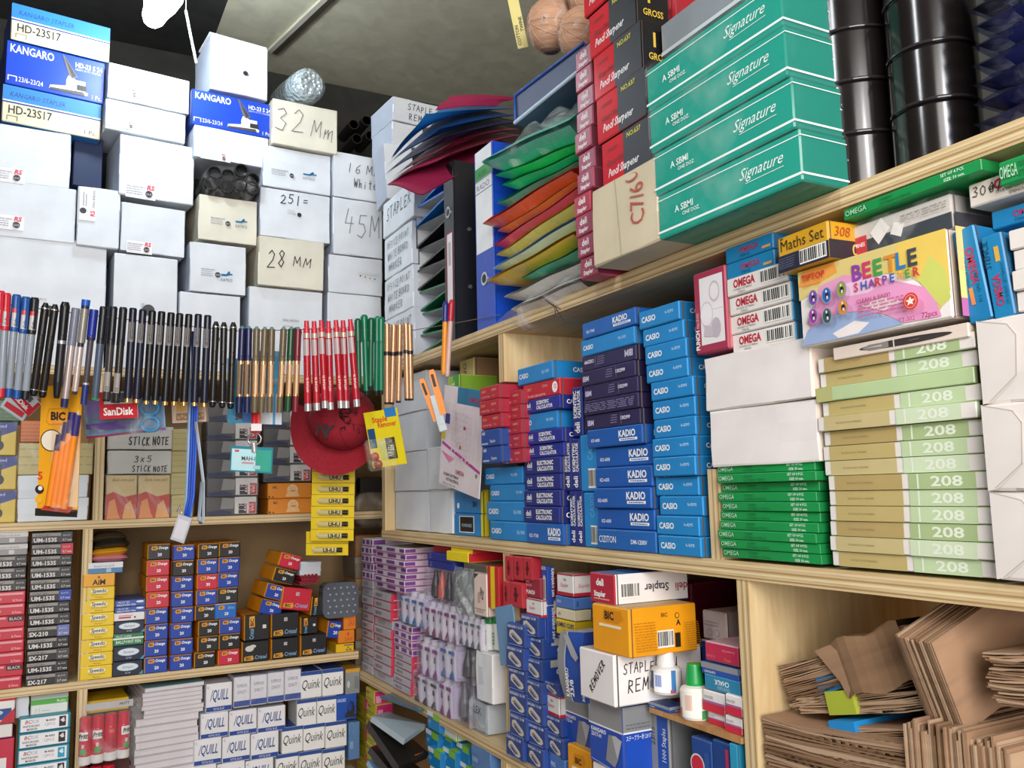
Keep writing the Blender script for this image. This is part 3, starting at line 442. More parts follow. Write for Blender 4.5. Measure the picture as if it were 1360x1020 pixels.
T('gwall_red', 'sharpener_box', 'box', 'red sharpener box', ('#c42a38', '#a8222e', '#a8222e', '#d0444e'), [('T', 'f', 'Great Wall', .3, .6, .2, '#3a1416', {'i': .4, 'w': .6}), ('T', 'f', 'Pencil', .42, .25, .22, W_, {'i': .3, 'b': .02, 'w': .4})])
T('greybox', 'carton', 'box', 'silver-grey glossy carton', ('#8f979d', '#7c848a', '#7c848a', '#a9b0b6'), [('Q', 'f', 0, 0, 1, .12, '#c9d0d4')], rough=.2)
T('deli_mv', 'stapler_box', 'box', 'mauve stapler box', ('#a53a56', '#8a2f48', '#8a2f48', '#b85068'), [('T', 'f', 'deli', .3, .52, .3, W_, {'b': .04, 'w': .6}), ('T', 'f', 'Stapler', .22, .16, .2, W_, {'b': .04, 'w': .7}), ('S', 'f', [(.2, .46), (.8, .46)], .015, '#d8a0b0')])
T('deli_red', 'stapler_box', 'box', 'red stapler box', ('#b52b45', '#9a2640', '#9a2640', '#c44a60'), [('T', 'f', 'deli', .3, .52, .3, W_, {'b': .04, 'w': .6}), ('T', 'f', 'Stapler', .22, .16, .2, W_, {'b': .04, 'w': .7})])
# ---- pens and refills on the back shelf
UC = ('#211f21', '#1a1819', '#1a1819', '#3a3838')
def um(key, txt, tab=None, look='black pen box'):
    P = [('Q', 'f', .03, .64, .70, .9, '#9a938c'), ('T', 'f', 'uni-ball signo', .08, .68, .17, '#2a2628', {'i': .2, 'w': .55}), ('T', 'f', txt, .06, .14, .34, '#ded8d2', {'b': .05, 'w': .58}), ('S', 'f', [(.71, .05), (.71, .95)], .02, '#6a6562')]
    if tab: P += [('Q', 'f', .72, .02, 1, .98, tab)]
    P += [('T', 'f', 'BLACK', .76, .62, .14, '#c9c4c0', {'w': .2}), ('T', 'f', '0.7 mm', .75, .18, .2, '#d8d2cc', {'w': .22, 'b': .02})]
    T(key, 'pen_box', 'box', look, UC, P, seam=False)
um('um', 'UM-153S'); um('um_r', 'UM-153S', '#c8283c', 'black pen box with red tab'); um('um_b', 'UM-153S', '#2a48a8', 'black pen box with blue tab'); um('sx', 'SX-217', '#4a4648', 'black and grey pen box'); um('sxb', 'SX-210', '#6a74b0', 'black pen box with lilac tab')
T('um_red', 'pen_box', 'box', 'crimson pen box', ('#c62339', '#a81d30', '#a81d30', '#d64a5a'), [('Q', 'f', .0, .72, .95, .9, '#e8a0a4'), ('T', 'f', 'uni-ball', .15, .3, .22, '#e8c0c0', {'i': .2, 'w': .35}), ('T', 'f', '0.7mm', .7, .16, .2, '#f0d0d0', {'w': .22})])
T('um_redk', 'pen_box', 'box', 'crimson pen box with dark tab', ('#c62339', '#a81d30', '#a81d30', '#d64a5a'), [('Q', 'f', .6, .5, .98, .95, '#3a1a20'), ('T', 'f', 'BLACK', .64, .6, .24, '#e8e0dc', {'w': .3}), ('Q', 'f', 0, .72, .55, .9, '#e8a0a4'), ('T', 'f', 'uni-ball', .1, .26, .22, '#e8c0c0', {'i': .2, 'w': .35})])
T('um_grey', 'pen_box', 'box', 'grey and silver pen box', ('#8a8786', '#6a6766', '#6a6766', '#b0adab'), [('Q', 'f', 0, .55, 1, .92, '#cbc7c3'), ('T', 'f', 'Smart roll stick', .3, .62, .18, '#5a5654', {'w': .5, 'i': .2}), ('Q', 'f', .55, .1, .68, .46, '#c9c5c2')])
T('speedo', 'stapler_pin_box', 'box', 'bright yellow pin box', ('#ecc817', '#c9a812', '#d0ae14', '#efd23a'), [('O', 'f', .52, .66, .27, .2, '#f3efd8'), ('T', 'f', 'Speedo', .3, .56, .28, '#22264a', {'b': .03, 'w': .44, 'i': .1}), ('T', 'f', 'The White Board', .28, .34, .12, '#8a6a10', {'w': .48}), ('T', 'f', 'Markers', .4, .14, .12, '#8a6a10', {'w': .25})])
T('aim', 'stapler_pin_box', 'box', 'orange-yellow pin box', ('#eda61c', '#c98a14', '#c98a14', '#efb43a'), [('T', 'f', 'AiM', .3, .16, .4, '#2c2018', {'b': .04, 'w': .4}), ('C', 'f', .5, .74, .09, '#a83018')])
T('sblue', 'pen_box', 'box', 'blue and white pen box', ('#4a7fae', '#3a6a94', '#3a6a94', '#e0e2e4'), [('Q', 'f', 0, .5, 1, 1, '#dfe2e4'), ('T', 'f', 'Smart roll stick', .15, .6, .2, '#4a5a68', {'i': .2, 'w': .6}), ('Q', 'f', .52, .1, .66, .46, '#a9c4d8')])
T('oval', 'eraser_box', 'box', 'navy box with white oval', ('#162038', '#10182c', '#10182c', '#22304a'), [('O', 'f', .5, .58, .36, .27, '#5a8aa8'), ('O', 'f', .5, .58, .34, .24, '#dfe6ea'), ('T', 'f', 'Stamper', .32, .5, .18, '#5a7a94', {'i': .3, 'w': .38}), ('P', 'f', [(.86, .04), (1, .3), (1, .04)], '#3a9ac0'), ('T', 'f', 'GT 87', .42, .14, .1, '#d8dce0', {'w': .18})])
T('pgreen', 'pen_box', 'box', 'slim green pen box', ('#2a7a46', '#20623a', '#20623a', '#dfe6e0'), [('Q', 'f', 0, .55, 1, .7, '#e2eae4'), ('T', 'f', 'PILOT SUPER', .1, .74, .16, '#dff0e4', {'w': .5}), ('T', 'f', 'BALLPOINT PEN', .1, .2, .26, '#dff0e4', {'b': .02, 'w': .8})])
T('pblue', 'pen_box', 'box', 'slim violet-blue pen box', ('#3a56a4', '#30488a', '#30488a', '#5a6aa8'), [('T', 'f', 'PILOT BP', .1, .55, .3, '#dfe4f4', {'i': .2, 'w': .4}), ('T', 'f', 'BALLPOINT PEN', .08, .12, .3, '#dfe4f4', {'b': .02, 'w': .6}), ('O', 'f', .82, .7, .13, .18, '#e4e8f4')])
T('redwht', 'pen_box', 'box', 'small red and white box', ('#e6e2e0', '#c9c4c0', '#c9c4c0', '#efecea'), [('Q', 'f', .15, .3, .55, .5, '#c02a40'), ('Q', 'f', .15, .62, .6, .7, '#c86a78'), ('C', 'f', .68, .4, .12, '#3a2a30')])
BL = [('P', 'f', [(.16, .68), (.19, .86), (.42, .88), (.45, .7), (.40, .62), (.2, .62)], '#e9a32c'), ('T', 'f', 'BIC', .22, .68, .14, '#2a1c10', {'b': .05, 'w': .18}), ('T', 'f', 'Orange', .48, .68, .17, W_, {'b': .04, 'i': .2, 'w': .42}), ('T', 'f', '20', .44, .24, .18, W_, {'b': .04})]
for k, c, nm in (('bic_b', '#1742a8', 'blue'), ('bic_k', '#1a181a', 'black'), ('bic_r', '#d02340', 'red')):
    T(k, 'pen_box', 'box', 'small %s faced orange pen box' % nm, (c, '#d98a14', '#e09418', '#b8780f'), BL)
T('bic_f', 'pen_box', 'box', 'small lighter blue faced pen box', ('#1a68c4', '#d98a14', '#e09418', '#c9b08a'), BL[:2] + [('T', 'f', 'fine', .6, .62, .2, '#7ad0f0', {'i': .3, 'w': .3}), BL[-1]])
CR = [('P', 'f', [(.08, .1), (.1, .28), (.4, .32), (.44, .14), (.38, .08)], '#e9a32c'), ('T', 'f', 'BIC', .14, .13, .13, '#2a1c10', {'b': .05, 'w': .22}), ('T', 'f', 'Cristal', .48, .14, .17, '#8ab0d8', {'b': .02, 'i': .2, 'w': .44}), ('Q', 'f', .46, .66, .58, .8, '#e8e4e0'), ('T', 'f', '50', .475, .68, .1, '#2a2628', {'b': .03})]
T('cris', 'pen_box', 'box', 'large black pen box with orange edges', ('#1a181a', '#d98a14', '#e09418', '#2a2628'), CR)
T('crisw', 'pen_box', 'box', 'large black pen box with white splash', ('#1a181a', '#d98a14', '#e09418', '#2a2628'), CR[:3] + [('O', 'f', .28, .66, .16, .14, '#d8d4d0'), ('O', 'f', .4, .76, .12, .08, '#d8d4d0')])
T('crisr', 'pen_box', 'box', 'large red pen box with orange edge', ('#cf2038', '#e09418', '#e09418', '#7a3020'), CR)
T('crisv', 'pen_box', 'box', 'black pen box turned on its side', ('#1a181a', '#d98a14', '#e09418', '#b8780f'), [('P', 'f', [(.2, .5), (.2, .92), (.4, .95), (.42, .52)], '#e9a32c'), ('T', 'f', 'BIC', .37, .56, .13, '#2a1c10', {'rot': 90, 'b': .05, 'w': .3}), ('T', 'f', 'Cristal', .37, .06, .16, '#7ab0d8', {'rot': 90, 'b': .02, 'w': .4}), ('Q', 'f', .72, .44, .86, .58, '#e8e4e0')])
T('bico', 'pen_box', 'box', 'orange pen box', ('#e48a20', '#c9761a', '#c9761a', '#e8983a'), [('T', 'f', 'BIC', .12, .66, .14, '#2a1c10', {'b': .03}), ('O', 'f', .56, .55, .12, .36, '#f0d0a8'), ('P', 'f', [(.4, .1), (.5, .8), (.62, .8), (.72, .1)], '#edba80'), ('Q', 'f', .52, .45, .62, .52, '#b8742a'), ('C', 'f', .04, .12, .06, '#2a1c10'), ('C', 'f', .12, .1, .05, '#2a1c10')])
T('oran', 'small_carton', 'box', 'small orange box', ('#e8851c', '#c9741a', '#c9741a', '#eb9a3a'), [('T', 'f', 'SAX', .4, .15, .3, '#c83a1c', {'w': .5}), ('C', 'f', .6, .7, .12, '#d8501c')])
T('yel', 'small_carton', 'box', 'small yellow box', ('#f0c010', '#d0a60e', '#d0a60e', '#f2cc3a'), [('Q', 'f', .45, .75, .95, .9, '#6a6a70'), ('T', 'f', '4,56', .55, .12, .3, '#2a2010', {'b': .02, 'w': .4}), ('P', 'f', [(.62, .6), (.74, .6), (.68, .45)], '#2a2010')])
# ---- bottom shelf
T('wbm', 'marker_box', 'box', 'white marker box with teal border', ('#2a7f92', '#226a7a', '#226a7a', '#3a90a2'), [('Q', 'f', .04, .1, .94, .92, '#f0eef0'), ('T', 'f', 'BC', .12, .6, .22, '#a84a58', {'b': .03, 'i': .2}), ('T', 'f', 'KOK', .25, .6, .22, '#a9b0bc', {'b': .02, 'i': .2, 'w': .14}), ('T', 'f', 'WHITE BOARD', .08, .36, .13, '#3a3438', {'b': .02, 'w': .32}), ('T', 'f', 'MARKER', .16, .16, .13, '#3a3438', {'b': .02, 'w': .2}), ('T', 'f', 'M-400D', .52, .62, .13, '#3a3438', {'b': .02, 'w': .18}), ('T', 'f', '12PCS', .5, .34, .17, '#9a949a', {'w': .22}), ('Q', 'f', .77, .2, .9, .85, '#2a2428'), ('P', 'f', [(.79, .6), (.86, .78), (.88, .5), (.84, .45)], '#e0dcdc')])
T('wbm_c', 'marker_box', 'box', 'white marker box with cyan patch', ('#2a8fa8', '#226a7a', '#226a7a', '#3a90a2'), TYPES['wbm']['P'][:-2] + [('Q', 'f', .77, .2, .9, .85, '#25a0c0'), ('P', 'f', [(.79, .6), (.86, .78), (.88, .5), (.84, .45)], '#e0f0f4')])
T('quill', 'ink_box', 'box', 'white ink box with blue band', ('#eceaec', '#d4d2d6', '#d8d6da', '#d0d0d6'), [('T', 'f', '/QUILL', .16, .42, .36, '#2a4a8a', {'b': .02, 'i': .3, 'w': .7}), ('Q', 'f', .02, .04, .98, .2, '#24489a'), ('T', 'f', 'ROYAL BLUE', .3, .08, .08, '#dfe4f0', {'w': .4}), ('T', 'f', 'C', .05, .84, .08, '#5a5a66', {})])
T('quill_w', 'ink_box', 'box', 'white ink box', ('#e2e0e6', '#cfced6', '#d2d0d8', '#8a8aa0'), [('T', 'f', 'SUPERIOR', .2, .66, .1, '#6a6a80', {'w': .6}), ('T', 'f', 'QUALITY', .22, .46, .1, '#6a6a80', {'w': .55}), ('Q', 'f', .02, .04, .98, .22, '#2a4a98')], wrap=True)
T('quink', 'ink_box', 'box', 'white ink box with blue top', ('#efedea', '#dcdad6', '#dcdad6', '#28488c'), [('Q', 'f', 0, .86, 1, 1, '#274a92'), ('T', 'f', 'Quink', .08, .36, .34, '#26242a', {'i': .35, 'w': .84})])
T('greyor', 'small_carton', 'box', 'grey box with orange top strip', ('#8d8f90', '#7a7c7e', '#7a7c7e', '#c9962a'), [('Q', 'f', 0, .86, 1, 1, '#d29a2c'), ('O', 'f', .2, .4, .1, .14, '#c4c6c6'), ('Q', 'f', .62, .2, .9, .7, '#7a7c7e')])
T('stapb', 'stapler_box', 'box', 'blue box picturing a black stapler', ('#2352b0', '#1c4494', '#1c4494', '#3464bc'), [('T', 'f', 'KANGARO', .08, .72, .14, '#dfe6f4', {'w': .4}), ('O', 'f', .72, .42, .18, .3, '#26262e'), ('O', 'f', .66, .5, .1, .18, '#1c3f90'), ('P', 'f', [(.4, .1), (.5, .3), (.95, .2), (.95, .08)], '#2a2a30')])
T('wht_red', 'ink_pad_box', 'box', 'white box with red border and blue picture', ('#eae6e2', '#b02030', '#c9c4c0', '#c02838'), [('Q', 'f', 0, .9, 1, 1, '#c02434'), ('P', 'f', [(.2, .1), (.9, .2), (.9, .6), (.2, .6)], '#2a4a8c'), ('P', 'f', [(.5, 0), (1, 0), (1, .6)], '#c02434'), ('O', 'f', .45, .45, .2, .1, '#b8cfe6')])
T('wht_pl', 'small_carton', 'box', 'plain white box', ('#e6e1da', '#c9c4be', '#c9c4be', '#e6e1da'), [('Q', 'f', 0, 0, 1, .06, '#8a4a80')])
T('pinkp', 'small_carton', 'box', 'crimson box with white label', ('#c42a44', '#a02036', '#a02036', '#d04a5c'), [('Q', 'f', .0, 0, .75, .8, '#e8e3e0'), ('T', 'f', 'Pritt', .62, .25, .3, '#3a3438', {'rot': -90, 'w': .3})])
T('grw', 'small_carton', 'box', 'white and green striped box', ('#e2e6e0', '#c9ccc6', '#c9ccc6', '#dfe4dc'), [('Q', 'f', 0, .5, 1, .72, '#54b04a'), ('T', 'f', 'Ruby', .7, .54, .12, '#e6f4e2', {}), ('T', 'f', '/ / ----', .12, .2, .16, '#9aa09a', {'w': .5}), ('Q', 'f', 0, .74, 1, 1, '#a9aea8')])
T('ylw', 'small_carton', 'box', 'plain yellow carton', ('#edc314', '#c9a411', '#c9a411', '#dfb912'), [])
# ---- staples
def klip(key, look='blue staples box'):
    T(key, 'staples_box', 'box', look, ('#284488', '#2a4a98', '#1d3a76', '#3a5698'), [('T', 'f', 'KANGARO 10-1M', .08, .81, .13, '#dfe6f6', {'b': .02, 'w': .82}), ('P', 'f', [(.16, .5), (.2, .68), (.38, .74), (.84, .4), (.88, .24), (.78, .14), (.62, .14), (.18, .4)], '#cfc8bc'), ('P', 'f', [(.22, .5), (.36, .6), (.76, .3), (.66, .22)], '#8f8a84'), ('P', 'f', [(.3, .42), (.38, .48), (.66, .28), (.6, .22)], '#2d4688'), ('S', 'f', [(.12, .07), (.88, .07)], .03, '#8fa4d8'), ('Q', 'r', .3, .62, 1, .95, '#b8b4b0'), ('T', 'r', '0', .5, .3, .2, W_, {'b': .04})])
klip('stp')
T('stw', 'stapler_box', 'box', 'white and red stapler box', ('#e9e5e2', '#dcd6d2', '#dcd6d2', '#b8a8a0'), [('Q', 'f', 0, 0, 1, .16, '#b82038'), ('Q', 'f', 0, .93, 1, 1, '#b82038'), ('T', 'f', 'Tele', .42, .68, .1, '#3a3438', {'b': .03, 'w': .2}), ('T', 'f', 'Stapler', .22, .4, .18, '#c86a78', {'i': .3, 'w': .6}), ('Q', 'r', 0, 0, 1, .16, '#b82038'), ('Q', 'r', 0, .93, 1, 1, '#b82038'), ('T', 'r', 'Stapler', .22, .4, .18, '#c86a78', {'i': .3, 'w': .6})])
T('punb', 'punch_box', 'box', 'maroon punch box', ('#9a2a3c', '#842234', '#842234', '#ac4050'), [('T', 'f', 'DELI', .08, .76, .12, '#e8c9cc', {'b': .02, 'w': .35}), ('T', 'f', 'No.0101', .08, .55, .12, '#e8c9cc', {'w': .5}), ('T', 'f', 'PUNCH', .08, .18, .18, W_, {'b': .05, 'w': .7})])
T('kvert', 'staples_box', 'box', 'blue staples box standing on end', ('#2248a4', '#24489e', '#1d3a86', '#3a5cb0'), [('T', 'r', 'KANGARO 24/6', .68, .94, .4, W_, {'rot': -90, 'b': .03, 'w': .82}), ('P', 'f', [(.3, .12), (.28, .7), (.5, .78), (.76, .7), (.74, .12)], '#c9c4bc'), ('Q', 'f', .4, .16, .62, .66, '#9a948e'), ('T', 'f', 'KANGARO', .1, .9, .1, W_, {'w': .7})])
T('bluepin', 'pin_box', 'box', 'light blue and cream pin box', ('#4a78be', '#4a72b4', '#3a62a4', '#5a88c8'), [('T', 'f', 'PINS', .1, .4, .25, '#dfe8f4', {'w': .3}), ('T', 'r', 'S', .1, .3, .4, '#1f3a78', {'b': .03})])
T('cream', 'pin_box', 'box', 'cream pin box', ('#e4d9bc', '#d8cba8', '#c9bc9a', '#e4d9bc'), [('T', 'f', 'BA', .12, .35, .3, '#8a7a52', {'b': .02, 'w': .3})])
T('jumbo', 'paper_clip_box', 'box', 'yellow paper clip box', ('#e3c21f', '#c9aa1a', '#c9aa1a', '#e8cc40'), [('T', 'f', 'JUMBO CLIPS', .04, .55, .28, '#2a3a7a', {'b': .04, 'w': .92}), ('T', 'f', '100', .4, .12, .24, '#2a3a7a', {'b': .02})])
T('deli_big', 'stapler_box', 'box', 'large white and red stapler box turned upside down', ('#b5243e', '#ece8e6', '#9a2640', '#2a6aa0'), [('T', 'f', 'deli', .28, .6, .22, W_, {'b': .05, 'w': .55}), ('T', 'f', 'Stapler', .18, .24, .17, W_, {'b': .05, 'w': .65}), ('Q', 'f', .18, .14, .8, .18, '#e0a0ac'), ('B', 'r', .08, .22, .33, .72), ('T', 'r', 'Stapler', .72, .62, .26, '#2a2628', {'rot': 180, 'b': .02, 'w': .33}), ('T', 'r', 'deli', .98, .58, .26, '#a0304c', {'rot': 180, 'b': .02, 'w': .2}), ('Q', 't', .1, .3, .9, .75, '#1f5a9a')])
T('bic_big', 'lighter_box', 'box', 'large orange pen carton', ('#efa016', '#efa016', '#c98a14', '#c99a50'), [('P', 'f', [(.3, .7), (.34, .92), (.8, .92), (.86, .76), (.7, .66), (.4, .66)], '#d98a10'), ('T', 'f', 'BIC', .36, .72, .16, '#2a1c10', {'b': .06, 'w': .46}), ('Q', 'f', .2, .55, .8, .61, '#f4e4c0'), ('B', 'r', .4, .14, .64, .5), ('Q', 'r', .66, .12, .74, .42, '#2a1c10'), ('C', 'r', .70, .78, .06, '#2a1c10'), ('C', 'r', .70, .78, .045, '#efa016'), ('T', 'r', 'A', .68, .58, .11, '#2a1c10', {'b': .04}), ('T', 'r', 'x', .68, .44, .12, '#efa016', {'b': .05}), ('T', 'r', 'BIC', .46, .78, .08, '#8a5a10', {'b': .03})] + lines('r', .06, .68, .36, 11, .055, '#b8780e', .018) + lines('r', .76, .62, .96, 12, .045, '#b8780e', .016))
T('remov', 'white_carton', 'box', 'white carton with black marker handwriting', ('#eae4e2', '#efeae8', '#d0c8c4', '#c9bab0'), [('H', 'f', 'REMOVER', .36, .16, .15, '#1f1c20', {'rot': 50, 'wd': .17, 'w': .66}), ('H', 'r', 'STAPLER PIN', .1, .62, .2, '#1f1c20', {'wd': .1, 'w': .62}), ('H', 'r', 'REMOVER', .14, .26, .24, '#1f1c20', {'wd': .1, 'w': .58})], rough=.6)
def kbig(key, num, look):
    T(key, 'staples_box', 'box', look, ('#1e4bab', '#1b4cb4', '#1a3c8c', '#8a8c90'), [('Q', 'f', 0, .62, 1, 1, '#8f9092'), ('Q', 'f', 0, .6, 1, .625, '#e8e8ea'), ('T', 'f', 'KANGARO', .08, .5, .06, W_, {'b': .03, 'w': .5}), ('T', 'f', num, .08, .42, .06, W_, {'b': .02, 'w': .42}), ('P', 'f', [(.5, .12), (.6, .52), (.8, .54), (.98, .5), (.86, .2), (.76, .06)], '#8c8c90'), ('P', 'f', [(.7, .52), (.8, .54), (.98, .5), (.84, .2)], '#b8b8bc'), ('S', 'f', [(.06, .06), (.6, .02)], .012, '#9ab4e8'),
       ('Q', 'r', 0, .62, 1, 1, '#8a8c8e'), ('Q', 'r', 0, .6, 1, .625, '#e8e8ea'), ('T', 'r', 'ステープラー針 23/17', .1, .5, .06, W_, {'w': .84})] + lines('r', .1, .72, .9, 2, .05, '#6a6c70', .02))
kbig('k17', '23/17-H', 'large blue and grey staples box'); kbig('k15', '23/15-H', 'mid-sized blue and grey staples box')
T('kflat', 'staples_box', 'box', 'flat blue and silver staples box', ('#2450a8', '#2450a8', '#1d3a86', '#2c3f78'), [('Q', 'f', 0, .5, 1, 1, '#8c9094'), ('T', 'f', 'KANGARO', .1, .15, .2, W_, {'w': .3}), ('Q', 'r', 0, .5, 1, 1, '#8c9094'), ('T', 'r', '1000 Staples', .3, .12, .22, W_, {'w': .4})])
T('kgv', 'staples_box', 'box', 'grey staples box with blue stripe standing on end', ('#8e9094', '#77797c', '#6a6c70', '#8a8c90'), [('Q', 'f', .45, 0, .95, 1, '#2450a8'), ('T', 'f', '23/15', .32, .72, .2, '#3a3c40', {'rot': 90, 'w': .16}), ('T', 'f', 'ステープラー針', .85, .06, .24, W_, {'rot': 90, 'w': .4}), ('T', 'f', '1000 Staples', .85, .6, .2, W_, {'rot': 90, 'w': .3})])
T('rexel', 'staples_box', 'box', 'dark blue staples box with red disc', ('#1f4a92', '#183c7a', '#183c7a', '#3a5c9c'), [('C', 'f', .3, .76, .1, '#e0d8dc'), ('C', 'f', .3, .76, .085, '#cc2a44'), ('T', 'f', 'REXEL', .5, .02, .2, W_, {'rot': 90, 'b': .04, 'w': .5})] + [('Q', 'f', .65, .5, .9, .9, '#2a569c')])
T('rexel2', 'staples_box', 'box', 'dark blue staples box with pink print', ('#1c4488', '#183c7a', '#183c7a', '#3a5c9c'), [('T', 'f', '006', .5, .3, .2, '#e0e4f0', {'rot': 90, 'b': .02, 'w': .3}), ('T', 'f', 'ODEX', .75, .3, .2, '#c0305c', {'rot': 90, 'b': .03, 'w': .4}), ('Q', 'f', .8, .76, .98, .95, '#c0305c')])
T('chalk', 'chalk_box', 'box', 'blue chalk box lying upside down', ('#2a86ae', '#226e90', '#226e90', '#3a96be'), [('T', 'f', 'CHALK', .72, .75, .3, '#dcecf2', {'rot': 180, 'b': .04, 'w': .45}), ('T', 'f', 'DUSTLESS', .72, .36, .18, '#b8d8e4', {'rot': 180, 'w': .42})])
T('mag', 'chalk_box', 'box', 'magenta box', ('#c02850', '#a02044', '#a02044', '#c9a0a8'), [('T', 'f', 'Correction Tape', .92, .7, .1, '#e8b8c4', {'rot': 180, 'w': .5}), ('T', 'f', 'KENKO', .05, .2, .14, '#e07a8c', {'w': .3}), ('T', 'f', '12 pcs', .6, .16, .14, '#d8a04a', {'w': .34})])
T('whtred', 'eraser_box', 'box', 'small white and red box', ('#ebe7e6', '#d4cfcd', '#d4cfcd', '#ebe7e6'), [('Q', 'f', 0, 0, 1, .42, '#cc2a44'), ('Q', 'f', 0, .42, 1, .52, '#9a6aa0'), ('T', 'f', 'ERASER', .1, .62, .14, '#9a9298', {'w': .7}), ('Q', 'r', 0, 0, 1, .42, '#b8243c')])
T('cyan', 'small_carton', 'box', 'cyan box', ('#2a9ac0', '#2286a8', '#2286a8', '#3aa6c8'), [('T', 'f', 'Marker', .6, .1, .3, '#e6f2f6', {'rot': 90, 'w': .6})])
T('maroonbg', 'paper_box', 'box', 'maroon ruled carton', ('#9a1f3c', '#7a1830', '#7a1830', '#a83a50'), [('S', 'f', [(0, y / 14), (1, y / 14)], .008, '#b84a60') for y in range(1, 14)])
T('wdraw', 'small_carton', 'box', 'white box with line drawings', ('#d8c9c9', '#b8a9a9', '#b8a9a9', '#d8c9c9'), [('O', 'f', .3, .25, .12, .12, '#a9989c'), ('O', 'f', .3, .25, .1, .1, '#d8c9c9'), ('O', 'f', .6, .25, .12, .12, '#a9989c'), ('O', 'f', .6, .25, .1, .1, '#d8c9c9')] + lines('f', .1, .6, .7, 2, .1, '#a9989c', .03))
T('biclow', 'pen_box', 'box', 'orange pen box with arched logo', ('#efa016', '#d08c14', '#d08c14', '#e0a640'), [('P', 'f', [(.24, .55), (.3, .82), (.7, .86), (.8, .7), (.7, .58)], '#d98a10'), ('T', 'f', 'BIC', .34, .6, .14, '#2a1c10', {'b': .06, 'w': .4}), ('Q', 'f', .2, .42, .72, .5, '#f2ead8')])
T('stapw', 'white_carton', 'box', 'low white carton with black lettering', ('#ece6e0', '#e0d9d2', '#d0c8c2', '#ece6e0'), [('T', 'f', 'STAPLER', .15, .5, .3, '#1f1c20', {'b': .016, 'w': .7})])
# ---- lead and refill packs
T('pad_p', 'lead_pack', 'box', 'flat white and purple lead pack', ('#d6d0dc', '#d9c4d4', '#bdb6c6', '#dcdce0'), [('Q', 'f', .05, .3, .26, .85, '#6a3a86'), ('Q', 'f', .42, .3, .7, .85, '#7a4690'), ('Q', 'f', .85, .3, 1, .85, '#6a3a86'), ('Q', 'f', 0, 0, 1, .16, '#b86a94'), ('Q', 'r', .02, .3, .3, .85, '#7a4690'), ('Q', 'r', 0, 0, 1, .2, '#b05a8a'), ('Q', 'r', .5, .4, .9, .7, '#c9a9be')], seam=False)
T('pad_g', 'lead_box', 'box', 'small grey lead box with red edge', ('#b7b6bc', '#cf3a52', '#a5a4aa', '#c4c3c8'), [('Q', 'f', 0, 0, 1, .14, '#a8405a'), ('Q', 'f', .12, .4, .5, .75, '#8f8e96'), ('T', 'f', '0.5', .2, .35, .35, '#4a4850', {'w': .3}), ('Q', 'r', .1, .2, .5, .3, '#f0c0c8')], seam=False)
T('pad_gp', 'lead_box', 'box', 'small grey lead box', ('#b3b1b8', '#a9a7ae', '#9f9da4', '#c0bec6'), [('Q', 'f', 0, 0, 1, .1, '#8d7a92'), ('Q', 'f', .2, .35, .6, .8, '#98969e')], seam=False)
T('dkblue', 'pen_box', 'box', 'slim dark blue pen box', ('#1c3590', '#172c7a', '#172c7a', '#2c46a0'), [('T', 'f', 'PILOT', .1, .6, .2, '#c9a0c0', {'w': .2}), ('T', 'f', 'Refill', .1, .25, .2, '#c9cfe8', {'w': .2})])
T('redy', 'small_carton', 'box', 'yellow box with red end', ('#f0d81c', '#c8202c', '#c8202c', '#f2de40'), [])
T('redb', 'small_carton', 'box', 'plain red box', ('#c8202c', '#a81a26', '#a81a26', '#d03a44'), [])
T('ryr', 'small_carton', 'box', 'red box with yellow stripe standing on end', ('#c8262c', '#b02026', '#b02026', '#c8262c'), [('Q', 'f', .3, 0, .68, 1, '#f0d01c')])
T('liner', 'pen_box', 'box', 'pale pink pen box with black script', ('#ecd6c9', '#d8c2b6', '#9a9c9c', '#b8aca4'), [('P', 'f', [(.04, .84), (.04, .97), (.4, .97)], '#4a4444'), ('T', 'f', 'Liner', .72, .38, .3, '#3a3236', {'rot': 75, 'w': .36, 'i': .4, 'b': .016}), ('Q', 'f', .3, .3, .5, .52, '#c9a898'), ('S', 'f', [(.1, .16), (.9, .16)], .02, '#8a7068')] + lines('f', .2, .12, .8, 2, .03, '#8a7068', .01))
T('redtab', 'hanging_tab_box', 'box', 'crimson box with slotted hanging tab', ('#c4303e', '#a82634', '#a82634', '#d04a56'), [('Q', 'f', .4, .22, .56, .8, '#5a1018'), ('O', 'f', .5, .5, .18, .1, '#5a1018')])
T('hgb', 'cartridge_box', 'box', 'small blue box with lime green patch', ('#1f86c4', '#1a74ac', '#1a74ac', '#2f94d0'), [('P', 'f', [(.5, .62), (1, .62), (1, 1), (.5, 1)], '#8ccc3a'), ('Q', 'f', 0, .74, .48, 1, '#e4eef2'), ('T', 'f', 'HP', .08, .3, .24, '#9ad4f0', {'w': .4}), ('Q', 'l', 0, .1, 1, .4, '#1a6aa0'), ('Q', 't', .5, 0, 1, .5, '#8ccc3a')])
T('hgw', 'cartridge_box', 'box', 'white and green box', ('#e6ebe2', '#c4d8b0', '#1a74ac', '#e6ebe2'), [('Q', 'f', 0, 0, 1, .16, '#9acc5a')])
T('fev', 'glue_box', 'box', 'small yellow-green box with pink side', ('#c9c030', '#d42a78', '#b0a828', '#cfc648'), [('T', 'f', 'Maped', .1, .6, .2, '#b03a50', {'w': .7, 'b': .02}), ('Q', 'f', .1, .2, .8, .32, '#a89a20'), ('Q', 'r', .1, .1, .4, .6, '#e8a0c0')], seam=False)
T('bluebx', 'small_carton', 'box', 'pale blue folded box', ('#5f86b8', '#5078aa', '#5078aa', '#7096c4'), [('Q', 'f', .1, .3, .4, .5, '#88a8cc')], **WC)
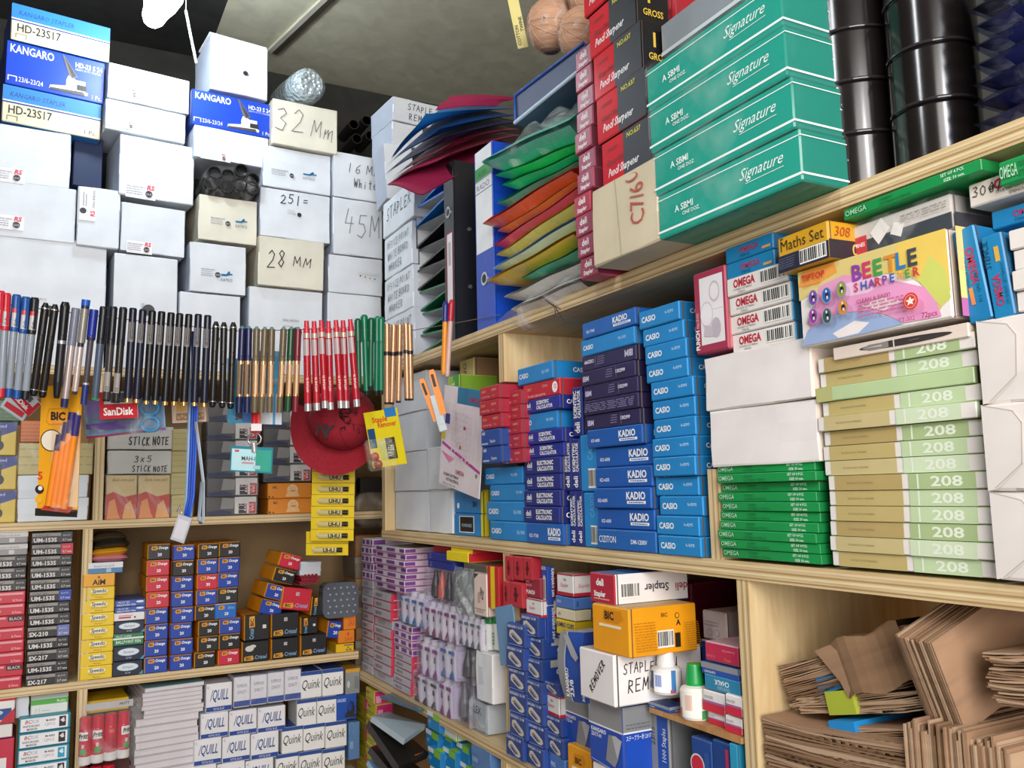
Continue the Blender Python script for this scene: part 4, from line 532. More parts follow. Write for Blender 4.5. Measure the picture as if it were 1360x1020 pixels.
T('tyk', 'cardboard_carton', 'box', 'yellowish carton with black handwriting', ('#c9b87c', '#8a6a48', '#8a6a48', '#c0b078'), [('T', 'f', 'TYKING', .5, .5, .22, '#2a2420', {'rot': 90, 'i': .15, 'w': .5}), ('T', 'f', 'TIP', .85, .02, .3, '#2a2420', {'rot': 90, 'w': .34}), ('Q', 'f', 0, 0, 1, .38, '#b09a5c00'[:7])][:2] + [('S', 'f', [(0, .42), (1, .42)], .03, '#a89258')], rough=.7)
T('taped', 'tape_dispenser_box', 'box', 'slim yellow-green tape dispenser box on end', ('#9cc23a', '#7aa02c', '#c9cf3a', '#a8c84a'), [('Q', 'f', .5, 0, 1, 1, '#4aa03c'), ('T', 'f', 'Tape Dispenser', .38, .92, .24, '#f2f4e2', {'rot': -90, 'b': .02, 'w': .84}), ('T', 'f', '11800', .66, .7, .3, W_, {'rot': -90, 'b': .04, 'w': .5})])
T('stpk', 'desk_stapler_pack', 'stapler pack', 'blister packed black stapler', ('#4c4a4a', '#3c3a3a', '#3c3a3a', '#5a5858'), [('Q', 'f', .56, .08, .99, .98, '#d6d3d0'), ('P', 'f', [(.0, .2), (.28, .3), (.5, .2), (.5, .08), (.06, .05)], '#1d2a52'), ('P', 'f', [(.28, .35), (.32, .95), (.56, .9), (.54, .36)], '#8d8b88'), ('Q', 'f', .64, .1, .8, .62, '#23262f'), ('Q', 'f', .84, .1, .98, .7, '#b22a36'), ('T', 'f', 'deli', .94, .2, .3, '#e8c8c8', {'rot': 90, 'w': .4})], wrap='film_soft', seam=False)
T('snote', 'sticky_note_pack', 'sticky notes', 'film wrapped sticky note pack with red printed flames', ('#c9b078', '#b09a68', '#b09a68', '#c9b078'), [('P', 'f', [(0, 0), (0, .55), (.25, .62), (.6, .5), (1, .56), (1, 0)], '#b83a2a'), ('P', 'f', [(.05, 0), (.12, .4), (.3, .46), (.42, .1), (.5, 0)], '#d98a4a'), ('P', 'f', [(.55, 0), (.62, .3), (.8, .42), (.95, .1), (1, 0)], '#e0a05a'), ('T', 'f', 'Stick note pad', .2, .86, .07, '#7a4a20', {'i': .2, 'w': .7})], wrap=True, seam=False)
T('ynote', 'sticky_note_stack', 'sticky notes', 'wrapped stack of pale yellow sticky pads', ('#b8a968', '#a09258', '#a09258', '#c0b070'), lines('f', 0, .8, 1, 3, .25, '#978a50', .02), wrap=True, seam=False)
T('compass', 'geometry_pack', 'blister pack', 'yellow and blue blister card with dark compass', ('#c9ac1e', '#8a7a18', '#8a7a18', '#c9ac1e'), [('P', 'f', [(0, .45), (0, 1), (1, 1), (1, .75)], '#2a3a80'), ('C', 'f', .4, .3, .16, '#2a2a30'), ('Q', 'f', .33, .3, .5, .75, '#24242a'), ('T', 'f', 'Maped', .2, .84, .1, '#c9cfe4', {'w': .6})], wrap='film_soft', seam=False)
T('sblis', 'small_carton', 'box', 'dark carton', ('#3a3634', '#2c2826', '#2c2826', '#3a3634'), [])
T('orng', 'sticky_note_stack', 'sticky notes', 'short stack of orange paper pads', ('#c46a2a', '#a0561f', '#a0561f', '#c9782f'), lines('f', 0, .8, 1, 5, .17, '#a85a22', .02), seam=False)
T('greens', 'sticky_note_stack', 'sticky notes', 'dark green pad of index tabs', ('#34583a', '#2a4830', '#2a4830', '#3a6242'), lines('f', 0, .8, 1, 4, .2, '#6a9a4a', .03), seam=False)
# ================================================================== THE SETTING
ZT, ZM, ZL, ZB = .272, -.042, -.357, -.62            # shelf tops of the back unit, from the eye
RT, RM, RL, RB = .274, -.08, -.402, -.75             # and of the right-hand unit
CEIL = EYE + 1.2
PLY = wood('pale_plywood', '#c9ac7c', '#dcc599', (3, 26, 26)); PLYV = wood('pale_plywood_upright', '#cbae7e', '#dcc598', (26, 26, 3))
HARD = wood('tan_board', '#a98a62', '#bc9c70', (2, 5, 2), .7); EDGE = wood('plywood_edge', '#b8986a', '#e2cda4', (3, 90, 160))
PAINT = plaster('dim_paint', '#4a4944', '#55534c', 5); CEILM = plaster('soft_board', '#cbc5ac', '#dcd6be', 6); DARKC = plaster('painted_shade_board', '#2a2a28', '#353430', 5)
def slab(name, lo, hi, m, par=None):
    b = MB(); b.box(0, 0, 0, hi[0] - lo[0], hi[1] - lo[1], hi[2] - lo[2], m); return b.build(name, par, lo)
structure(slab('floor', (-1.7, -3.4, -.1), (.85, .52, 0), plaster('cement', '#6f6a64', '#86807a', 4)))
structure(slab('wall_back', (-1.7, .42, 0), (.85, .52, CEIL), DARKC))  # dark colour stands in for the shade behind the boxes
structure(slab('wall_right', (.75, -3.4, 0), (.85, .42, CEIL), PAINT))
structure(slab('wall_left', (-1.8, -3.4, 0), (-1.7, .52, CEIL), PAINT))
structure(slab('ceiling', (-.30, -3.4, CEIL), (.85, .52, CEIL + .05), CEILM))
structure(slab('ceiling', (-1.8, -3.4, CEIL), (-.30, .52, CEIL + .05), DARKC))  # shade on the left ceiling painted in as a darker board colour
b = MB(); p0, p1 = onZ(357, 66, CEIL - EYE + EYE), onZ(436, -10, CEIL - EYE + EYE)
dv = (p1 - p0).normalized(); sd = Vector((-dv.y, dv.x, 0)) * .009
for off, m in ((0, '#d8d4c0'), (1, '#4a4438')):
    q0, q1 = p0 + sd * (off * 1.6 - .5), p0 + dv * 1.6 + sd * (off * 1.6 - .5)
    b.add([q0, q1, q1 + sd * 1.4, q0 + sd * 1.4, q0 + Vector((0, 0, -.008)), q1 + Vector((0, 0, -.008)), q1 + sd * 1.4 + Vector((0, 0, -.008)), q0 + sd * 1.4 + Vector((0, 0, -.008))], [(0, 1, 2, 3), (4, 7, 6, 5), (0, 4, 5, 1), (1, 5, 6, 2), (2, 6, 7, 3), (3, 7, 4, 0)], m)
structure(b.build('trim_1'))
# ---- shelving
def board(par, name, lo, hi, m):
    b = MB(); w, d, h = (hi[i] - lo[i] for i in range(3)); b.box(0, 0, 0, w, d, h, m); ln = [card(c, .7) for c in ('#a5865a', '#e4d0a4', '#ac8c60', '#dfc99c')]
    if name == 'shelf_board':                            # the plies show along the front edge
        for k in range(4):
            z0, z1 = h * (.12 + k * .2), h * (.12 + k * .2 + (.07 if k % 2 == 0 else .12))
            if par is LU: b.quad((0, -.0003, z0), (w, -.0003, z0), (w, -.0003, z1), (0, -.0003, z1), ln[k])
            else: b.quad((-.0003, d, z0), (-.0003, 0, z0), (-.0003, 0, z1), (-.0003, d, z1), ln[k])
    elif name == 'upright':
        for k in range(4):
            q0, q1 = .1 + k * .22, .1 + k * .22 + (.07 if k % 2 == 0 else .12)
            if par is LU: b.quad((w * q0, -.0003, 0), (w * q1, -.0003, 0), (w * q1, -.0003, h), (w * q0, -.0003, h), ln[k])
            else: b.quad((-.0003, d * q1, 0), (-.0003, d * q0, 0), (-.0003, d * q0, h), (-.0003, d * q1, h), ln[k])
    return b.build(name, par, lo)
LU = empty('shelving_unit', (0, 0, 0)); tag(LU, 'pale plywood shelving along the back wall, full of boxed stationery', 'shelves')
E_ = EYE; tk = .017
for z, xa, xb in ((ZT, -1.6, .0), (ZM, -1.6, .355), (ZL, -1.6, -.004), (ZB, -1.6, -.004), (-1.1, -1.6, -.004)):
    board(LU, 'shelf_board', (xa, 0, E_ + z - tk), (xb, .36, E_ + z), PLY)
for xa, za, zb in ((-.580, -1.45, ZM - tk), (-.563, ZM, ZT - tk), (-1.2, -1.45, ZT - tk)):
    zz = [za] + [z for z in (-1.1, ZB, ZL, ZM) if za < z < zb] + [zb]
    for k in range(len(zz) - 1):
        top = zz[k + 1] - (tk if zz[k + 1] in (-1.1, ZB, ZL, ZM) else 0)
        board(LU, 'upright', (xa, .001, E_ + zz[k]), (xa + .018, .36, E_ + top), PLYV)
board(LU, 'back_panel', (-1.6, .36, .0), (.355, .375, E_ + ZT), HARD)
RU = empty('shelving_unit', (0, 0, 0)); tag(RU, 'pale plywood shelving along the right-hand wall with tall dividers', 'shelves')
tr = .019
for z, ya, yb in ((RT, -2.2, .35), (RM, -2.2, -.15), (RL, -2.2, .30), (RB, -2.2, .30), (-1.1, -2.2, .30)):
    board(RU, 'shelf_board', (0, ya, E_ + z - tr), (.36, yb, E_ + z), wood('pale_plywood_side', '#c9ac7c', '#dcc599', (26, 3, 40)))
for y, za, zb in ((-.168, RM, RT - tr), (-.742, .175, RT - tr), (-1.246, RM, .018), (-.742, RL, RM - tr), (-1.284, RL, RM - tr), (-.72, RB, RL - tr), (-1.284, RB, RL - tr), (-2.1, RB, RT - tr)):
    board(RU, 'upright', (.0015, y, E_ + za), (.36, y + .018, E_ + zb), PLYV)
board(RU, 'upright', (.16, -.742, E_ + RM), (.36, -.724, E_ + .175), PLYV); board(RU, 'upright', (.19, -1.246, E_ + .018), (.36, -1.228, E_ + RT - tr), PLYV)
board(RU, 'back_panel', (.36, -2.2, 0), (.375, .35, E_ + RT), HARD)
# ================================================================== WHITE CARTONS ON THE TOP BACK SHELF
WCART = 'white cartons stacked on the top back shelf'
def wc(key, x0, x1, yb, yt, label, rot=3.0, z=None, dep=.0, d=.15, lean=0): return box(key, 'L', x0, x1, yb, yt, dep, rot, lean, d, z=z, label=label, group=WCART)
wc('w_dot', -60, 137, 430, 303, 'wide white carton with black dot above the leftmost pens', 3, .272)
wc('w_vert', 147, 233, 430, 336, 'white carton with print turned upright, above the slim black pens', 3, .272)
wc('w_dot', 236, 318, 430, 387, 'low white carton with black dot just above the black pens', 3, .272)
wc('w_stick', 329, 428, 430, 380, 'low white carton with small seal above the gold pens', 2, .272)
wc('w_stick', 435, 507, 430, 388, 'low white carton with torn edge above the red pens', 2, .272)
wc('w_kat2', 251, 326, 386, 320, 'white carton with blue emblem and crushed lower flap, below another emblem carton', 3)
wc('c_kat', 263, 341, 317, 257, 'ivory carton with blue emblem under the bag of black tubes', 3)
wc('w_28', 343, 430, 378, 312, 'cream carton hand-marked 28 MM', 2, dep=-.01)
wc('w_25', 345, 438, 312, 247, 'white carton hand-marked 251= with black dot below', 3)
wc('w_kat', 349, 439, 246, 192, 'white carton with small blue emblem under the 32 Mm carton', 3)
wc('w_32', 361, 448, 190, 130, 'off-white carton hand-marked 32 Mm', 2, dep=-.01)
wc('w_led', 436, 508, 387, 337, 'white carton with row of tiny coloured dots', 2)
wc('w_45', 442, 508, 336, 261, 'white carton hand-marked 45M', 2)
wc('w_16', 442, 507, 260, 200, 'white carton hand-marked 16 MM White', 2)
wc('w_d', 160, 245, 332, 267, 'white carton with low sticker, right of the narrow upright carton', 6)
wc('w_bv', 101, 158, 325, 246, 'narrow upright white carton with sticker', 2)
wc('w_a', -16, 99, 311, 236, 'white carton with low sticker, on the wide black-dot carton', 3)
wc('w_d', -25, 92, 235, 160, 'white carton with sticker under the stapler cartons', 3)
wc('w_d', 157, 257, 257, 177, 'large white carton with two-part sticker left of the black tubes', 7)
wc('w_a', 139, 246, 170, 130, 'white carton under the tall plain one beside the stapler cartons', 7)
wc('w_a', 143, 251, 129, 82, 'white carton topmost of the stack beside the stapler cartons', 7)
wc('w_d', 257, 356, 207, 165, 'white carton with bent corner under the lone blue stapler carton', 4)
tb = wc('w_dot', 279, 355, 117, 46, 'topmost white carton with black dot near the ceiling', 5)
b = MB(); b.box(-.004, -.002, .0, .128, .10, .004, card('#d9dbe0')); f = b.build('lid', tb, (.0, .0, tb.dimensions.z)); f.rotation_euler = (0, R(1.5), 0); f['label'] = 'loose lid flap lying open on top'
KGRP = 'stapler cartons on the top back shelf'
box('kang_cream', 'L', 2, 133, 160, 111, 0, 8, d=.14, label='lowest cream stapler carton with blue band, left end', group=KGRP)
box('kang_blue', 'L', 6, 138, 110, 52, 0, 8, d=.14, label='blue stapler carton between two cream ones', group=KGRP)
box('kang_cream', 'L', 14, 145, 51, 3, 0, 8, d=.14, label='topmost cream stapler carton with blue band', group=KGRP)
box('kang_blue', 'L', 254, 362, 164, 117, 0, 4, d=.14, label='lone blue stapler carton below the topmost white carton', group=KGRP)
T('navyc', 'carton', 'box', 'navy carton', ('#16284e', '#101d3a', '#101d3a', '#1c3058'), [])
box('navyc', 'L', 96, 135, 245, 178, .05, 8, d=.1, label='navy carton in shadow beside the small white cartons, upper left')
# cartons at the far end of the right-hand top shelf
box('w_opm', 'R', 511, 551, 0, 428, 0, d=.2, z=RT, label='white marker carton lowest in the far corner column', group='hand-lettered cartons in the corner')
box('w_opm', 'R', 511, 549, 427, 374, 0, d=.2, label='white marker carton second from bottom in the corner column', group='hand-lettered cartons in the corner')
box('w_opm', 'R', 511, 547, 373, 319, 0, d=.2, label='white marker carton third from bottom in the corner column', group='hand-lettered cartons in the corner')
box('w_stapler', 'R', 509, 550, 318, 272, 0, d=.2, label='white carton hand-lettered STAPLER in the corner column', group='hand-lettered cartons in the corner')
box('w_plain', 'L', 514, 552, 263, 190, -.17, -6, -4, d=.1, label='white carton leaning under the staple remover carton', group='hand-lettered cartons in the corner')
box('w_plain', 'L', 521, 562, 190, 160, -.165, 4, d=.12, label='plain white carton directly under the staple remover carton', group='hand-lettered cartons in the corner')
box('w_srem', 'L', 522, 590, 159, 127, -.165, 4, d=.13, label='topmost corner carton hand-lettered STAPLE REMOVER', group='hand-lettered cartons in the corner')
# bag of black comb tubes, bubble wrapped roll, dark rolls behind
t = empty('tube_bag', onY(270, 256, -.01)); tag(t, 'bag of black plastic tubes seen end on, between white cartons', 'bag of tubes')
for i, (px, py) in enumerate(((285, 229), (303, 233), (321, 226), (336, 238), (281, 243), (301, 247), (319, 244), (335, 249))):
    b = MB(); c = onY(px, py, -.012) - t.location; r = .0155
    b.lathe([(r * .84, .1), (r * .84, 0), (r, 0), (r, .1)], card('#2b2b2f', .2), 18, axis='y'); b.lathe([(r * .8, .06), (r * .8, .07)], card('#050506'), 12, axis='y'); b.build('tube', t, c)
def pillow(P, U, Wd, th, sag, m, taper=.25, nu=18, nv=10, N=None, wob=0.0, seed=1, tr=None, tv=.2):
    """soft flat pack: U along the shelf edge, Wd into the shelf, th thick"""
    b = MB(); up = N or Vector((0, 0, 1)); rnd = random.Random(seed); ph = rnd.uniform(0, 6)
    tr = taper if tr is None else tr
    def prof(t, k, k2): return min(1, t / k) ** .5 * min(1, (1 - t) / k2) ** .5
    for s in (1, -1):
        def fn(u, v):
            hh = th / 2 * max(0, prof(u, taper, tr)) * max(0, prof(v, tv, tv))
            return P + U * u + Wd * v + up * (s * hh + sag * math.sin(math.pi * u) + wob * math.sin(u * 17 + ph + v * 5) * hh / max(th, 1e-5))
        b.grid(fn, nu, nv, m)
    return b
P = onY(268, 236, -.012); pillow(Vector((0, 0, 0)) + (P - t.location), Vector((.128, 0, 0)), Vector((0, .12, 0)), .09, 0, film('#ffffff', .04, .3, 16), seed=4).build('plastic_bag', t)['label'] = 'clear crumpled plastic bag around the tubes'
BUB = newmat('bubble_film'); BUB[2].inputs['Base Color'].default_value = lin('#b9c6cc'); BUB[2].inputs['Roughness'].default_value = .12; BUB[2].inputs['Metallic'].default_value = .35
_v = BUB[1].nodes.new('ShaderNodeTexVoronoi'); _v.inputs['Scale'].default_value = 110; _b = BUB[1].nodes.new('ShaderNodeBump'); _b.inputs['Strength'].default_value = 1; _b.inputs['Distance'].default_value = .004; _t = BUB[1].nodes.new('ShaderNodeTexCoord'); BUB[1].links.new(_t.outputs['Object'], _v.inputs['Vector']); BUB[1].links.new(_v.outputs['Distance'], _b.inputs['Height']); BUB[1].links.new(_b.outputs['Normal'], BUB[2].inputs['Normal']); BUB = BUB[0]
t = empty('bubble_wrap_roll', onY(384, 122, .1)); tag(t, 'roll in clear bubble wrap lying above the 32 Mm carton', 'roll')
a0 = onY(378, 138, .16) - t.location; a1 = onY(412, 112, -.0) - t.location
b = MB(); b.tube([a0, a0.lerp(a1, .5), a1], [.036, .037, .036], card('#b4bec4', .25), 20); b.build('core', t)
b = MB(); b.tube([a0, a0.lerp(a1, .3), a0.lerp(a1, .85), a1, a1 + (a1 - a0) * .06], [.039, .042, .042, .039, .028], BUB, 24); b.build('bubble_wrap', t)
for i, (px, py) in enumerate(((470, 165), (487, 160), (474, 184), (492, 180))):
    b = MB(); b.lathe([(.014, 0), (.014, .1), (.012, .1), (.012, 0)], card('#22211f', .5), 14, axis='y'); o = b.build('dark_tube', None, onY(px, py, .22)); tag(o, 'dark tube end in shadow behind the 16 MM carton, %s' % ('upper left', 'upper right', 'lower left', 'lower right')[i], 'tube', 'dark tubes behind the corner cartons')
# ================================================================== BACK UNIT, MIDDLE COMPARTMENT
box('compass', 'L', -22, 20, 0, 652, .02, z=ZM, d=.03, label='yellow compass blister pack at left edge, lowest of three', group='compass packs')
box('compass', 'L', -20, 21, 651, 606, .02, d=.03, label='yellow compass blister pack at left edge, middle of three', group='compass packs')
box('compass', 'L', -20, 21, 605, 560, .02, d=.03, label='yellow compass blister pack at left edge, upper of three', group='compass packs')
S = stack
S('L', 22, 116, 632, 'w_plain w_plain', 'the pair behind the hanging orange pens', z=ZM, dep=.02)
box('ynote', 'L', 23, 123, 631, 588, .02, d=.12, label='wrapped stack of pale yellow sticky pads behind the hanging orange pens')
box('orng', 'L', 26, 62, 587, 558, .02, d=.1, label='short stack of orange paper pads behind the hanging orange pens')
box('greens', 'L', -20, 30, 559, 530, .02, d=.1, label='dark green tab pads above the compass packs')
box('snote', 'L', 139, 181, 0, 631, .02, z=ZM, d=.1, label='left one of two wrapped sticky note packs with flame print', group='flame print note packs')
box('snote', 'L', 182, 225, 0, 631, .02, z=ZM, d=.1, label='right one of two wrapped sticky note packs with flame print', group='flame print note packs')
box('w_3x5', 'L', 142, 228, 630, 598, .02, d=.12, label='grey-white carton hand-marked 3x5 STICK NOTE')
box('w_stnote', 'L', 142, 230, 597, 566, .02, d=.12, label='grey-white carton hand-marked STICK NOTE, above the 3x5 one')
S('L', 226, 255, 570, 'ynote ynote ynote ynote', 'the column behind the blue lanyard', z=ZM, dep=.015, d=.1)
S('L', 273, 341, 535, 'stpk stpk stpk stpk stpk stpk', 'the column behind the teal badge', z=ZM, dep=.02, d=.08, tilt=.3)
S('L', 355, 414, 642, 'bico bico', 'the pair left of the yellow glue cards', z=ZM, dep=.02, d=.1)
S('L', 349, 412, 545, 'stpk stpk stpk stpk', 'the column behind the red cap', yb=641, dep=.03, d=.08, tilt=.3)
S('L', 418, 474, 560, 'sblis sblis sblis', 'the column behind the yellow glue cards', z=ZM, dep=.05, d=.1)
box('sblis', 'L', 478, 519, 660, 634, .1, d=.1, label='dark carton in the corner above the brown plastic bundle')
o = pillow(Vector((0, 0, 0)), Vector((.095, .0, 0)), Vector((0, .1, 0)), .075, 0, card('#6f604e', .35), seed=3, wob=.004).build('plastic_bundle', None, onY(472, 678, .02)); tag(o, 'crumpled brown plastic bundle in the corner beside the glue cards', 'bundle')
pillow(Vector((-.002, -.004, 0)), Vector((.1, 0, 0)), Vector((0, .1, 0)), .084, 0, film('#e8dccc', .1, .5), seed=9).build('plastic_wrap', o)
T('dullpk', 'wrapped_carton', 'box', 'dull brown wrapped pack', ('#75654f', '#5c4e3c', '#5c4e3c', '#7c6c56'), [('Q', 'f', .0, .7, 1, .95, '#8a7a62')], wrap='film_soft', seam=False)
T('dullor', 'wrapped_carton', 'box', 'orange-brown wrapped pack', ('#a86a24', '#8a561c', '#8a561c', '#b0742c'), [('Q', 'f', .1, .2, .5, .8, '#8f7a5c')], wrap='film_soft', seam=False)
S('L', 472, 512, 712, 'dullpk:1.4 dullor:.7 dullpk:1.2 dullpk dullor:.6 dullpk:1.3 dullor:1.2', 'the shadowy corner column behind the leads', z=RL, dep=.07, d=.1)
# ================================================================== BACK UNIT, LOWER COMPARTMENT (pens)
S('L', -28, 29, 709, 'um_red um_redk um_red um_red um_red um_redk um_red um_red um um um um_grey um_grey', 'the leftmost stack', z=ZL, d=.14)
S('L', 33, 90, 709, 'sx um sx um sxb um um um_b um um um um_r um', 'the stack left of the divider', z=ZL, d=.14)
S('L', 105.5, 149, 764, 'speedo speedo speedo speedo speedo speedo speedo aim', 'the stack right of the divider', z=ZL, d=.14, jit=.003)
box('sblue', 'L', 117, 163, 763, 748, .0, d=.12, label='blue and white pen box on the yellow pin boxes')
o = pillow(Vector((0, 0, 0)), Vector((.072, 0, 0)), Vector((0, .1, 0)), .016, 0, card('#d88a98', .3)).build('pen_pouch', None, onY(120, 743, 0)); tag(o, 'pink and white pouch on the blue and white pen box', 'pouch')
for k, (py, c, n, dx) in enumerate(((736, '#d99a1c', 'yellow', 0), (727, '#2a2620', 'black', 3), (719, '#3a2f20', 'dark brown', -1))):
    o = pillow(Vector((0, 0, 0)), Vector((.07, .0, .004)), Vector((0, .1, 0)), .022, .002 * k, card(c, .3), seed=k).build('pen_pouch', None, onY(121 + dx, py, 0)); tag(o, '%s soft pouch in the heap above the yellow pin boxes' % n, 'pouch', 'soft pouches above the pin boxes')
S('L', 149, 190, 799, 'oval:21 oval:21 pgreen:16 oval:18 redwht:11 pblue:8 pblue:9', 'the short stack beside the yellow pin boxes', z=ZL, d=.12)
S('L', 191, 222, 724, 'bic_b bic_b bic_b bic_b bic_r bic_r bic_r bic_k', 'the first orange pen column', z=ZL, d=.14)
S('L', 225, 254.5, 725, 'bic_b bic_b bic_b bic_b bic_b bic_b bic_k bic_b', 'the second orange pen column', z=ZL, d=.14, jit=.006)
S('L', 258, 286, 723, 'bic_k bic_k bic_k bic_k bic_b bic_r bic_b bic_k', 'the third orange pen column', z=ZL, d=.14, dx=(0, 12, 14, 0, 0, 2, 3, 5))
S('L', 289, 318, 721, 'bic_r bic_k bic_b bic_f bic_k bic_b bic_b bic_k', 'the fourth orange pen column', z=ZL, d=.14, dx=(0, 4, 6, -18, -10, -6, -6, -4))
CG = 'large black pen boxes on the lower back shelf'
B = box
B('crisw', 'L', 321, 357, 0, 853, .0, z=ZL, d=.13, label='large black pen box with white splash, lowest left', group=CG)
B('cris', 'L', 360, 396.5, 0, 849, .0, z=ZL, d=.13, label='large black pen box, lowest middle of the big black ones', group=CG)
B('cris', 'L', 399, 434, 0, 844, .0, z=ZL, d=.13, label='large black pen box, lowest and nearest the corner', group=CG)
B('crisv', 'L', 324, 358, 852, 817, .0, d=.13, label='black pen box turned sideways on the white splash box', group=CG)
B('cris', 'L', 360, 397, 848, 815, .0, d=.13, label='large black pen box on the lowest middle one', group=CG)
B('crisv', 'L', 399, 422, 843, 820, .0, d=.13, label='small black pen box turned sideways under the slanting red box', group=CG)
LN = 'slanting pile of orange pen boxes'
B('bic_b', 'L', 344, 373, 814, 794, .0, 2, 17, d=.12, label='blue faced pen box lowest in the slanting pile', group=LN)
B('bic_b', 'L', 350, 380, 793, 773, .0, 2, 17, d=.12, label='blue faced pen box second from bottom in the slanting pile', group=LN)
B('bic_k', 'L', 361, 390, 771, 752, .0, 2, 17, d=.12, label='black faced pen box second from top in the slanting pile', group=LN)
B('bic_r', 'L', 369, 398, 751, 732, .0, 2, 17, d=.12, label='red faced pen box topmost in the slanting pile', group=LN)
B('crisr', 'L', 372, 411, 809, 779, -.01, 2, 9, d=.1, label='large red pen box slanting on the black ones', group=CG)
B('crisv', 'L', 412, 431, 818, 792, .0, 2, 6, d=.1, label='small black pen box sideways, right of the slanting red box', group=CG)
t = empty('pencil_bundle', onY(397, 778, .0)); tag(t, 'bundle of red pencils seen end on above the slanting red box', 'pencils')
for i in range(3):
    for j in range(5):
        b = MB(); b.lathe([(.0042, 0), (.0042, .12)], '#b81c34', 6, axis='y'); b.lathe([(.0024, -.0004), (.0024, .0)], '#3a1218', 6, axis='y'); b.build('pencil', t, (.006 + j * .0082 + (i % 2) * .004, 0, .005 + i * .0078))
o = B('w_plain', 'L', 398, 426, 765, 746, .0, 2, 3, d=.06, label='small white carton on the red pencil bundle')
t = empty('pin_tub', onY(428, 822, -.01)); tag(t, 'round-cornered clear tub of pins beside the black pen boxes', 'tub')
Wt = .082; rr = .016
def rrect(w, h, r, n=5): return [(cx + r * math.cos(a), cz + r * math.sin(a)) for cx, cz, a0 in ((w - r, r, -90), (w - r, h - r, 0), (r, h - r, 90), (r, r, 180)) for a in [R(a0 + 90 * i / n) for i in range(n + 1)]]
def prism(b, pts, y0, y1, m, smooth=False):
    n = len(pts); vs = [(x, y0, z) for x, z in pts] + [(x, y1, z) for x, z in pts]
    b.add(vs, [tuple(range(n)), tuple(range(2 * n - 1, n - 1, -1))], m); b.add(vs, [(i, i + n, (i + 1) % n + n, (i + 1) % n) for i in range(n)], m, smooth)
b = MB(); prism(b, rrect(Wt, .078, rr), .002, .03, card('#4e5258', .15)); b.build('tub', t)
b = MB(); prism(b, rrect(Wt, .078, rr), -.006, .002, card('#5e636c', .12)); b.build('lid', t)
b = MB()
for i in range(5):
    for j in range(5):
        b.lathe([(.002, -.0075), (.0025, -.006)], card('#a9adb4', .2), 8, (.012 + i * .0145 + (j % 2) * .004, 0, .012 + j * .0135), 'y')
b.build('pin_heads', t)
B('yel', 'L', 446, 470, 0, 856, .0, z=ZL, d=.09, label='small yellow box lowest beside the corner post')
B('oran', 'L', 449, 471, 855, 838, .0, d=.09, label='small orange box on the yellow box', group='small orange boxes by the corner')
B('oran', 'L', 456, 473, 837, 806, .0, d=.09, label='taller orange box above, beside the pin tub', group='small orange boxes by the corner')
B('bic_b', 'L', 433, 452, 847, 824, .0, 2, 9, d=.1, label='small blue faced box under the pin tub')
# ================================================================== BACK UNIT, BOTTOM COMPARTMENT
B('pinkp', 'L', -26, 14, 0, 985, .0, z=ZB, d=.12, label='crimson box with white label at the lower left edge')
B('wht_pl', 'L', -26, 16, 984, 966, .0, d=.12, label='plain white box between crimson and red-bordered boxes')
B('wht_red', 'L', -26, 19, 965, 931, .0, d=.12, label='white box with red border and blue picture, left edge')
S('L', 18, 89, 955, 'wbm wbm wbm wbm wbm_c wbm wbm', 'the marker stack at bottom left', z=ZB, d=.13, jit=.003)
B('grw', 'L', 40, 90, 954, 921, .02, d=.1, label='white and green striped box on the marker boxes')
B('w_plain', 'L', 20, 38, 954, 926, .02, d=.1, label='grey-white wrapped carton on the marker boxes, left of striped box')
ym = B('ylw', 'L', 115, 171, 949, 932, .03, 3, d=.1, label='plain yellow carton behind the glue sticks')
T('ylbase', 'carton', 'box', 'dark carton', ('#5a2a26', '#3a1c1a', '#3a1c1a', '#4a2422'), [])
B('ylbase', 'L', 120, 172, 0, 950, .055, 3, z=ZB, d=.08, label='dark carton behind the glue sticks, under the yellow one')
# glue sticks
def glue(x0, yb, yt, label, k):
    P = onY(x0, yb, -.015); h = slide(P, Vector((0, 0, 1)), py=yt); t = empty('glue_stick', P, (0, 0, R(-20 + k * 16))); r = .0115
    b = MB(); b.lathe([(r, .016), (r, h * .72), (r * .96, h * .74), (r * .96, h * .97), (r * .8, h)], card('#c8203a', .3), 18)
    b.build('barrel', t)
    b = MB(); b.lathe([(r * .98, 0), (r * 1.04, .002), (r * 1.04, .016)], card('#dcdad6', .4), 18); b.build('base_cap', t)['label'] = 'white base cap'
    b = MB()
    def cyl(u, v, a0=-130, a1=-40, z0=.42, z1=.66): a = R(a0 + (a1 - a0) * u); return Vector((r * 1.02 * math.cos(a), r * 1.02 * math.sin(a), h * (z0 + (z1 - z0) * v)))
    if k != 2:
        b.grid(lambda u, v: cyl(u, v, -140, -50, .52, .7), 6, 1, card('#eeeae6')); b.text('Pritt', Vector((-r * .75, -r * 1.06, h * .56)), Vector((1, -.0, .08)).normalized(), Vector((0, 0, 1)), h * .1, ink('#2a2226'), .04, .2, maxw=r * 1.5)
        b.grid(lambda u, v: cyl(u, v, -120, -60, .22, .34), 4, 2, card('#4a9a4e')); b.grid(lambda u, v: cyl(u, v, -105, -80, .36, .44), 4, 1, card('#d8c0c0'))
    else:
        b.grid(lambda u, v: cyl(u, v, -120, -70, .6, .68), 4, 1, card('#d8604a')); b.grid(lambda u, v: cyl(u, v, -125, -60, .2, .5), 4, 1, card('#b01c34'))
    b.build('label', t); tag(t, label, 'glue stick', 'red glue sticks in the clear pack')
for k, x in enumerate((112, 129, 146, 163)):
    glue(x, 1015 - k * 3.2, 952 - k * 2.5, 'red glue stick, %s in the upper clear pack' % ('leftmost', 'second from left', 'third from left', 'rightmost')[k], k)
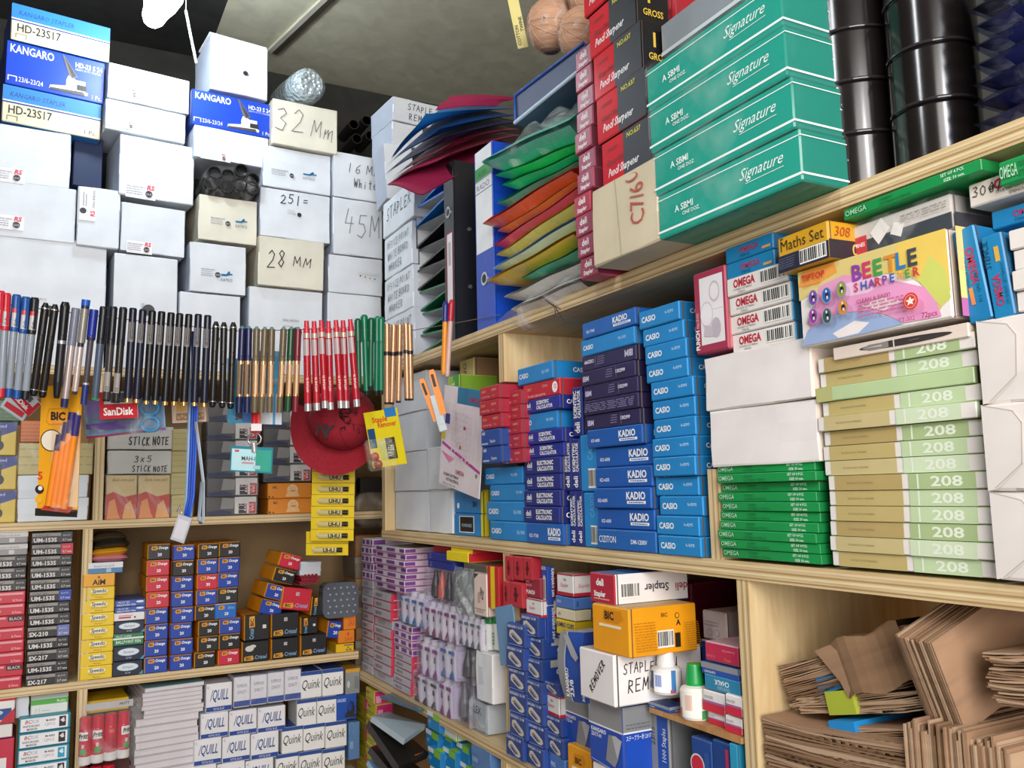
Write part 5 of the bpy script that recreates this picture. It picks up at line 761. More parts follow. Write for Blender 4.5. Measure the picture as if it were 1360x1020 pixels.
for k, x in enumerate((109, 126, 143)):
    glue(x, 1062 - k * 3.2, 1020 - k * 2.5, 'red glue stick, %s in the lower row cut by the frame' % ('leftmost', 'middle', 'rightmost')[k], k)
b = MB(); P = onY(104, 1017, -.035); w = .112; vs, fs = bevbox(w, .034, .112, .004); b.add(vs, fs, film('#ffffff', .05, .35)); o = b.build('clear_pack', None, P); tag(o, 'clear plastic pack around the upper row of glue sticks', 'clear pack')
b = MB(); b.box(.01, -.001, .1, .095, .0, .113, card('#b8b4b4')); prints(b, [], 1, 1, 1); b.text('PRITT', Vector((.07, -.0015, .104)), Vector((1, 0, .05)).normalized(), Vector((0, 0, 1)), .005, ink('#4a4650'), .02); b.build('header_strip', o)['label'] = 'grey paper header strip'
# exercise books
def books(x0, x1, yb, yt, n, label, cover, z=None, dep=.0, rot=4, d=.2):
    P = onWz('L', x0, z, dep) if z is not None else onY(x0, yb, dep); w = slide(P, Vector((1, 0, 0)), px=x1); H = slide(P, Vector((0, 0, 1)), py=yt); rnd = random.Random(int(yb + x0)); out = []
    for i in range(n):
        h = H / n; t = MB(); a = rnd.uniform(-.003, .003)
        t.box(0, .001, h * .12, w, d, h * .88, card('#d9d4d6')); b2 = MB(); b2.box(-.001, 0, h * .88, w + .001, d, h * .99, card(cover if i == n - 1 else '#bcb4b8')); b2.box(-.001, 0, 0, w + .001, d, h * .12, card('#c4bcc0'))
        o = t.build('exercise_book', None, P + Vector((a, rnd.uniform(-.004, .003), i * h)), (0, 0, R(rot + rnd.uniform(-1, 1)))); b2.build('cover', o)
        tag(o, label % ('topmost' if i == n - 1 else 'lowest' if i == 0 else ORD[n - 1 - i] + ' down'), 'exercise book', 'white exercise books at the lower left')
books(177, 262, 0, 957, 12, 'white exercise book, %s in the lower paper stack', '#cfc9cc', z=ZB)
books(190, 270, 956, 915, 7, 'white exercise book, %s in the upper stack with teal cover', '#7fa6ac')
# ink boxes
QG = 'white ink boxes on the bottom back shelf'
def quills(x0, ws, yb, yt, row, key='quill', rise=0.0, depz=.0, z=None):
    P = onY(x0, yb, depz); x = x0
    for i in range(ws):
        o = B(key, 'L', x, x + 37, yb - rise * i, yt - rise * i, depz, d=.06, label='%s, %s from left in the %s ink row' % (TYPES[key]['look'], ('first', 'second', 'third', 'fourth')[i], row), group=QG); x += 38
quills(250, 3, 1057, 1020, 'lowest', rise=4.2); quills(257, 3, 1019, 984, 'middle', rise=4.2); quills(266, 3, 983, 949, 'upper', rise=4.2)
B('quill', 'L', 273, 308, 948, 909, .0, d=.06, label='single white ink box with blue band above the upper ink row', group=QG)
for i in range(4): B('quill_w', 'L', 310 + i * 22.6, 332 + i * 22.6, 941 - i * 3.2, 900 - i * 3.4, .0, d=.07, label='wrapped white ink box, %s in the row of four' % ('first from left', 'second from left', 'third from left', 'fourth from left')[i], group='wrapped ink boxes')
def quinks(x0, n, wpx, yb, yt, row, rise=3.6):
    for i in range(n): B('quink', 'L', x0 + i * wpx, x0 + (i + 1) * wpx - .6, yb - rise * i, yt - rise * i, .0, d=.08, label='white ink box with blue top, %s in the %s row' % (ORD[i + 0] if i else 'first', row), group='blue topped ink boxes')
quinks(366, 3, 31, 1039, 1003, 'third'); quinks(374, 3, 29, 1002, 967, 'second from bottom'); quinks(394, 2, 27, 966, 930, 'upper middle'); quinks(399, 2, 29, 929, 893, 'topmost')
B('stapb', 'L', 446, 474, 958, 924, -.0, d=.07, label='blue box picturing a black stapler beside the ink boxes')
B('greyor', 'L', 459, 478, 923, 889, -.0, d=.06, label='grey box with orange top strip beside the ink boxes')
B('bluebx', 'L', 463, 478, 1010, 960, .0, d=.06, label='blue wrapped carton below the stapler picture box')
for nm in ():
    pass
# ================================================================== RIGHT-HAND TOP SHELF
def dvec(dep): return Vector((1, 0, 0)) * dep
# lever arch files lying in a column
def arch_file(P, w, h, d, col, label, group):
    t = empty('lever_arch_file', P, (0, 0, R(-90))); c = card(col, .35); g = card('#b4b6b8', .6); th = .004
    b = MB(); b.box(0, 0, 0, th, d, h, c); b.box(th, .001, th, th + .0004, d, h - th, g); b.build('spine', t)
    for s in (0, 1):
        b = MB(); z0 = 0 if s == 0 else h - th; z1 = h * .42 if s == 0 else h * .42 + 2.2 * th
        for (o, m) in ((0, c), (1, g)):
            zz = th if s == 0 else -.0004
            za, zb = (0, th) if o == 0 else ((th, th + .0004) if s == 0 else (-.0004, 0))
            y0 = 0 if o == 0 else .001
            b.add([(th if o else 0, y0, z0 + za), (w, y0, z1 + za), (w, d, z1 + za), (th if o else 0, d, z0 + za), (th if o else 0, y0, z0 + zb), (w, y0, z1 + zb), (w, d, z1 + zb), (th if o else 0, d, z0 + zb)],
                  [(0, 3, 2, 1), (4, 5, 6, 7), (0, 1, 5, 4), (1, 2, 6, 5), (2, 3, 7, 6), (3, 0, 4, 7)], m)
        b.build('cover', t)
    tag(t, label, 'file', group); return t
P0 = onWz('R', 556, RT, .012); Htot = slide(P0, Vector((0, 0, 1)), py=247)
hh = Htot / 8
for i in range(8):
    col, nm = (('#0f6b48', 'green'),) * 3 + (('#1b1c20', 'black'),) * 3 + (('#1a6fc0', 'blue'),) * 2, 0
    c, n = col[i]; o3 = i % 3; nn = 2 if i > 5 else 3
    arch_file(P0 + Vector((random.uniform(-.004, .006), random.uniform(-.004, .004), i * hh)), .17, hh * .97, .30, c, '%s lever arch file lying flat, %s of the %s ones in the corner column' % (n, ('lowest', 'middle', 'upper')[o3] if nn == 3 else ('lower', 'upper')[o3], n), 'lever arch files lying in the corner')
def standing_file(x0, x1, yt, d, col, label, spine):
    P = onWz('R', x0, RT, .004); w = slide(P, Vector((0, -1, 0)), px=x1); h = slide(P, Vector((0, 0, 1)), py=yt)
    t = empty('lever_arch_file', P, (0, 0, R(-90))); c = card(col, .35); th = .003
    b = MB(); b.box(0, 0, 0, w, th, h, c, .001); spo = b.build('spine', t)
    for x in (0, w - th):
        b = MB(); b.box(x, th, 0, x + th, d, h, c); 
        if x: 
            for z in (.3, .62): b.lathe([(.004, 0), (.004, .0015)], card('#b8bcc0', .25, metal=.8), 10, (x + th, d * .3, h * z), 'x'); b.lathe([(.004, 0), (.004, .0015)], card('#b8bcc0', .25, metal=.8), 10, (x + th, d * .12, h * z), 'x')
        b.build('cover', t)
    b = MB(); b.box(th + .002, th + .01, .004, w - th - .002, d - .01, h - .012, card('#c9c6c0')); b.build('paper_block', t)
    spine(spo, w, h); tag(t, label, 'file', 'standing lever arch files'); return t
def ring(t, w, x, z, r=.011):
    b = MB(); b.lathe([(r * .62, -.0016), (r, -.0016), (r, -.0002)], card('#b9bec2', .25, metal=.8), 18, (x, 0, z), 'y'); b.lathe([(r * .62, -.0020), (r * .6, -.0019)], card('#0c0c0e'), 16, (x, 0, z), 'y'); b.build('finger_ring', t)
def sp_black(t, w, h):
    ring(t, w, w * .5, h * .72)
    b = MB(); prints(b, [('Q', 'f', .3, .12, .88, .6, '#e9e2e4'), ('S', 'f', [(.3, .12), (.3, .6), (.88, .6), (.88, .12), (.3, .12)], .05, '#c8384a'), ('Q', 'f', .45, .42, .7, .55, '#b8aeb4')], w, .1, h); b.build('label', t)['label'] = 'white spine label with red border'
standing_file(592, 604.5, 222, .27, '#1d1e22', 'black lever arch file standing upright beside the lying ones', sp_black)
def sp_rado(t, w, h):
    ring(t, w, w * .48, h * .27, .012)
    b = MB(); prints(b, [('Q', 'f', .06, .42, .97, .995, '#eceef0'), ('Q', 'f', .06, .83, .97, .9, '#2f9a3a'), ('T', 'f', 'ALBA', .2, .845, .03, '#1a6a28', {'w': .6, 'b': .03}), ('T', 'f', 'RADO', .14, .77, .03, '#5a6068', {'w': .7, 'sx': 1.4}), ('S', 'f', [(.06, .755), (.97, .755)], .02, '#4a5058'), ('S', 'f', [(.06, .825), (.97, .825)], .02, '#4a5058')], w, .1, h); b.build('label', t)['label'] = 'white spine label with green band'
standing_file(634, 658, 205, .28, '#1247b8', 'blue lever arch file standing beside the plastic wrapped folders', sp_rado)
# loose folders drooping over the files
def sheet(pts, sag, col, label, th=.0018):
    A, Bp, C, D = [atD(*p) for p in pts]
    b = MB()
    n = (Bp - A).cross(D - A).normalized()
    if n.z < 0: n = -n
    for s in (0, 1):
        b.grid(lambda u, v: A.lerp(Bp, u).lerp(D.lerp(C, u), v) + Vector((0, 0, sag * math.sin(math.pi * v) + .004 * math.sin(u * 5 + sag * 90))) + n * th * s, 10, 10, card(col, .35))
    o = A.copy(); b.v = [tuple(Vector(v) - o) for v in b.v]; ob = b.build('folder', None, o); tag(ob, label, 'folder', 'loose card folders on the files'); return ob
MG = '#a02a52'; BLU = '#154f8c'
sheet(((514, 247, 1.62), (562, 257, 1.60), (690, 190, 1.76), (640, 176, 1.84)), .003, '#8c2348', 'lowest magenta folder drooping to a point over the files')
sheet(((517, 244, 1.63), (598, 204, 1.62), (692, 178, 1.76), (628, 172, 1.84)), .003, '#b8305c', 'second magenta folder above the lowest drooping one')
sheet(((521, 238, 1.64), (606, 186, 1.63), (690, 170, 1.76), (622, 162, 1.84)), .003, MG, 'third magenta folder, just under the blue ones')
sheet(((506, 238, 1.65), (590, 182, 1.64), (688, 160, 1.77), (612, 152, 1.86)), .003, '#2b2f70', 'dark violet-blue folder between magenta and blue')
sheet(((513, 222, 1.66), (585, 170, 1.65), (686, 151, 1.78), (606, 142, 1.86)), .003, BLU, 'lower blue folder drooping beside the corner cartons')
sheet(((520, 212, 1.67), (566, 150, 1.68), (684, 143, 1.79), (600, 132, 1.87)), .003, '#1a66ac', 'upper blue folder with a bent front corner')
sheet(((578, 148, 1.70), (598, 126, 1.74), (684, 128, 1.82), (660, 142, 1.80)), .004, MG, 'topmost magenta folder against the ceiling')
# folders in clear bags
FG = 'plastic bagged folders beside the blue file'
def line_z(ya, yb, dep=-.012):
    A, Bq = onX(668, ya, dep), onX(770, yb, dep); return lambda y: A.z + (Bq.z - A.z) * (y - A.y) / (Bq.y - A.y)
BND = [line_z(*q) for q in ((428, 386), (404, 358), (386, 336), (377, 322), (357, 300), (340, 272), (325, 254), (309, 242), (296, 232), (276, 216), (254, 207), (236, 196), (222, 180), (192, 142))]
for i, (xl, col, lab) in enumerate(((676, '#dcdbd4', 'white folder pack lowest on the shelf'), (667, '#e2e1da', 'white folder pack second from bottom'), (690, '#2aa67e', 'green folder pack above the white ones'), (652, '#f2d020', 'thick yellow folder pack with glossy film'), (653, '#c4e2fa', 'pale blue and white folder pack above the thick yellow one'),
    (658, '#f0d040', 'thin yellow folder pack under the pink one'), (654, '#e04488', 'pink folder pack under the orange ones'), (661, '#f4aa34', 'amber folder pack under the orange-red one'), (648, '#fa6a42', 'orange-red folder pack with raised corner'), (660, '#38c8ac', 'teal folder pack below the bright green ones'), (668, '#20d87c', 'lower bright green folder pack'), (659, '#28e488', 'upper bright green folder pack'), (648, '#58ccba', 'topmost teal folder pack in loose clear film'))):
    yL, yR = onX(xl, 300, -.012).y, onX(769, 300, -.012).y; Dd = .22; P = Vector((-.012 - .01 * (i in (3, 8, 12)), yL, BND[i](yL)))
    for layer_, g in ((0, .0014), (1, .0004)):
        b = MB()
        for s_ in (0, 1):
            def fn(u, v, s_=s_, g=g):
                y = yL + (yR - yL) * u; lo, hi = BND[i](y), BND[i + 1](y); wv = lambda k: .0016 * math.sin(u * 9 + k * 1.7 + v * 4) * min(1, u * 6)
                lo, hi = lo + wv(i) + g, hi + wv(i + 1) - g; mid, hf = (lo + hi) / 2, (hi - lo) / 2; k = min(1, (u + .002) / .12) ** .5 * min(1, (v + .002) / .05) ** .5 * min(1, (1.001 - v) / .05) ** .5
                return Vector((Dd * v, y - yL, mid + (hf if s_ else -hf) * k)) - Vector((0, 0, P.z))
            b.grid(fn, 24, 12, card(col, .3) if not layer_ else film('#ffffff', .02, .3, 22))
        if not layer_: o = b.build('folder_pack', None, P)
        else: b.build('clear_bag', o)['label'] = 'crinkled clear plastic bag'
    tag(o, lab, 'folders', FG)
for i, (xl, yl, xr, yr, th, dp) in enumerate(((650, 218, 745, 150, 40, -.02), (700, 200, 778, 140, 36, -.015), (655, 430, 765, 372, 26, -.02))):
    o = pillow(Vector((0, 0, 0)), onX(xr, yr, dp) - onX(xl, yl, dp), Vector((.12, 0, 0)), .05 - .008 * i, .004, film('#ffffff', .1, .55, 12), .25, seed=20 + i, wob=.02).build('loose_film', None, onX(xl, yl, dp))
    tag(o, ('crumpled clear film at the left over the topmost teal pack', 'crumpled clear film at the right over the topmost teal pack', 'crumpled clear film bag end under the white packs')[i], 'plastic film', 'crumpled clear film around the folder packs')
# grey document tray / file with white edge on top of them
o = MB(); P = onX(686, 166, -.005); Q = onX(778, 92, -.005); U = Q - P; h1 = .055
o.add([(0, 0, 0), U, U + Vector((.22, 0, 0)), (.22, 0, 0), (0, 0, h1 * .9), U + Vector((0, 0, h1 * .7)), U + Vector((.22, 0, h1 * .7)), (.22, 0, h1 * .9)], [(0, 3, 2, 1), (4, 5, 6, 7), (0, 1, 5, 4), (1, 2, 6, 5), (2, 3, 7, 6), (3, 0, 4, 7)], card('#4a5270', .6))
ob = o.build('box_file', None, P); tag(ob, 'grey box file with blue rim lying on the bagged folders', 'file')
b = MB(); b.tube([Vector((-.003, 0, .003)), U + Vector((-.003, 0, .003))], .003, '#c9d8ee', 8); b.build('edge_strip', ob)['label'] = 'white edge strip'
b = MB(); b.tube([Vector((-.002, 0, .0)), Vector((-.002, 0, h1 * .9)), U + Vector((-.002, 0, h1 * .7))], .0022, '#1c4aa0', 8); b.build('rim', ob)['label'] = 'blue rim'
# twine
TW = wood('jute_twine', '#b08c72', '#cbaa90', (8, 8, 160), .8)
for i, (px, py, r, lab) in enumerate(((731, 34, .037, 'brown twine ball with paper tag, front left under the ceiling'), (772, 44, .034, 'brown twine ball at front right touching the sharpener boxes'), (742, -22, .035, 'brown twine ball behind left, cut by the top edge'), (783, -6, .032, 'brown twine ball behind right beside the sharpener boxes'))):
    c = onX(px, py, .015 + .03 * (i > 1)); t = empty('twine_ball', c, (R(10), R(12 * (i % 2) - 5), 0))
    b = MB(); b.lathe([(r * math.sin(math.pi * k / 14), -r * 1.12 * math.cos(math.pi * k / 14)) for k in range(1, 14)], TW, 24)
    for q in range(5):
        a = q * .62; b.tube([Vector((math.cos(s) * r * 1.005, math.sin(s) * math.cos(a) * r * 1.005, math.sin(s) * math.sin(a) * r * 1.1)) for s in [x * math.pi / 12 for x in range(25)]], .0009, TW, 4, False)
    b.build('winding', t); b = MB(); b.lathe([(.009, -r * 1.135), (.012, -r * 1.10)], card('#6a4a6a'), 14); b.build('core_tube', t)['label'] = 'purple paper core'
    b = MB(); b.lathe([(r * 1.05 * math.sin(math.pi * k / 12), -r * 1.2 * math.cos(math.pi * k / 12)) for k in range(1, 12)], film('#fff6ee', .06, .45, 30), 18); b.build('plastic_wrap', t)
    tag(t, lab, 'twine', 'wrapped twine balls')
def frame3(bl, br, tl, ortho=True):
    """local frame of a flat thing given bottom-left, bottom-right and top-left (px, py, depth)"""
    a, b_, c = atD(*bl), atD(*br), atD(*tl); ex = (b_ - a); w = ex.length; ex.normalize(); ez = (c - a); ez -= ex * ez.dot(ex) if ortho else Vector((0, 0, 0)); h = ez.length; ez.normalize(); ey = ez.cross(ex).normalized()
    M = Matrix((ex, ey, ez)).transposed().to_4x4(); M.translation = a; return M, w, h
def fx(bl, br, tl, X): return [(p[0], p[1], depth_of(onX(p[0], p[1], X))) for p in (bl, br, tl)]
def flat(name, bl, br, tl, P, col, th=.002, label=None, cat=None, group=None, parent=None, rough=.4, wrap=False, ortho=True):
    M, w, h = frame3(bl, br, tl, ortho); b = MB(); b.box(0, 0, 0, w, th, h, card(col, rough) if isinstance(col, str) else col); prints(b, P, w, th, h)
    o = b.build(name, parent); o.matrix_world = M
    if label: tag(o, label, cat, group)
    if wrap:
        b = MB(); vs, fs = bevbox(w * 1.02, th + .012, h * 1.01, .004); b.add([(x - w * .01, y - .011, z) for x, y, z in vs], fs, film('#ffffff', .04, .35, 22)); b.build('clear_blister', o)
    return o, w, h
tgo, _w, _h = flat('paper_tag', (688, 65, 1.44), (702, 62, 1.44), (693, -10, 1.44), [('T', 'f', 'COTTON', .42, .06, .3, '#2a2420', {'rot': 90, 'b': .03, 'w': .6}), ('T', 'f', 'TWINE', .9, .3, .3, '#2a2420', {'rot': 90, 'b': .03, 'w': .5})], '#d8cc7a', .001, 'pale yellow paper tag hanging on the front left twine ball', 'tag')
b = MB(); mi = tgo.matrix_world.inverted(); b.tube([mi @ atD(700, 8, 1.438), mi @ atD(712, 14, 1.44), mi @ onX(724, 24, -.02)], .0008, '#9a7a5c', 5); b.build('string', tgo)
# boxes
S('R', 771, 793, 76, 'deli_mv deli_mv deli_mv deli_red deli_mv deli_mv deli_mv deli_mv deli_mv deli_mv deli_mv', 'the column left of the sharpener boxes', z=RT, dep=-.03, d=.12, dx=(0, 0, -4, -14, 12, 6, 4, 10, 12, 14, 12), tilt=.5)
B('c76', 'R', 789, 876, 374, 256, -.05, z=RT, d=.2, label='beige cardboard carton marked C7/6 in red', group=None)
S('R', 800, 866, -42, 'gwall gwall gwall gwall gwall', 'the column on the beige carton', yb=252, dep=-.045, d=.05, dx=(0, -4, -9, -16, -22), tilt=.5)
TEAL = S('R', 876, 1064, 91, 'teal teal teal teal', 'the teal column', z=RT, dep=-.05, d=.2, dx=(0, -1.3, -2.6, -4), jit=.003, tilt=.5)
B('gwall_red', 'R', 866, 905, 72, -20, .085, z=TEAL[-1].location.z + TEAL[-1].dimensions.z - EYE, d=.1, label='red sharpener box behind the silver-grey carton')
B('greybox', 'R', 879, 985, 76, 34, -.02, d=.095, label='silver-grey glossy carton on top of the teal ones')
BKROLL = card('#1d1918', .17, .25)
for i, (px, cap, lab) in enumerate(((1143, 9, 'left one of two tall black wrapped roll columns'), (1250, 9, 'right one of two tall black wrapped roll columns'))):
    dep = .052; c = onWz('R', px, RT + .001, dep); r = abs(slide(c, Vector((0, -1, 0)), px=px + 56)) * .95
    t = empty('roll_column', c, (R(0), R(0), R(20 * i))); rnd = random.Random(i)
    for k in range(7):
        rr = r * rnd.uniform(.975, 1.0); h = .052; b = MB()
        b.lathe([(rr * .5, 0), (rr * .97, 0), (rr, .002), (rr, h - .002), (rr * .97, h), (rr * .5, h)], [card('#8a6a4a') if k == 0 else BKROLL] + [BKROLL] * 5, 40, (rnd.uniform(-.0012, .0012), rnd.uniform(-.0012, .0012), k * (h + .0004))); b.build('tape_roll', t)
    b = MB()
    for k in range(8): b.lathe([(r * 1.004, k * .0524 + .001), (r * 1.008, k * .0524 + .0022), (r * 1.004, k * .0524 + .0034)], card('#2e2b2d', .1), 36)
    b.build('plastic_wrap', t)['label'] = 'shiny film seams round the rolls'
    tag(t, lab, 'black rolls', 'tall black roll columns')
NV = 'dark wrapped packs at the upper right'
for i in range(11):
    py = 172 - i * 17; c = '#2a2f66' if i < 6 else '#232126'; P = onX(1306 - (4 if i < 6 else 10), py, .0); U = Vector((0, -.18, .004))
    k = .0156; o = pillow(Vector((0, 0, 0)), U, Vector((.2, 0, 0)), k, 0, card(c, .35), .03, seed=i, wob=.004, tv=.03).build('carbon_pack', None, Vector((P.x, P.y, EYE + RT + .0085 + i * .0159)))
    pillow(Vector((-.002, .004, 0)), U * 1.03, Vector((.2, 0, 0)), k * 1.06, 0, film('#c9cfe8', .04, .3, 24), .05, seed=i + 30, wob=.01, tv=.05).build('plastic_wrap', o)
    tag(o, '%s wrapped pack, %s of the %s ones at the upper right edge' % (('navy', ('lowest', 'second', 'third', 'fourth', 'fifth', 'topmost')[i], 'navy') if i < 6 else ('black', ('lowest', 'second', 'third', 'fourth', 'topmost')[i - 6], 'black')), 'wrapped pack', NV)
# ================================================================== RIGHT-HAND MIDDLE SHELF
# left cell
S('R', 525, 569, 506, 'w_plain w_plain w_plain w_plain', 'the far cell behind the hanging cutters', z=RM, dep=.02, d=.12, tilt=.5)
S('R', 571, 602, 596, 'w_plain w_plain', 'the far cell beside the power box', z=RM, dep=.02, d=.12, tilt=.5)
B('taped', 'R', 596, 611, 595, 501, .015, d=.08, label='slim yellow-green tape dispenser box standing on white cartons')
S('R', 604, 640, 653, 'power plainblue', 'the pair under the hanging stencil', z=RM, dep=.02, d=.12)
T('yside', 'carton', 'box', 'yellow carton', ('#c9bb1d', '#b0a418', '#b0a418', '#d0c430'), [])
B('yside', 'R', 641, 648, 0, 650, .03, z=RM, d=.1, label='narrow yellow carton between blue calculator boxes')
B('w_plain', 'R', 606, 627, 652, 590, .06, d=.1, label='plain white carton hidden behind the hanging stencil')
B('tyk', 'R', 612, 631, 588, 480, .05, d=.14, label='yellowish carton with black handwriting behind the stencil')
# calculators
S('R', 651, 702, 622, 'casio_dj:26 casio_dj:27 casio_mj:23 casio_mj:24', 'the stack left of the divider', z=RM, dep=.0, d=.13, dx=(2, -6, 0, -14))
S('R', 641, 666, 572, 'deli_blue deli_blue', 'the pair on the leftmost calculators', yb=616, dep=-.028, d=.08)
S('R', 640, 666, 516, 'maroon maroon maroon', 'the trio above the small blue boxes', yb=571, dep=-.028, d=.08)
rb = S('R', 667, 695, 524, 'maroon maroon maroon maroon maroon', 'the rubber-banded column', yb=616, dep=-.012, d=.1, jit=.002, tilt=.4)
b = MB()
c = rb[0].location; hb = .0; top = rb[-1].location.z + rb[-1].dimensions.z - c.z
for dy in (.018, .022): b.tube([(-.0015, -dy, -.0), (-.0016, -dy - .001, top * .5), (-.0015, -dy + .002, top + .001), (.06, -dy, top + .001)], .0008, '#d8a48a', 6)
o = b.build('rubber_band', None, c); tag(o, 'pale rubber band around the crimson staple boxes', 'rubber band')
S('R', 699, 748, 491, 'kadio_776:27 deli_el:21 deli_el:21 deli_el:21 deli_el:21 deli_sci:18 deli_sci:18 casio_mj:24 deli_sci:18 red_calc:22 casio_dj:24', 'the mixed stack right of the crimson boxes', z=RM, dep=.0, d=.14, dx=(8, 0, -2, -2, 0, 8, 12, -8, 6, 2, -10), jit=.005)
VG = 'calculator boxes standing on end'
for nm, a in (('deli_v', (758, 767, 0, 652, RM, 'left navy box standing in the bottom upright row')), ('deli_v', (767.5, 776, 0, 652, RM, 'right navy box standing in the bottom upright row')), ('blue_wide', (777, 795, 0, 654, RM, 'bright blue box standing in the bottom upright row')),
              ('deli_v', (750, 759.5, 652, 583, None, 'left navy box standing in the middle upright row')), ('deli_v', (760, 771, 652, 583, None, 'right navy box standing in the middle upright row')), ('blue_wide', (772, 793, 653, 578, None, 'bright blue box standing in the middle upright row')), ('deli_v', (761, 774, 580, 515, None, 'single navy box standing in the top upright row'))):
    B(nm, 'R', a[0], a[1], a[2], a[3], .006, z=a[4], d=.14, label=a[5], group=VG)
S('R', 796.5, 874, 429, 'ciziton:26 kadio_600:26 kadio_600:26 kadio_600:26 kadio_600:26 kadio_600:24 ibm:20 ibm_back:19 ibm:20 ibm:20 ibm_up:20 casio_mj:23 kadio_776:22', 'the tall stack left of the last calculators', z=RM, dep=.0, d=.14, dx=(0, -3, -3, -3, -4, -14, -20, -20, -20, -22, -22, -22, -18), jit=.005)
S('R', 878, 936, 413, ' '.join(['casio_fx'] * 13), 'the last stack before the divider', z=RM, dep=.0, d=.16, dx=(0, -6, 0, -8, -4, -6, -8, -8, -8, -18, -18, -26, -30), jit=.005)
# near cell
S('R', 961, 1093, 620, ' '.join(['om_green'] * 10), 'the stencil pile under the white cartons', z=RM + .003, dep=.0, d=.14, dx=(1, 1, 0, 2, -1, 2, 0, -1, 2, -2), jit=.008)
B('carton_near', 'R', 945, 1089, 620, 547, -.005, 1, d=.15, label='lower plain white carton on the green stencils', group='plain cartons near')
B('carton_near', 'R', 938, 1081, 547, 476, -.005, 0, d=.15, label='upper plain white carton under the white stencil boxes', group='plain cartons near')
B('punch', 'R', 925, 968, 472, 365, -.005, d=.06, label='rose pink punch box standing left of the white stencil boxes')
S('R', 973, 1057, 373, 'om_white om_white om_white om_white', 'the pile right of the pink punch box', yb=470, dep=.0, d=.12, jit=.005)
S('R', 969, 1033, 331, 'om_blue om_blue', 'the pair above the white stencil boxes', yb=373, dep=.0, d=.12)
B('maths', 'R', 1035, 1102, 364, 317, -.02, -3, d=.07, label='yellow and navy geometry set box leaning over the sharpener box')
B('om_green', 'R', 1121, 1304, 293, 279, -.0, -2, 0, d=.06, label='single flat green stencil box just under the top shelf, near', group=None)
B('om_green', 'R', 1328, 1420, 248, 216, -.0, 0, 0, d=.06, label='green stencil box at the right edge under the top shelf')
B('wrapped_bk', 'R', 1128, 1266, 346, 304, .01, -2, d=.1, label='grey and black shiny wrapped carton above the sharpener box')
B('beetle', 'R', 1066, 1266, 462, 362, -.012, d=.06, label='white box with rainbow paint splashes and coloured sharpener pictures')
T('cblock', 'carton', 'box', 'cream carton', ('#d8c9bd', '#cdb9ac', '#cdb9ac', '#d8c9bd'), [])
B('penbox', 'R', 1107, 1287, 479, 462, -.006, d=.08, label='slim cream box picturing a black pen')
S('R', 1105, 1324, 481, 'b208 b208l b208d b208 b208 b208d b208l b208 b208d b208l b208 b208top b208 b208d', 'the tall pale green stack', z=RM + .003, dep=.0, d=.15, dx=(0, .5, 1, 2, 2, 3, -1, -1, -.5, -2, 0, -1.5, -1, 1), jit=.005, tilt=.5)
S('R', 1328, 1440, 428, 'carton_flap carton_flap carton_flap', 'the column at the right edge', z=RM + .003, dep=-.005, d=.15, tilt=.5)
B('om_bluev', 'R', 1288, 1319, 431, 304, -.004, 0, -7, d=.08, label='blue stencil box standing tilted beside the sharpener box', group='blue boxes standing near right')
B('om_bluev2', 'R', 1321, 1349, 425, 313, -.004, 0, -5, d=.08, label='second blue stencil box standing tilted at the right', group='blue boxes standing near right')
S('R', 1352, 1440, 308, 'om_white2 om_white2 om_white2 om_white2', 'the pile at the right edge', yb=415, dep=.0, d=.1)
B('om_blue', 'R', 1318, 1420, 306, 282, .02, d=.1, label='blue stencil box lying behind the standing ones, right edge')
B('om_hand', 'R', 1288, 1400, 277, 246, .01, -1, d=.1, label='white stencil box with black handwriting over its red print')
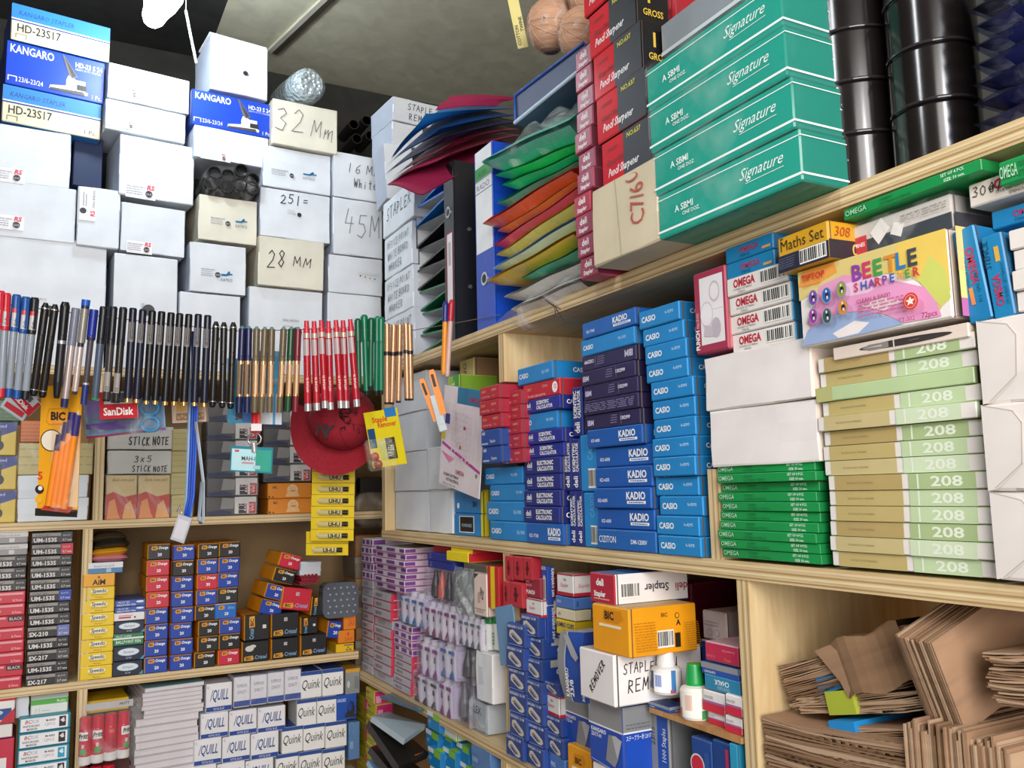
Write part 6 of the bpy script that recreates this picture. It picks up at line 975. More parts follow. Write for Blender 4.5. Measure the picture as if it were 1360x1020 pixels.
# ================================================================== RIGHT-HAND LOWER SHELF: leads and refills
S('R', 482, 496, 716, 'pad_gp pad_gp pad_g pad_g pad_g pad_g pad_g pad_g pad_g pad_gp pad_gp pad_p pad_p pad_p pad_p pad_p', 'the farthest lead column', z=RL, dep=.01, d=.1, jit=.003, tilt=.4)
S('R', 498, 521, 784, 'pad_gp pad_g pad_g pad_g pad_g pad_g pad_gp pad_g pad_g pad_g', 'the second lead column', z=RL, dep=.005, d=.06, jit=.003, tilt=.4)
S('R', 499, 538, 724, 'pad_p pad_p pad_p pad_p pad_p pad_p pad_p', 'the purple block on the second column', yb=779, dep=.0, d=.08, tilt=.6)
S('R', 524, 547, 826, 'pad_g pad_g pad_g pad_g pad_g pad_p pad_p pad_p pad_p', 'the third lead column', z=RL, dep=.005, d=.06, jit=.003, tilt=.4)
def refill_pack(x0, x1, yb, yt, n, col, dark, label, z=None, dep=.0, tipc=None, card_col='#d9d6da'):
    P = onWz('R', x0, z, dep) if z is not None else onX(x0, yb, dep); w = slide(P, Vector((0, -1, 0)), px=x1); h = slide(P, Vector((0, 0, 1)), py=yt)
    t = empty('refill_pack', P, (0, 0, R(-90))); r = w / n / 2
    for i in range(n):
        b = MB(); cx = r + i * 2 * r
        if tipc is None:
            b.lathe([(r * .9, 0), (r * .9, h * .8), (r * .55, h * .86), (r * .55, h)], card('#dcd8de', .35), 12, (cx, r, 0))
            b.quad((cx - r * .6, -.0004, h * .02), (cx + r * .6, -.0004, h * .02), (cx + r * .2, -.0004, h * .3), (cx - r * .5, -.0004, h * .12), card(col)); b.quad((cx - r * .7, -.0006, h * .7), (cx + r * .7, -.0006, h * .7), (cx + r * .7, -.0006, h * .8), (cx - r * .7, -.0006, h * .8), card(col)); b.quad((cx - r * .2, -.0007, h * .45), (cx + r * .2, -.0007, h * .45), (cx + r * .2, -.0007, h * .6), (cx - r * .2, -.0007, h * .6), card(dark))
        else:
            b.lathe([(r * .35, h * .08), (r * .6, h * .15), (r * .55, h * .45), (r * .25, h * .8), (r * .2, h * .92)], card(tipc[i % len(tipc)], .35), 10, (cx, r * .8, 0))
        b.build('refill', t)
    b = MB(); b.box(0, 2 * r, 0, w, 2 * r + .002, h, card(card_col)); b.build('backing_card', t)
    b = MB(); vs, fs = bevbox(w, 2 * r + .003, h, .003); b.add([(x, y - .002, z) for x, y, z in vs], fs, film('#f4f2f8', .08, .4, 20)); b.build('clear_box', t)
    tag(t, label, 'refill pack', 'clear refill packs on the lower right shelf'); return t
refill_pack(528, 565, 824, 783, 4, '#2a80b8', '#3a5a7a', 'clear pack of white tubes with blue print beside the lead columns')
refill_pack(567, 603, 797, 753, 4, '#2a2a30', '#2a2a30', 'clear pack of black and orange pens under the dark blue boxes', tipc=('#26262a', '#d8502c', '#2a2c34', '#2a2c34'))
refill_pack(564, 608, 842, 797, 5, '#8a3a78', '#5a4a68', 'clear pack of white tubes with purple print under the pens')
refill_pack(609, 640, 855, 815, 4, '#5a7a78', '#4a5a58', 'clear pack of grey-green tubes below the clear bag')
refill_pack(554, 583, 893, 845, 3, '#8a3a88', '#5a4a68', 'clear pack of purple printed tubes in the middle row')
refill_pack(584, 606, 897, 850, 2, '#2a78b8', '#2a5a8a', 'clear pack of blue printed tubes in the middle row')
refill_pack(607, 630, 903, 858, 2, '#2a2a30', '#2a2a30', 'clear pack of two dark nozzles in the middle row', tipc=('#3a3c3c', '#3a3c3c'), card_col='#b8b6ac')
refill_pack(549, 582, 0, 888, 3, '#4a4a4a', '#2a2a2a', 'clear pack of black and white tubes in the lowest row', z=RL)
refill_pack(583, 601, 0, 897, 2, '#8a3a88', '#5a4a68', 'clear pack of purple printed tubes in the lowest row', z=RL)
refill_pack(602, 626, 0, 900, 2, '#2a2a30', '#2a2a30', 'clear pack of two dark nozzles in the lowest row', z=RL, tipc=('#6a6c70', '#6a6c70'), card_col='#b0aea6')
S('R', 569, 602, 733, 'dkblue dkblue', 'the pair above the clear pen pack', yb=753, dep=.0, d=.1)
B('redb', 'R', 576, 598, 735, 722, .02, d=.08, label='plain red box beside the yellow ones')
B('redy', 'R', 593, 622, 744, 731, -.004, 2, d=.09, label='lower yellow box with red end under the shelf', group='yellow boxes with red ends')
B('redy', 'R', 599, 628, 733, 721, .004, 0, d=.12, label='upper yellow box with red end under the shelf', group='yellow boxes with red ends')
T('dkflat', 'small_carton', 'box', 'flat dark grey box', ('#5a5a52', '#d8782a', '#4a4a44', '#6a6a62'), [])
B('dkflat', 'R', 616, 646, 757, 747, .0, d=.08, label='flat dark grey box with orange end below the yellow boxes')
o = pillow(Vector((0, 0, 0)), onX(629, 760, -.01) - onX(605, 750, -.01), Vector((.08, 0, 0)), .03, 0, card('#8a9290', .3), seed=2).build('clear_bag', None, onX(605, 816, .0))
bpy.data.objects.remove(o)
def clearbag(x0, x1, yb, yt, dep, label, inner='#9aa4a2'):
    P = onX(x0, yb, dep); w = slide(P, Vector((0, -1, 0)), px=x1); h = slide(P, Vector((0, 0, 1)), py=yt)
    b = MB(); rnd = random.Random(3)
    b.grid(lambda u, v: Vector((w * u, -.012 * math.sin(math.pi * u) * math.sin(math.pi * v) + .003 * math.sin(u * 20 + v * 13), h * v)), 14, 14, film('#eef2f2', .15, .6, 25)); o = b.build('clear_bag', None, P, (0, 0, R(-90)))
    b = MB(); b.box(w * .08, .01, 0, w * .95, .05, h * .92, card(inner, .35, .5, scale=40)); c = b.build('packed_refills', o); tag(o, label, 'clear bag'); return o
clearbag(605, 629, 815, 752, -.006, 'clear crumpled bag of grey refills left of the pale pink box')
B('liner', 'R', 630, 647, 816, 759, -.006, d=.06, label='pale pink pen box with black script standing on end')
B('ryr', 'R', 648, 663, 807, 751, -.004, d=.03, label='red box with yellow stripe standing against the divider')
for i, x in enumerate((641, 652)):
    P = onX(x, 862, .008); h = slide(P, Vector((0, 0, 1)), py=808); t = empty('glue_bottle', P, (0, 0, R(-90)))
    r = .0105; b = MB(); b.lathe([(r * .9, 0), (r, .002), (r, h * .62), (r * .8, h * .66)], card('#e4e4e0', .3), 14, (r, r, 0)); b.text('3525' if i else 'GLUE', Vector((r * 1.35, -.0006, h * .12)), Vector((0, 0, 1)), Vector((-1, 0, 0)), r * .7, ink('#2a8a4a'), .03, maxw=h * .4); b.build('bottle', t)
    b = MB(); b.lathe([(r * .95, h * .64), (r, h * .66), (r * .92, h)], card('#2c8a4c', .35), 14, (r, r, 0)); b.build('cap', t)['label'] = 'green cap'
    tag(t, ('left', 'right')[i] + ' green-capped white tube beside the divider', 'glue tube', 'green-capped tubes')
T('envw', 'small_carton', 'box', 'white carton', ('#dfe2e4', '#eceae8', '#c9ccd0', '#e4e4e4'), [('Q', 'f', .2, .35, .45, .7, '#c9d0d6')], **WC)
B('envw', 'R', 633, 655, 928, 863, .0, 3, 0, d=.03, label='white carton on the clear plastic box beside the divider')
o = B('envw', 'R', 628, 649, 0, 928, .01, z=RL, d=.06, label='cloudy clear plastic box with red pieces inside, beside the divider', name='plastic_box', cat='plastic box')
b = MB(); dm = o.dimensions; vs, fs = bevbox(dm.x + .006, .07, dm.z + .0, .002); b.add([(x - .003, y - .006, z) for x, y, z in vs], fs, film('#dfe4e8', .2, .5, 12)); b.text('LEX', Vector((dm.x * .3, -.0068, dm.z * .62)), Vector((1, 0, 0)), Vector((0, 0, 1)), .012, ink('#3a4258')); b.box(.004, -.003, .004, .012, -.001, .012, card('#c04a3a')); b.build('clear_case', o)
# ---- staples cell
RG = 'hanging tab boxes at the divider'
for i, a in enumerate(((671, 681, 770, 737), (682, 694, 770, 738), (695, 707, 770, 739), (668, 677, 805, 771), (677.5, 694, 805, 772))):
    B('redtab', 'R', a[0], a[1], a[2], a[3], -.002 if i < 3 else -.006, d=.018, label='crimson slotted tab box, %s row, %s' % ('upper' if i < 3 else 'lower', ('left', 'middle', 'right', 'left', 'right')[i]), group=RG)
flat('card_folder', *fx((665, 884), (689, 882), (662, 806), -.006), [], '#6f9cc4', .002, 'light blue card folder standing against the divider', 'folder')
S('R', 677.5, 700, 826, 'stp stp stp stp stp stp', 'the staples column nearest the divider', z=RL, dep=-.012, d=.045, dx=(-26, -2, -4, -6, -3, 8), jit=.004, tilt=3)
S('R', 702, 724, 816, 'stp stp stp stp stp stp stp', 'the second staples column', z=RL, dep=-.004, d=.05, jit=.004, dx=(0, 6, 4, 2, -6, -8, -14), tilt=3)
B('stw', 'R', 699, 720, 816, 793, .0, d=.05, label='white and red stapler box on the second staples column')
B('punb', 'R', 698, 718, 792, 765, .002, d=.06, label='maroon punch box above the staples columns', group='maroon punch boxes')
B('punb', 'R', 688, 698, 826, 806, .02, d=.05, label='small maroon box behind the staples columns', group='maroon punch boxes')
S('R', 731, 752, 904, 'bluepin:30 stp:32 stp:30 stw:33 stp:20', 'the third staples column', z=RL, dep=.004, d=.05, dx=(0, 0, -14, -22, -20), tilt=2)
B('deli_red', 'R', 722, 732, 898, 848, .035, d=.05, label='red stapler box wedged between staples and leaning box')
B('kvert', 'R', 719, 728, 853, 803, .008, xs=737, label='blue staples box standing on end, lower of two', group='upright blue staples boxes')
B('kvert', 'R', 720, 728, 802, 751, .008, xs=736, label='blue staples box standing on end, upper of two', group='upright blue staples boxes')
T('filler', 'carton', 'box', 'blue carton', ('#1e3f8c', '#1a3678', '#1a3678', '#c9bab0'), [])
B('filler', 'R', 740, 764, 0, 842, .028, z=RL, d=.1, label='plain blue carton behind the curved leaning box')
B('jumbo', 'R', 739, 764, 841, 821, .004, d=.03, label='yellow paper clip box under the cream one')
B('cream', 'R', 739, 764, 820, 806, .004, xs=786, label='cream pin box above the yellow clip box')
B('bluepin', 'R', 738, 763, 805, 790, .004, xs=788, label='light blue pin box under the white stapler box')
B('stw', 'R', 740, 762, 789, 760, .004, xs=788, label='white and red stapler box near the top of the cell')
t = empty('pencil_bundle', onY(764, 839, -.84)); 
t.location = onX(766, 839, .037); t.rotation_euler = (0, 0, 0)
for i in range(4):
    for j in range(4):
        b = MB(); b.lathe([(.0042, 0), (.0042, .11)], '#c0252c', 6, axis='y'); b.lathe([(.0032, -.0006), (.0042, -.0)], card('#d8b088'), 6, axis='y'); b.lathe([(.0012, -.0012), (.0012, -.0006)], card('#3a2a2a'), 6, axis='y'); b.build('pencil', t, (.005 + j * .0083 + (i % 2) * .0041, 0, .005 + i * .0073))
tag(t, 'bundle of red pencils seen end on above the curved box', 'pencils')
# big cartons
B('biclow', 'R', 755, 786, 0, 986, .0, z=RL, d=.06, label='orange pen box with arched logo at the bottom of the cell')
B('stapw', 'R', 789, 829, 0, 1010, -.026, z=RL, xs=868, label='low white carton under the large blue staples box')
B('k15', 'R', 748, 786, 985, 913, .012, d=.08, label='mid-sized blue and grey staples box left of the large one')
k17 = B('k17', 'R', 784, 829, 1009, 924, -.03, xs=868, label='large blue and grey staples box in the middle of the cell')
B('remov', 'R', 771, 817, 924, 858, -.05, xs=934, label='white carton hand-lettered remover, under the orange carton')
B('bic_big', 'R', 788, 837, 862, 800, -.046, xs=927, label='large orange pen carton on the hand-lettered white one')
B('deli_big', 'R', 784, 817, 799, 759, -.038, xs=915, label='upside-down white and red stapler box, topmost on the orange carton')
# the curved leaning staples box
M, w, h = frame3(*fx((752, 930), (784, 936), (737, 838), -.03)); t = MB()
def cv(u, v): return Vector((w * u, .010 * math.sin(math.pi * v) + .0, h * v + .012 * (1 - v) * 0))
t.grid(lambda u, v: Vector((w * u, -.008 * math.sin(math.pi * v), h * v)), 6, 12, card('#2450a8')); t.grid(lambda u, v: Vector((w * u, .05 - .008 * math.sin(math.pi * v), h * v)), 6, 12, card('#1d3a86'))
for u, c in ((0, '#8f9092'), (1, '#1d3a86')): t.grid(lambda a, v, u=u: Vector((w * u, .05 * a - .008 * math.sin(math.pi * v), h * v)), 2, 12, card(c))
t.quad((0, 0, h), (w, 0, h), (w, .05, h), (0, .05, h), card('#b8b8bc')); t.quad((0, 0, 0), (w, 0, 0), (w, .05, 0), (0, .05, 0), card('#b8b8bc'))
t.grid(lambda u, v: Vector((w * u * .3, -.0085 * math.sin(math.pi * v) - .0004, h * v)), 2, 12, card('#8f9092')); t.grid(lambda u, v: Vector((w * (.3 + u * .03), -.0085 * math.sin(math.pi * v) - .0005, h * v)), 1, 12, card('#e4e4e6'))
t.add([Vector((w * x, -.0115, h * y)) for x, y in ((.42, .97), (.62, .98), (.98, .66), (.86, .6), (.68, .68))], [(0, 1, 2, 3, 4)], card('#a9a9ad'))
t.text('KANGARO', Vector((w * .5, -.0112, h * .1)), Vector((0, 0, 1)), Vector((-1, 0, 0)), w * .14, ink(W_), .03, maxw=h * .4); t.text('23/8', Vector((w * .68, -.0112, h * .1)), Vector((0, 0, 1)), Vector((-1, 0, 0)), w * .14, ink(W_), .03); t.text('30 Boxes', Vector((w * .96, -.006, h * .04)), Vector((0, 0, 1)), Vector((-1, 0, 0)), w * .09, ink(W_), .03)
o = t.build('staples_box'); o.matrix_world = M; tag(o, 'curved grey and blue staples box leaning left of the hand-lettered carton', 'box')
# small inner shelf and what stands on it
SZ = onX(862, 939, .0).z - EYE
sb = slab('shelf_board', (.0, -1.262, EYE + SZ - .006), (.2, onX(862, 939, 0).y, EYE + SZ), wood('brown_board', '#a87a4c', '#c0925e', (6, 30, 6))); tag(sb, 'thin brown inner shelf board carrying the glue bottles', 'shelf')
B('kflat', 'R', 861, 889, 0, 930, .0, z=SZ, xs=913, label='flat blue and silver staples box under the white bottle')
def bottle(px, zb, yt, dep, body, cap, label, capfrac, wpx, prn):
    P = onWz('R', px, zb, dep); h = slide(P, Vector((0, 0, 1)), py=yt); r = abs(slide(P, Vector((0, -1, 0)), px=px + wpx)); t = empty('glue_bottle', P, (0, 0, R(-62)))
    hb = h * (1 - capfrac); b = MB(); b.lathe([(r * .9, 0), (r, .003), (r, hb * .84), (r * .86, hb * .93), (r * .5, hb)], card(body, .3), 24); b.build('bottle', t)
    b = MB(); b.lathe([(r * .6, hb * .985), (r * .62, hb + .002), (r * .5, h - .002), (r * .46, h)], card(cap, .35), 20); b.build('cap', t)['label'] = ('green' if cap != body else 'white') + ' cap'
    b = MB()
    def cyl(u, v, a0, a1, z0, z1): a = R(a0 + (a1 - a0) * u); return Vector((r * 1.012 * math.cos(a), r * 1.012 * math.sin(a), hb * (z0 + (z1 - z0) * v)))
    for a0, a1, z0, z1, c in prn: b.grid(lambda u, v: cyl(u, v, a0, a1, z0, z1), 6, 2, card(c))
    b.build('label', t); tag(t, label, 'bottle', 'bottles on the inner shelf'); return t
zt = SZ + .021
bottle(886, zt - .002, 861, .012, '#e9e6e4', '#e9e6e4', 'white bottle with white cap on the flat staples box', .38, 13, ((-140, -118, .05, .85, '#2a3a70'), (-118, -60, .1, .8, '#f2f0ee'), (-112, -84, .3, .72, '#8a9ac8'), (-48, -30, .1, .9, '#3a7ab8'), (-140, -120, .05, .2, '#d8b83a'), (-52, -36, .08, .2, '#c03a3a')))
bottle(925, SZ, 881, .014, '#e6e6dc', '#1f9a4a', 'white bottle with green cap beside the chalk boxes', .38, 13.5, ((-130, -60, .15, .8, '#eceade'), (-110, -80, .3, .75, '#d8b8a8'), (-140, -126, .1, .35, '#d8602a'), (-46, -24, .05, .3, '#3a8a4a')))
WR = 'small white and red boxes on the inner shelf'
B('whtred', 'R', 941, 963, 0, 943, .012, z=SZ, d=.05, label='lower left small white and red box', group=WR); B('whtred', 'R', 964, 986, 0, 948, .006, z=SZ, d=.05, label='lower right small white and red box', group=WR)
B('whtred', 'R', 934, 963, 942, 914, .008, d=.05, label='upper left small white and red box', group=WR); B('whtred', 'R', 964, 986, 947, 920, .004, d=.05, label='upper right small white and red box', group=WR)
B('chalk', 'R', 936, 983, 914, 893, .008, d=.06, label='blue chalk box upside down on the white and red ones')
B('kflat', 'R', 932, 981, 893, 877, .008, d=.06, label='flat blue and silver box on the blue chalk box')
B('mag', 'R', 937, 981, 876, 850, .012, d=.06, label='magenta box topmost beside the right divider')
B('kgv', 'R', 866, 894, 0, 945, .012, z=RL, d=.1, label='grey staples box with blue stripe under the inner shelf')
B('rexel', 'R', 924, 952, 0, 976, .004, z=RL, d=.06, label='dark blue staples box with red disc under the inner shelf', group='dark blue boxes under the inner shelf')
B('rexel2', 'R', 953, 976, 0, 980, .004, z=RL, d=.06, label='dark blue staples box with pink print under the inner shelf', group='dark blue boxes under the inner shelf')
B('cyan', 'R', 977, 987, 0, 986, .0, z=RL, d=.05, label='cyan box wedged against the right divider')
B('maroonbg', 'R', 902, 928, 0, 772, .22, z=RL, d=.1, label='maroon ruled carton at the back of the staples cell')
B('filler', 'R', 934, 966, 0, 848, .085, z=SZ, d=.08, label='plain dark carton on the inner shelf behind the magenta box')
B('wdraw', 'R', 934, 966, 847, 809, .085, d=.07, label='white box with line drawings above the magenta box, in shadow')
# ---- envelopes
ENV = [wood('kraft_paper_' + n, a, b_, (3, 3, 20), .75) for n, a, b_ in (('a', '#94745a', '#a78466'), ('b', '#7c5e44', '#8e6e50'), ('c', '#ab8e72', '#bb9e80'))]
EG = 'brown envelope bundles'
def pile(x0, x1, yb, yt, dep, lean, d, n, label, wrap=None, bands=(), vert=False, jit=.003, rot=0, z=None):
    P = onWz('R', x0, z + .004, dep) if z is not None else onX(x0, yb, dep); q = Matrix.Rotation(R(rot - 90), 3, 'Z') @ Matrix.Rotation(R(lean), 3, 'Y'); du = q @ Vector((1, 0, 0)); dz = q @ Vector((0, 0, 1))
    w = abs(slide(P, du, px=x1)); h = abs(slide(P, dz, py=yt))
    if x0 < 1060: P.y = min(P.y, -1.290 - h * abs(math.sin(R(lean))))
    return heap(P, q, w, h, d, n, label, wrap, bands, vert, jit)
def heap(P, q, w, h, d, n, label, wrap, bands, vert, jit):
    o = empty('envelope_bundle', P, q.to_euler()); rnd = random.Random(int(P.y * 9000)); b = MB()
    for i in range(n):
        mt = ENV[rnd.choice((0, 0, 1, 2, 2))]; dx, dy = rnd.uniform(-jit, jit), rnd.uniform(0, jit)
        if vert == 'y': b.box(dx, d * i / n, 0, w + dx, d * (i + .86) / n, h + dy, mt)
        elif vert: b.box(w * i / n, dy, 0, w * (i + .86) / n, d, h + dx * 2, mt)
        else:
            vs = []; z0, z1 = h * i / n, h * (i + .86) / n; N = 6; rg = [(w * k / N, 0) for k in range(N + 1)] + [(w * k / N, d) for k in range(N, -1, -1)]
            for (x, y) in rg: sg = -.0025 * math.sin(math.pi * x / w) + .0012 * math.sin(x * 40 + i); vs += [(x + dx, y + dy, z0 + sg), (x + dx, y + dy, z1 + sg)]
            m = len(rg); b.add(vs, [tuple(2 * k for k in range(m))[::-1], tuple(2 * k + 1 for k in range(m))] + [(2 * k, 2 * ((k + 1) % m), 2 * ((k + 1) % m) + 1, 2 * k + 1) for k in range(m)], mt)
    b.build('envelopes', o)
    if wrap:
        b = MB(); x0, x1 = wrap; b.grid(lambda u, v: Vector((w * (x0 + (x1 - x0) * u), -.004 - .003 * math.sin(u * 7), -.003 + (h + .008) * v + .003 * math.sin(u * 9))), 8, 2, ENV[1], False); b.grid(lambda u, v: Vector((w * (x0 + (x1 - x0) * u), -.004 + (d + .004) * v, h + .005 + .003 * math.sin(u * 9))), 8, 2, ENV[1], False)
        b.add([(w * x0, -.005, -.003), (w * (x0 + .12), -.006, h * .5), (w * x0, -.005, h + .004), (w * (x0 - .14), -.004, h + .003), (w * (x0 - .02), -.005, h * .3)], [(0, 1, 2, 3, 4)], ENV[0]); b.build('paper_wrapper', o)['label'] = 'torn brown paper wrapper'
    for x0, x1, c in bands: b = MB(); b.box(w * x0, -.0035, -.002, w * x1, d * .8, h + .003, card(c)); b.build('paper_band', o)['label'] = ('blue' if c == '#1c86c8' else 'yellow-green') + ' paper band'
    tag(o, label, 'envelopes', EG); return o
pile(1019, 1226, 0, 946, .004, -4, .16, 60, 'long stack of brown envelopes lying along the front of the shelf', z=RL)
pile(1052, 1226, 980, 958, .02, -10, .16, 12, 'thin envelope bundle with blue band lying low in the pile', bands=((.36, .56, '#1c86c8'),))
pile(1062, 1232, 948, 925, .03, -13, .16, 12, 'envelope bundle with yellow-green band in the middle of the pile', bands=((.28, .5, '#a9b43a'),))
pile(1078, 1226, 930, 905, .036, -17, .15, 12, 'envelope bundle with two blue bands under the wrapped one', bands=((.12, .34, '#1c86c8'), (.48, .72, '#1c86c8')))
pile(1044, 1214, 942, 884, .03, -21, .15, 34, 'big envelope bundle in torn brown wrapper against the divider', wrap=(.5, 1.0))
P = onX(1284, 974, .02); q = Matrix.Rotation(R(-6), 3, 'Z') @ Matrix.Rotation(R(-22), 3, 'Y'); heap(P, q, .12, .079, .04, 24, 'envelope bundle standing tilted in the middle of the near cell', None, (), 'y', .0015)
pile(1222, 1372, 0, 958, .0, 0, .15, 44, 'brown envelopes standing on edge at the lower right', vert=True, z=RL)
pile(1320, 1430, 938, 866, .012, -9, .14, 26, 'short envelope stack lying at the right edge', jit=.005)
# ================================================================== RIGHT-HAND BOTTOM SHELF
S('R', 474, 487, 920, 'fev fev fev fev fev fev fev fev fev', 'the far pink-sided column', z=RB + .02, dep=.03, d=.03, jit=.003)
S('R', 488, 500, 912, 'fev fev fev fev fev fev fev fev fev fev', 'the near pink-sided column', z=RB + .02, dep=.01, d=.04, jit=.003)
def mag(bl, br, tl, d, col, label, P=(), th=.006, cat='magazine'):
    M, w, h = frame3(bl, br, tl)
    b = MB(); b.box(0, 0, 0, w, h, th, card(col, .3)); b.box(.001, -.0006, .001, w - .001, .004, th - .001, card('#d9d6d2')); o = b.build('magazine'); 
    o.matrix_world = M @ Matrix.Rotation(R(0), 4, 'X'); prints_b = MB(); 
    return o
def layer(quad, col, label, th=.006, stripes=(), group='albums and magazines on the bottom shelf', name='magazine'):
    A, Bp, C, D = [atD(*p) for p in quad]; n = (Bp - A).cross(D - A).normalized()
    if n.z < 0: n = -n
    b = MB(); o0 = A.copy(); f = lambda u, v: A.lerp(Bp, u).lerp(D.lerp(C, u), v) - o0
    q = [f(0, 0), f(1, 0), f(1, 1), f(0, 1)]; dn = n * th
    b.add(q + [p - dn for p in q], [(0, 1, 2, 3), (7, 6, 5, 4), (0, 4, 5, 1), (1, 5, 6, 2), (2, 6, 7, 3), (3, 7, 4, 0)], card(col, .25))
    b.add([p - dn * .15 - (C - A).normalized() * .0 for p in q] , [], card(col))
    for (u0, v0, u1, v1, u2, v2, u3, v3, c) in stripes: b.add([f(u0, v0) + n * .0005, f(u1, v1) + n * .0005, f(u2, v2) + n * .0005, f(u3, v3) + n * .0005], [(0, 1, 2, 3)], card(c, .25))
    ob = b.build(name, None, o0); tag(ob, label, name.replace('_', ' '), group); return ob
layer(((505, 924, 1.72), (560, 944, 1.62), (568, 938, 1.72), (522, 920, 1.82)), '#3a6478', 'teal rounded folder topmost under the shelf', .004, name='card_folder')
layer(((494, 951, 1.70), (538, 982, 1.60), (566, 962, 1.68), (515, 945, 1.80)), '#a9b8c0', 'white and blue magazine on the black albums', .01, ((.1, .3, .9, .3, .9, .9, .3, .9, '#7fb4c6'), (.3, .35, .9, .5, .9, .62, .3, .45, '#9a3a60'), (.5, .5, .95, .7, .95, .8, .5, .58, '#c9803a')))
layer(((489, 958, 1.71), (530, 1018, 1.56), (570, 1000, 1.66), (508, 948, 1.80)), '#24211f', 'upper black album with red spots under the magazine', .012, ((.6, .6, .95, .6, .95, .95, .6, .95, '#d8722a'), (.7, .65, .9, .65, .9, .8, .7, .8, '#e8e0d8')), name='photo_album')
layer(((492, 992, 1.71), (540, 1050, 1.56), (572, 1030, 1.64), (512, 985, 1.80)), '#2a2624', 'lower black album with orange patch', .012, ((.5, .55, .9, .55, .9, .9, .5, .9, '#d8722a'),), name='photo_album')
layer(((489, 1010, 1.72), (520, 1060, 1.60), (560, 1050, 1.68), (505, 1000, 1.80)), '#8ab0cc', 'pale blue magazine at the bottom edge', .008)
HP = 'small blue and lime boxes on the bottom shelf'
for i, (x, yb) in enumerate(((568, 966), (566, 990), (584, 992), (569, 1014), (589, 1014), (607, 1008), (572, 1040), (593, 1040), (612, 1034))):
    B('hgb', 'R', x, x + 16, yb, yb - 24, .01 * (i % 3), d=.04, label='small blue and lime box, %s row, %s' % (('first', 'second', 'second', 'third', 'third', 'third', 'lowest', 'lowest', 'lowest')[i], ('alone', 'left', 'right', 'left', 'middle', 'right', 'left', 'middle', 'right')[i]), group=HP)
B('hgw', 'R', 584, 606, 973, 958, .01, d=.06, label='white and green box above the small blue boxes')
B('bluebx', 'R', 626, 652, 1018, 984, .0, d=.06, label='pale blue folded box beside the lower divider')
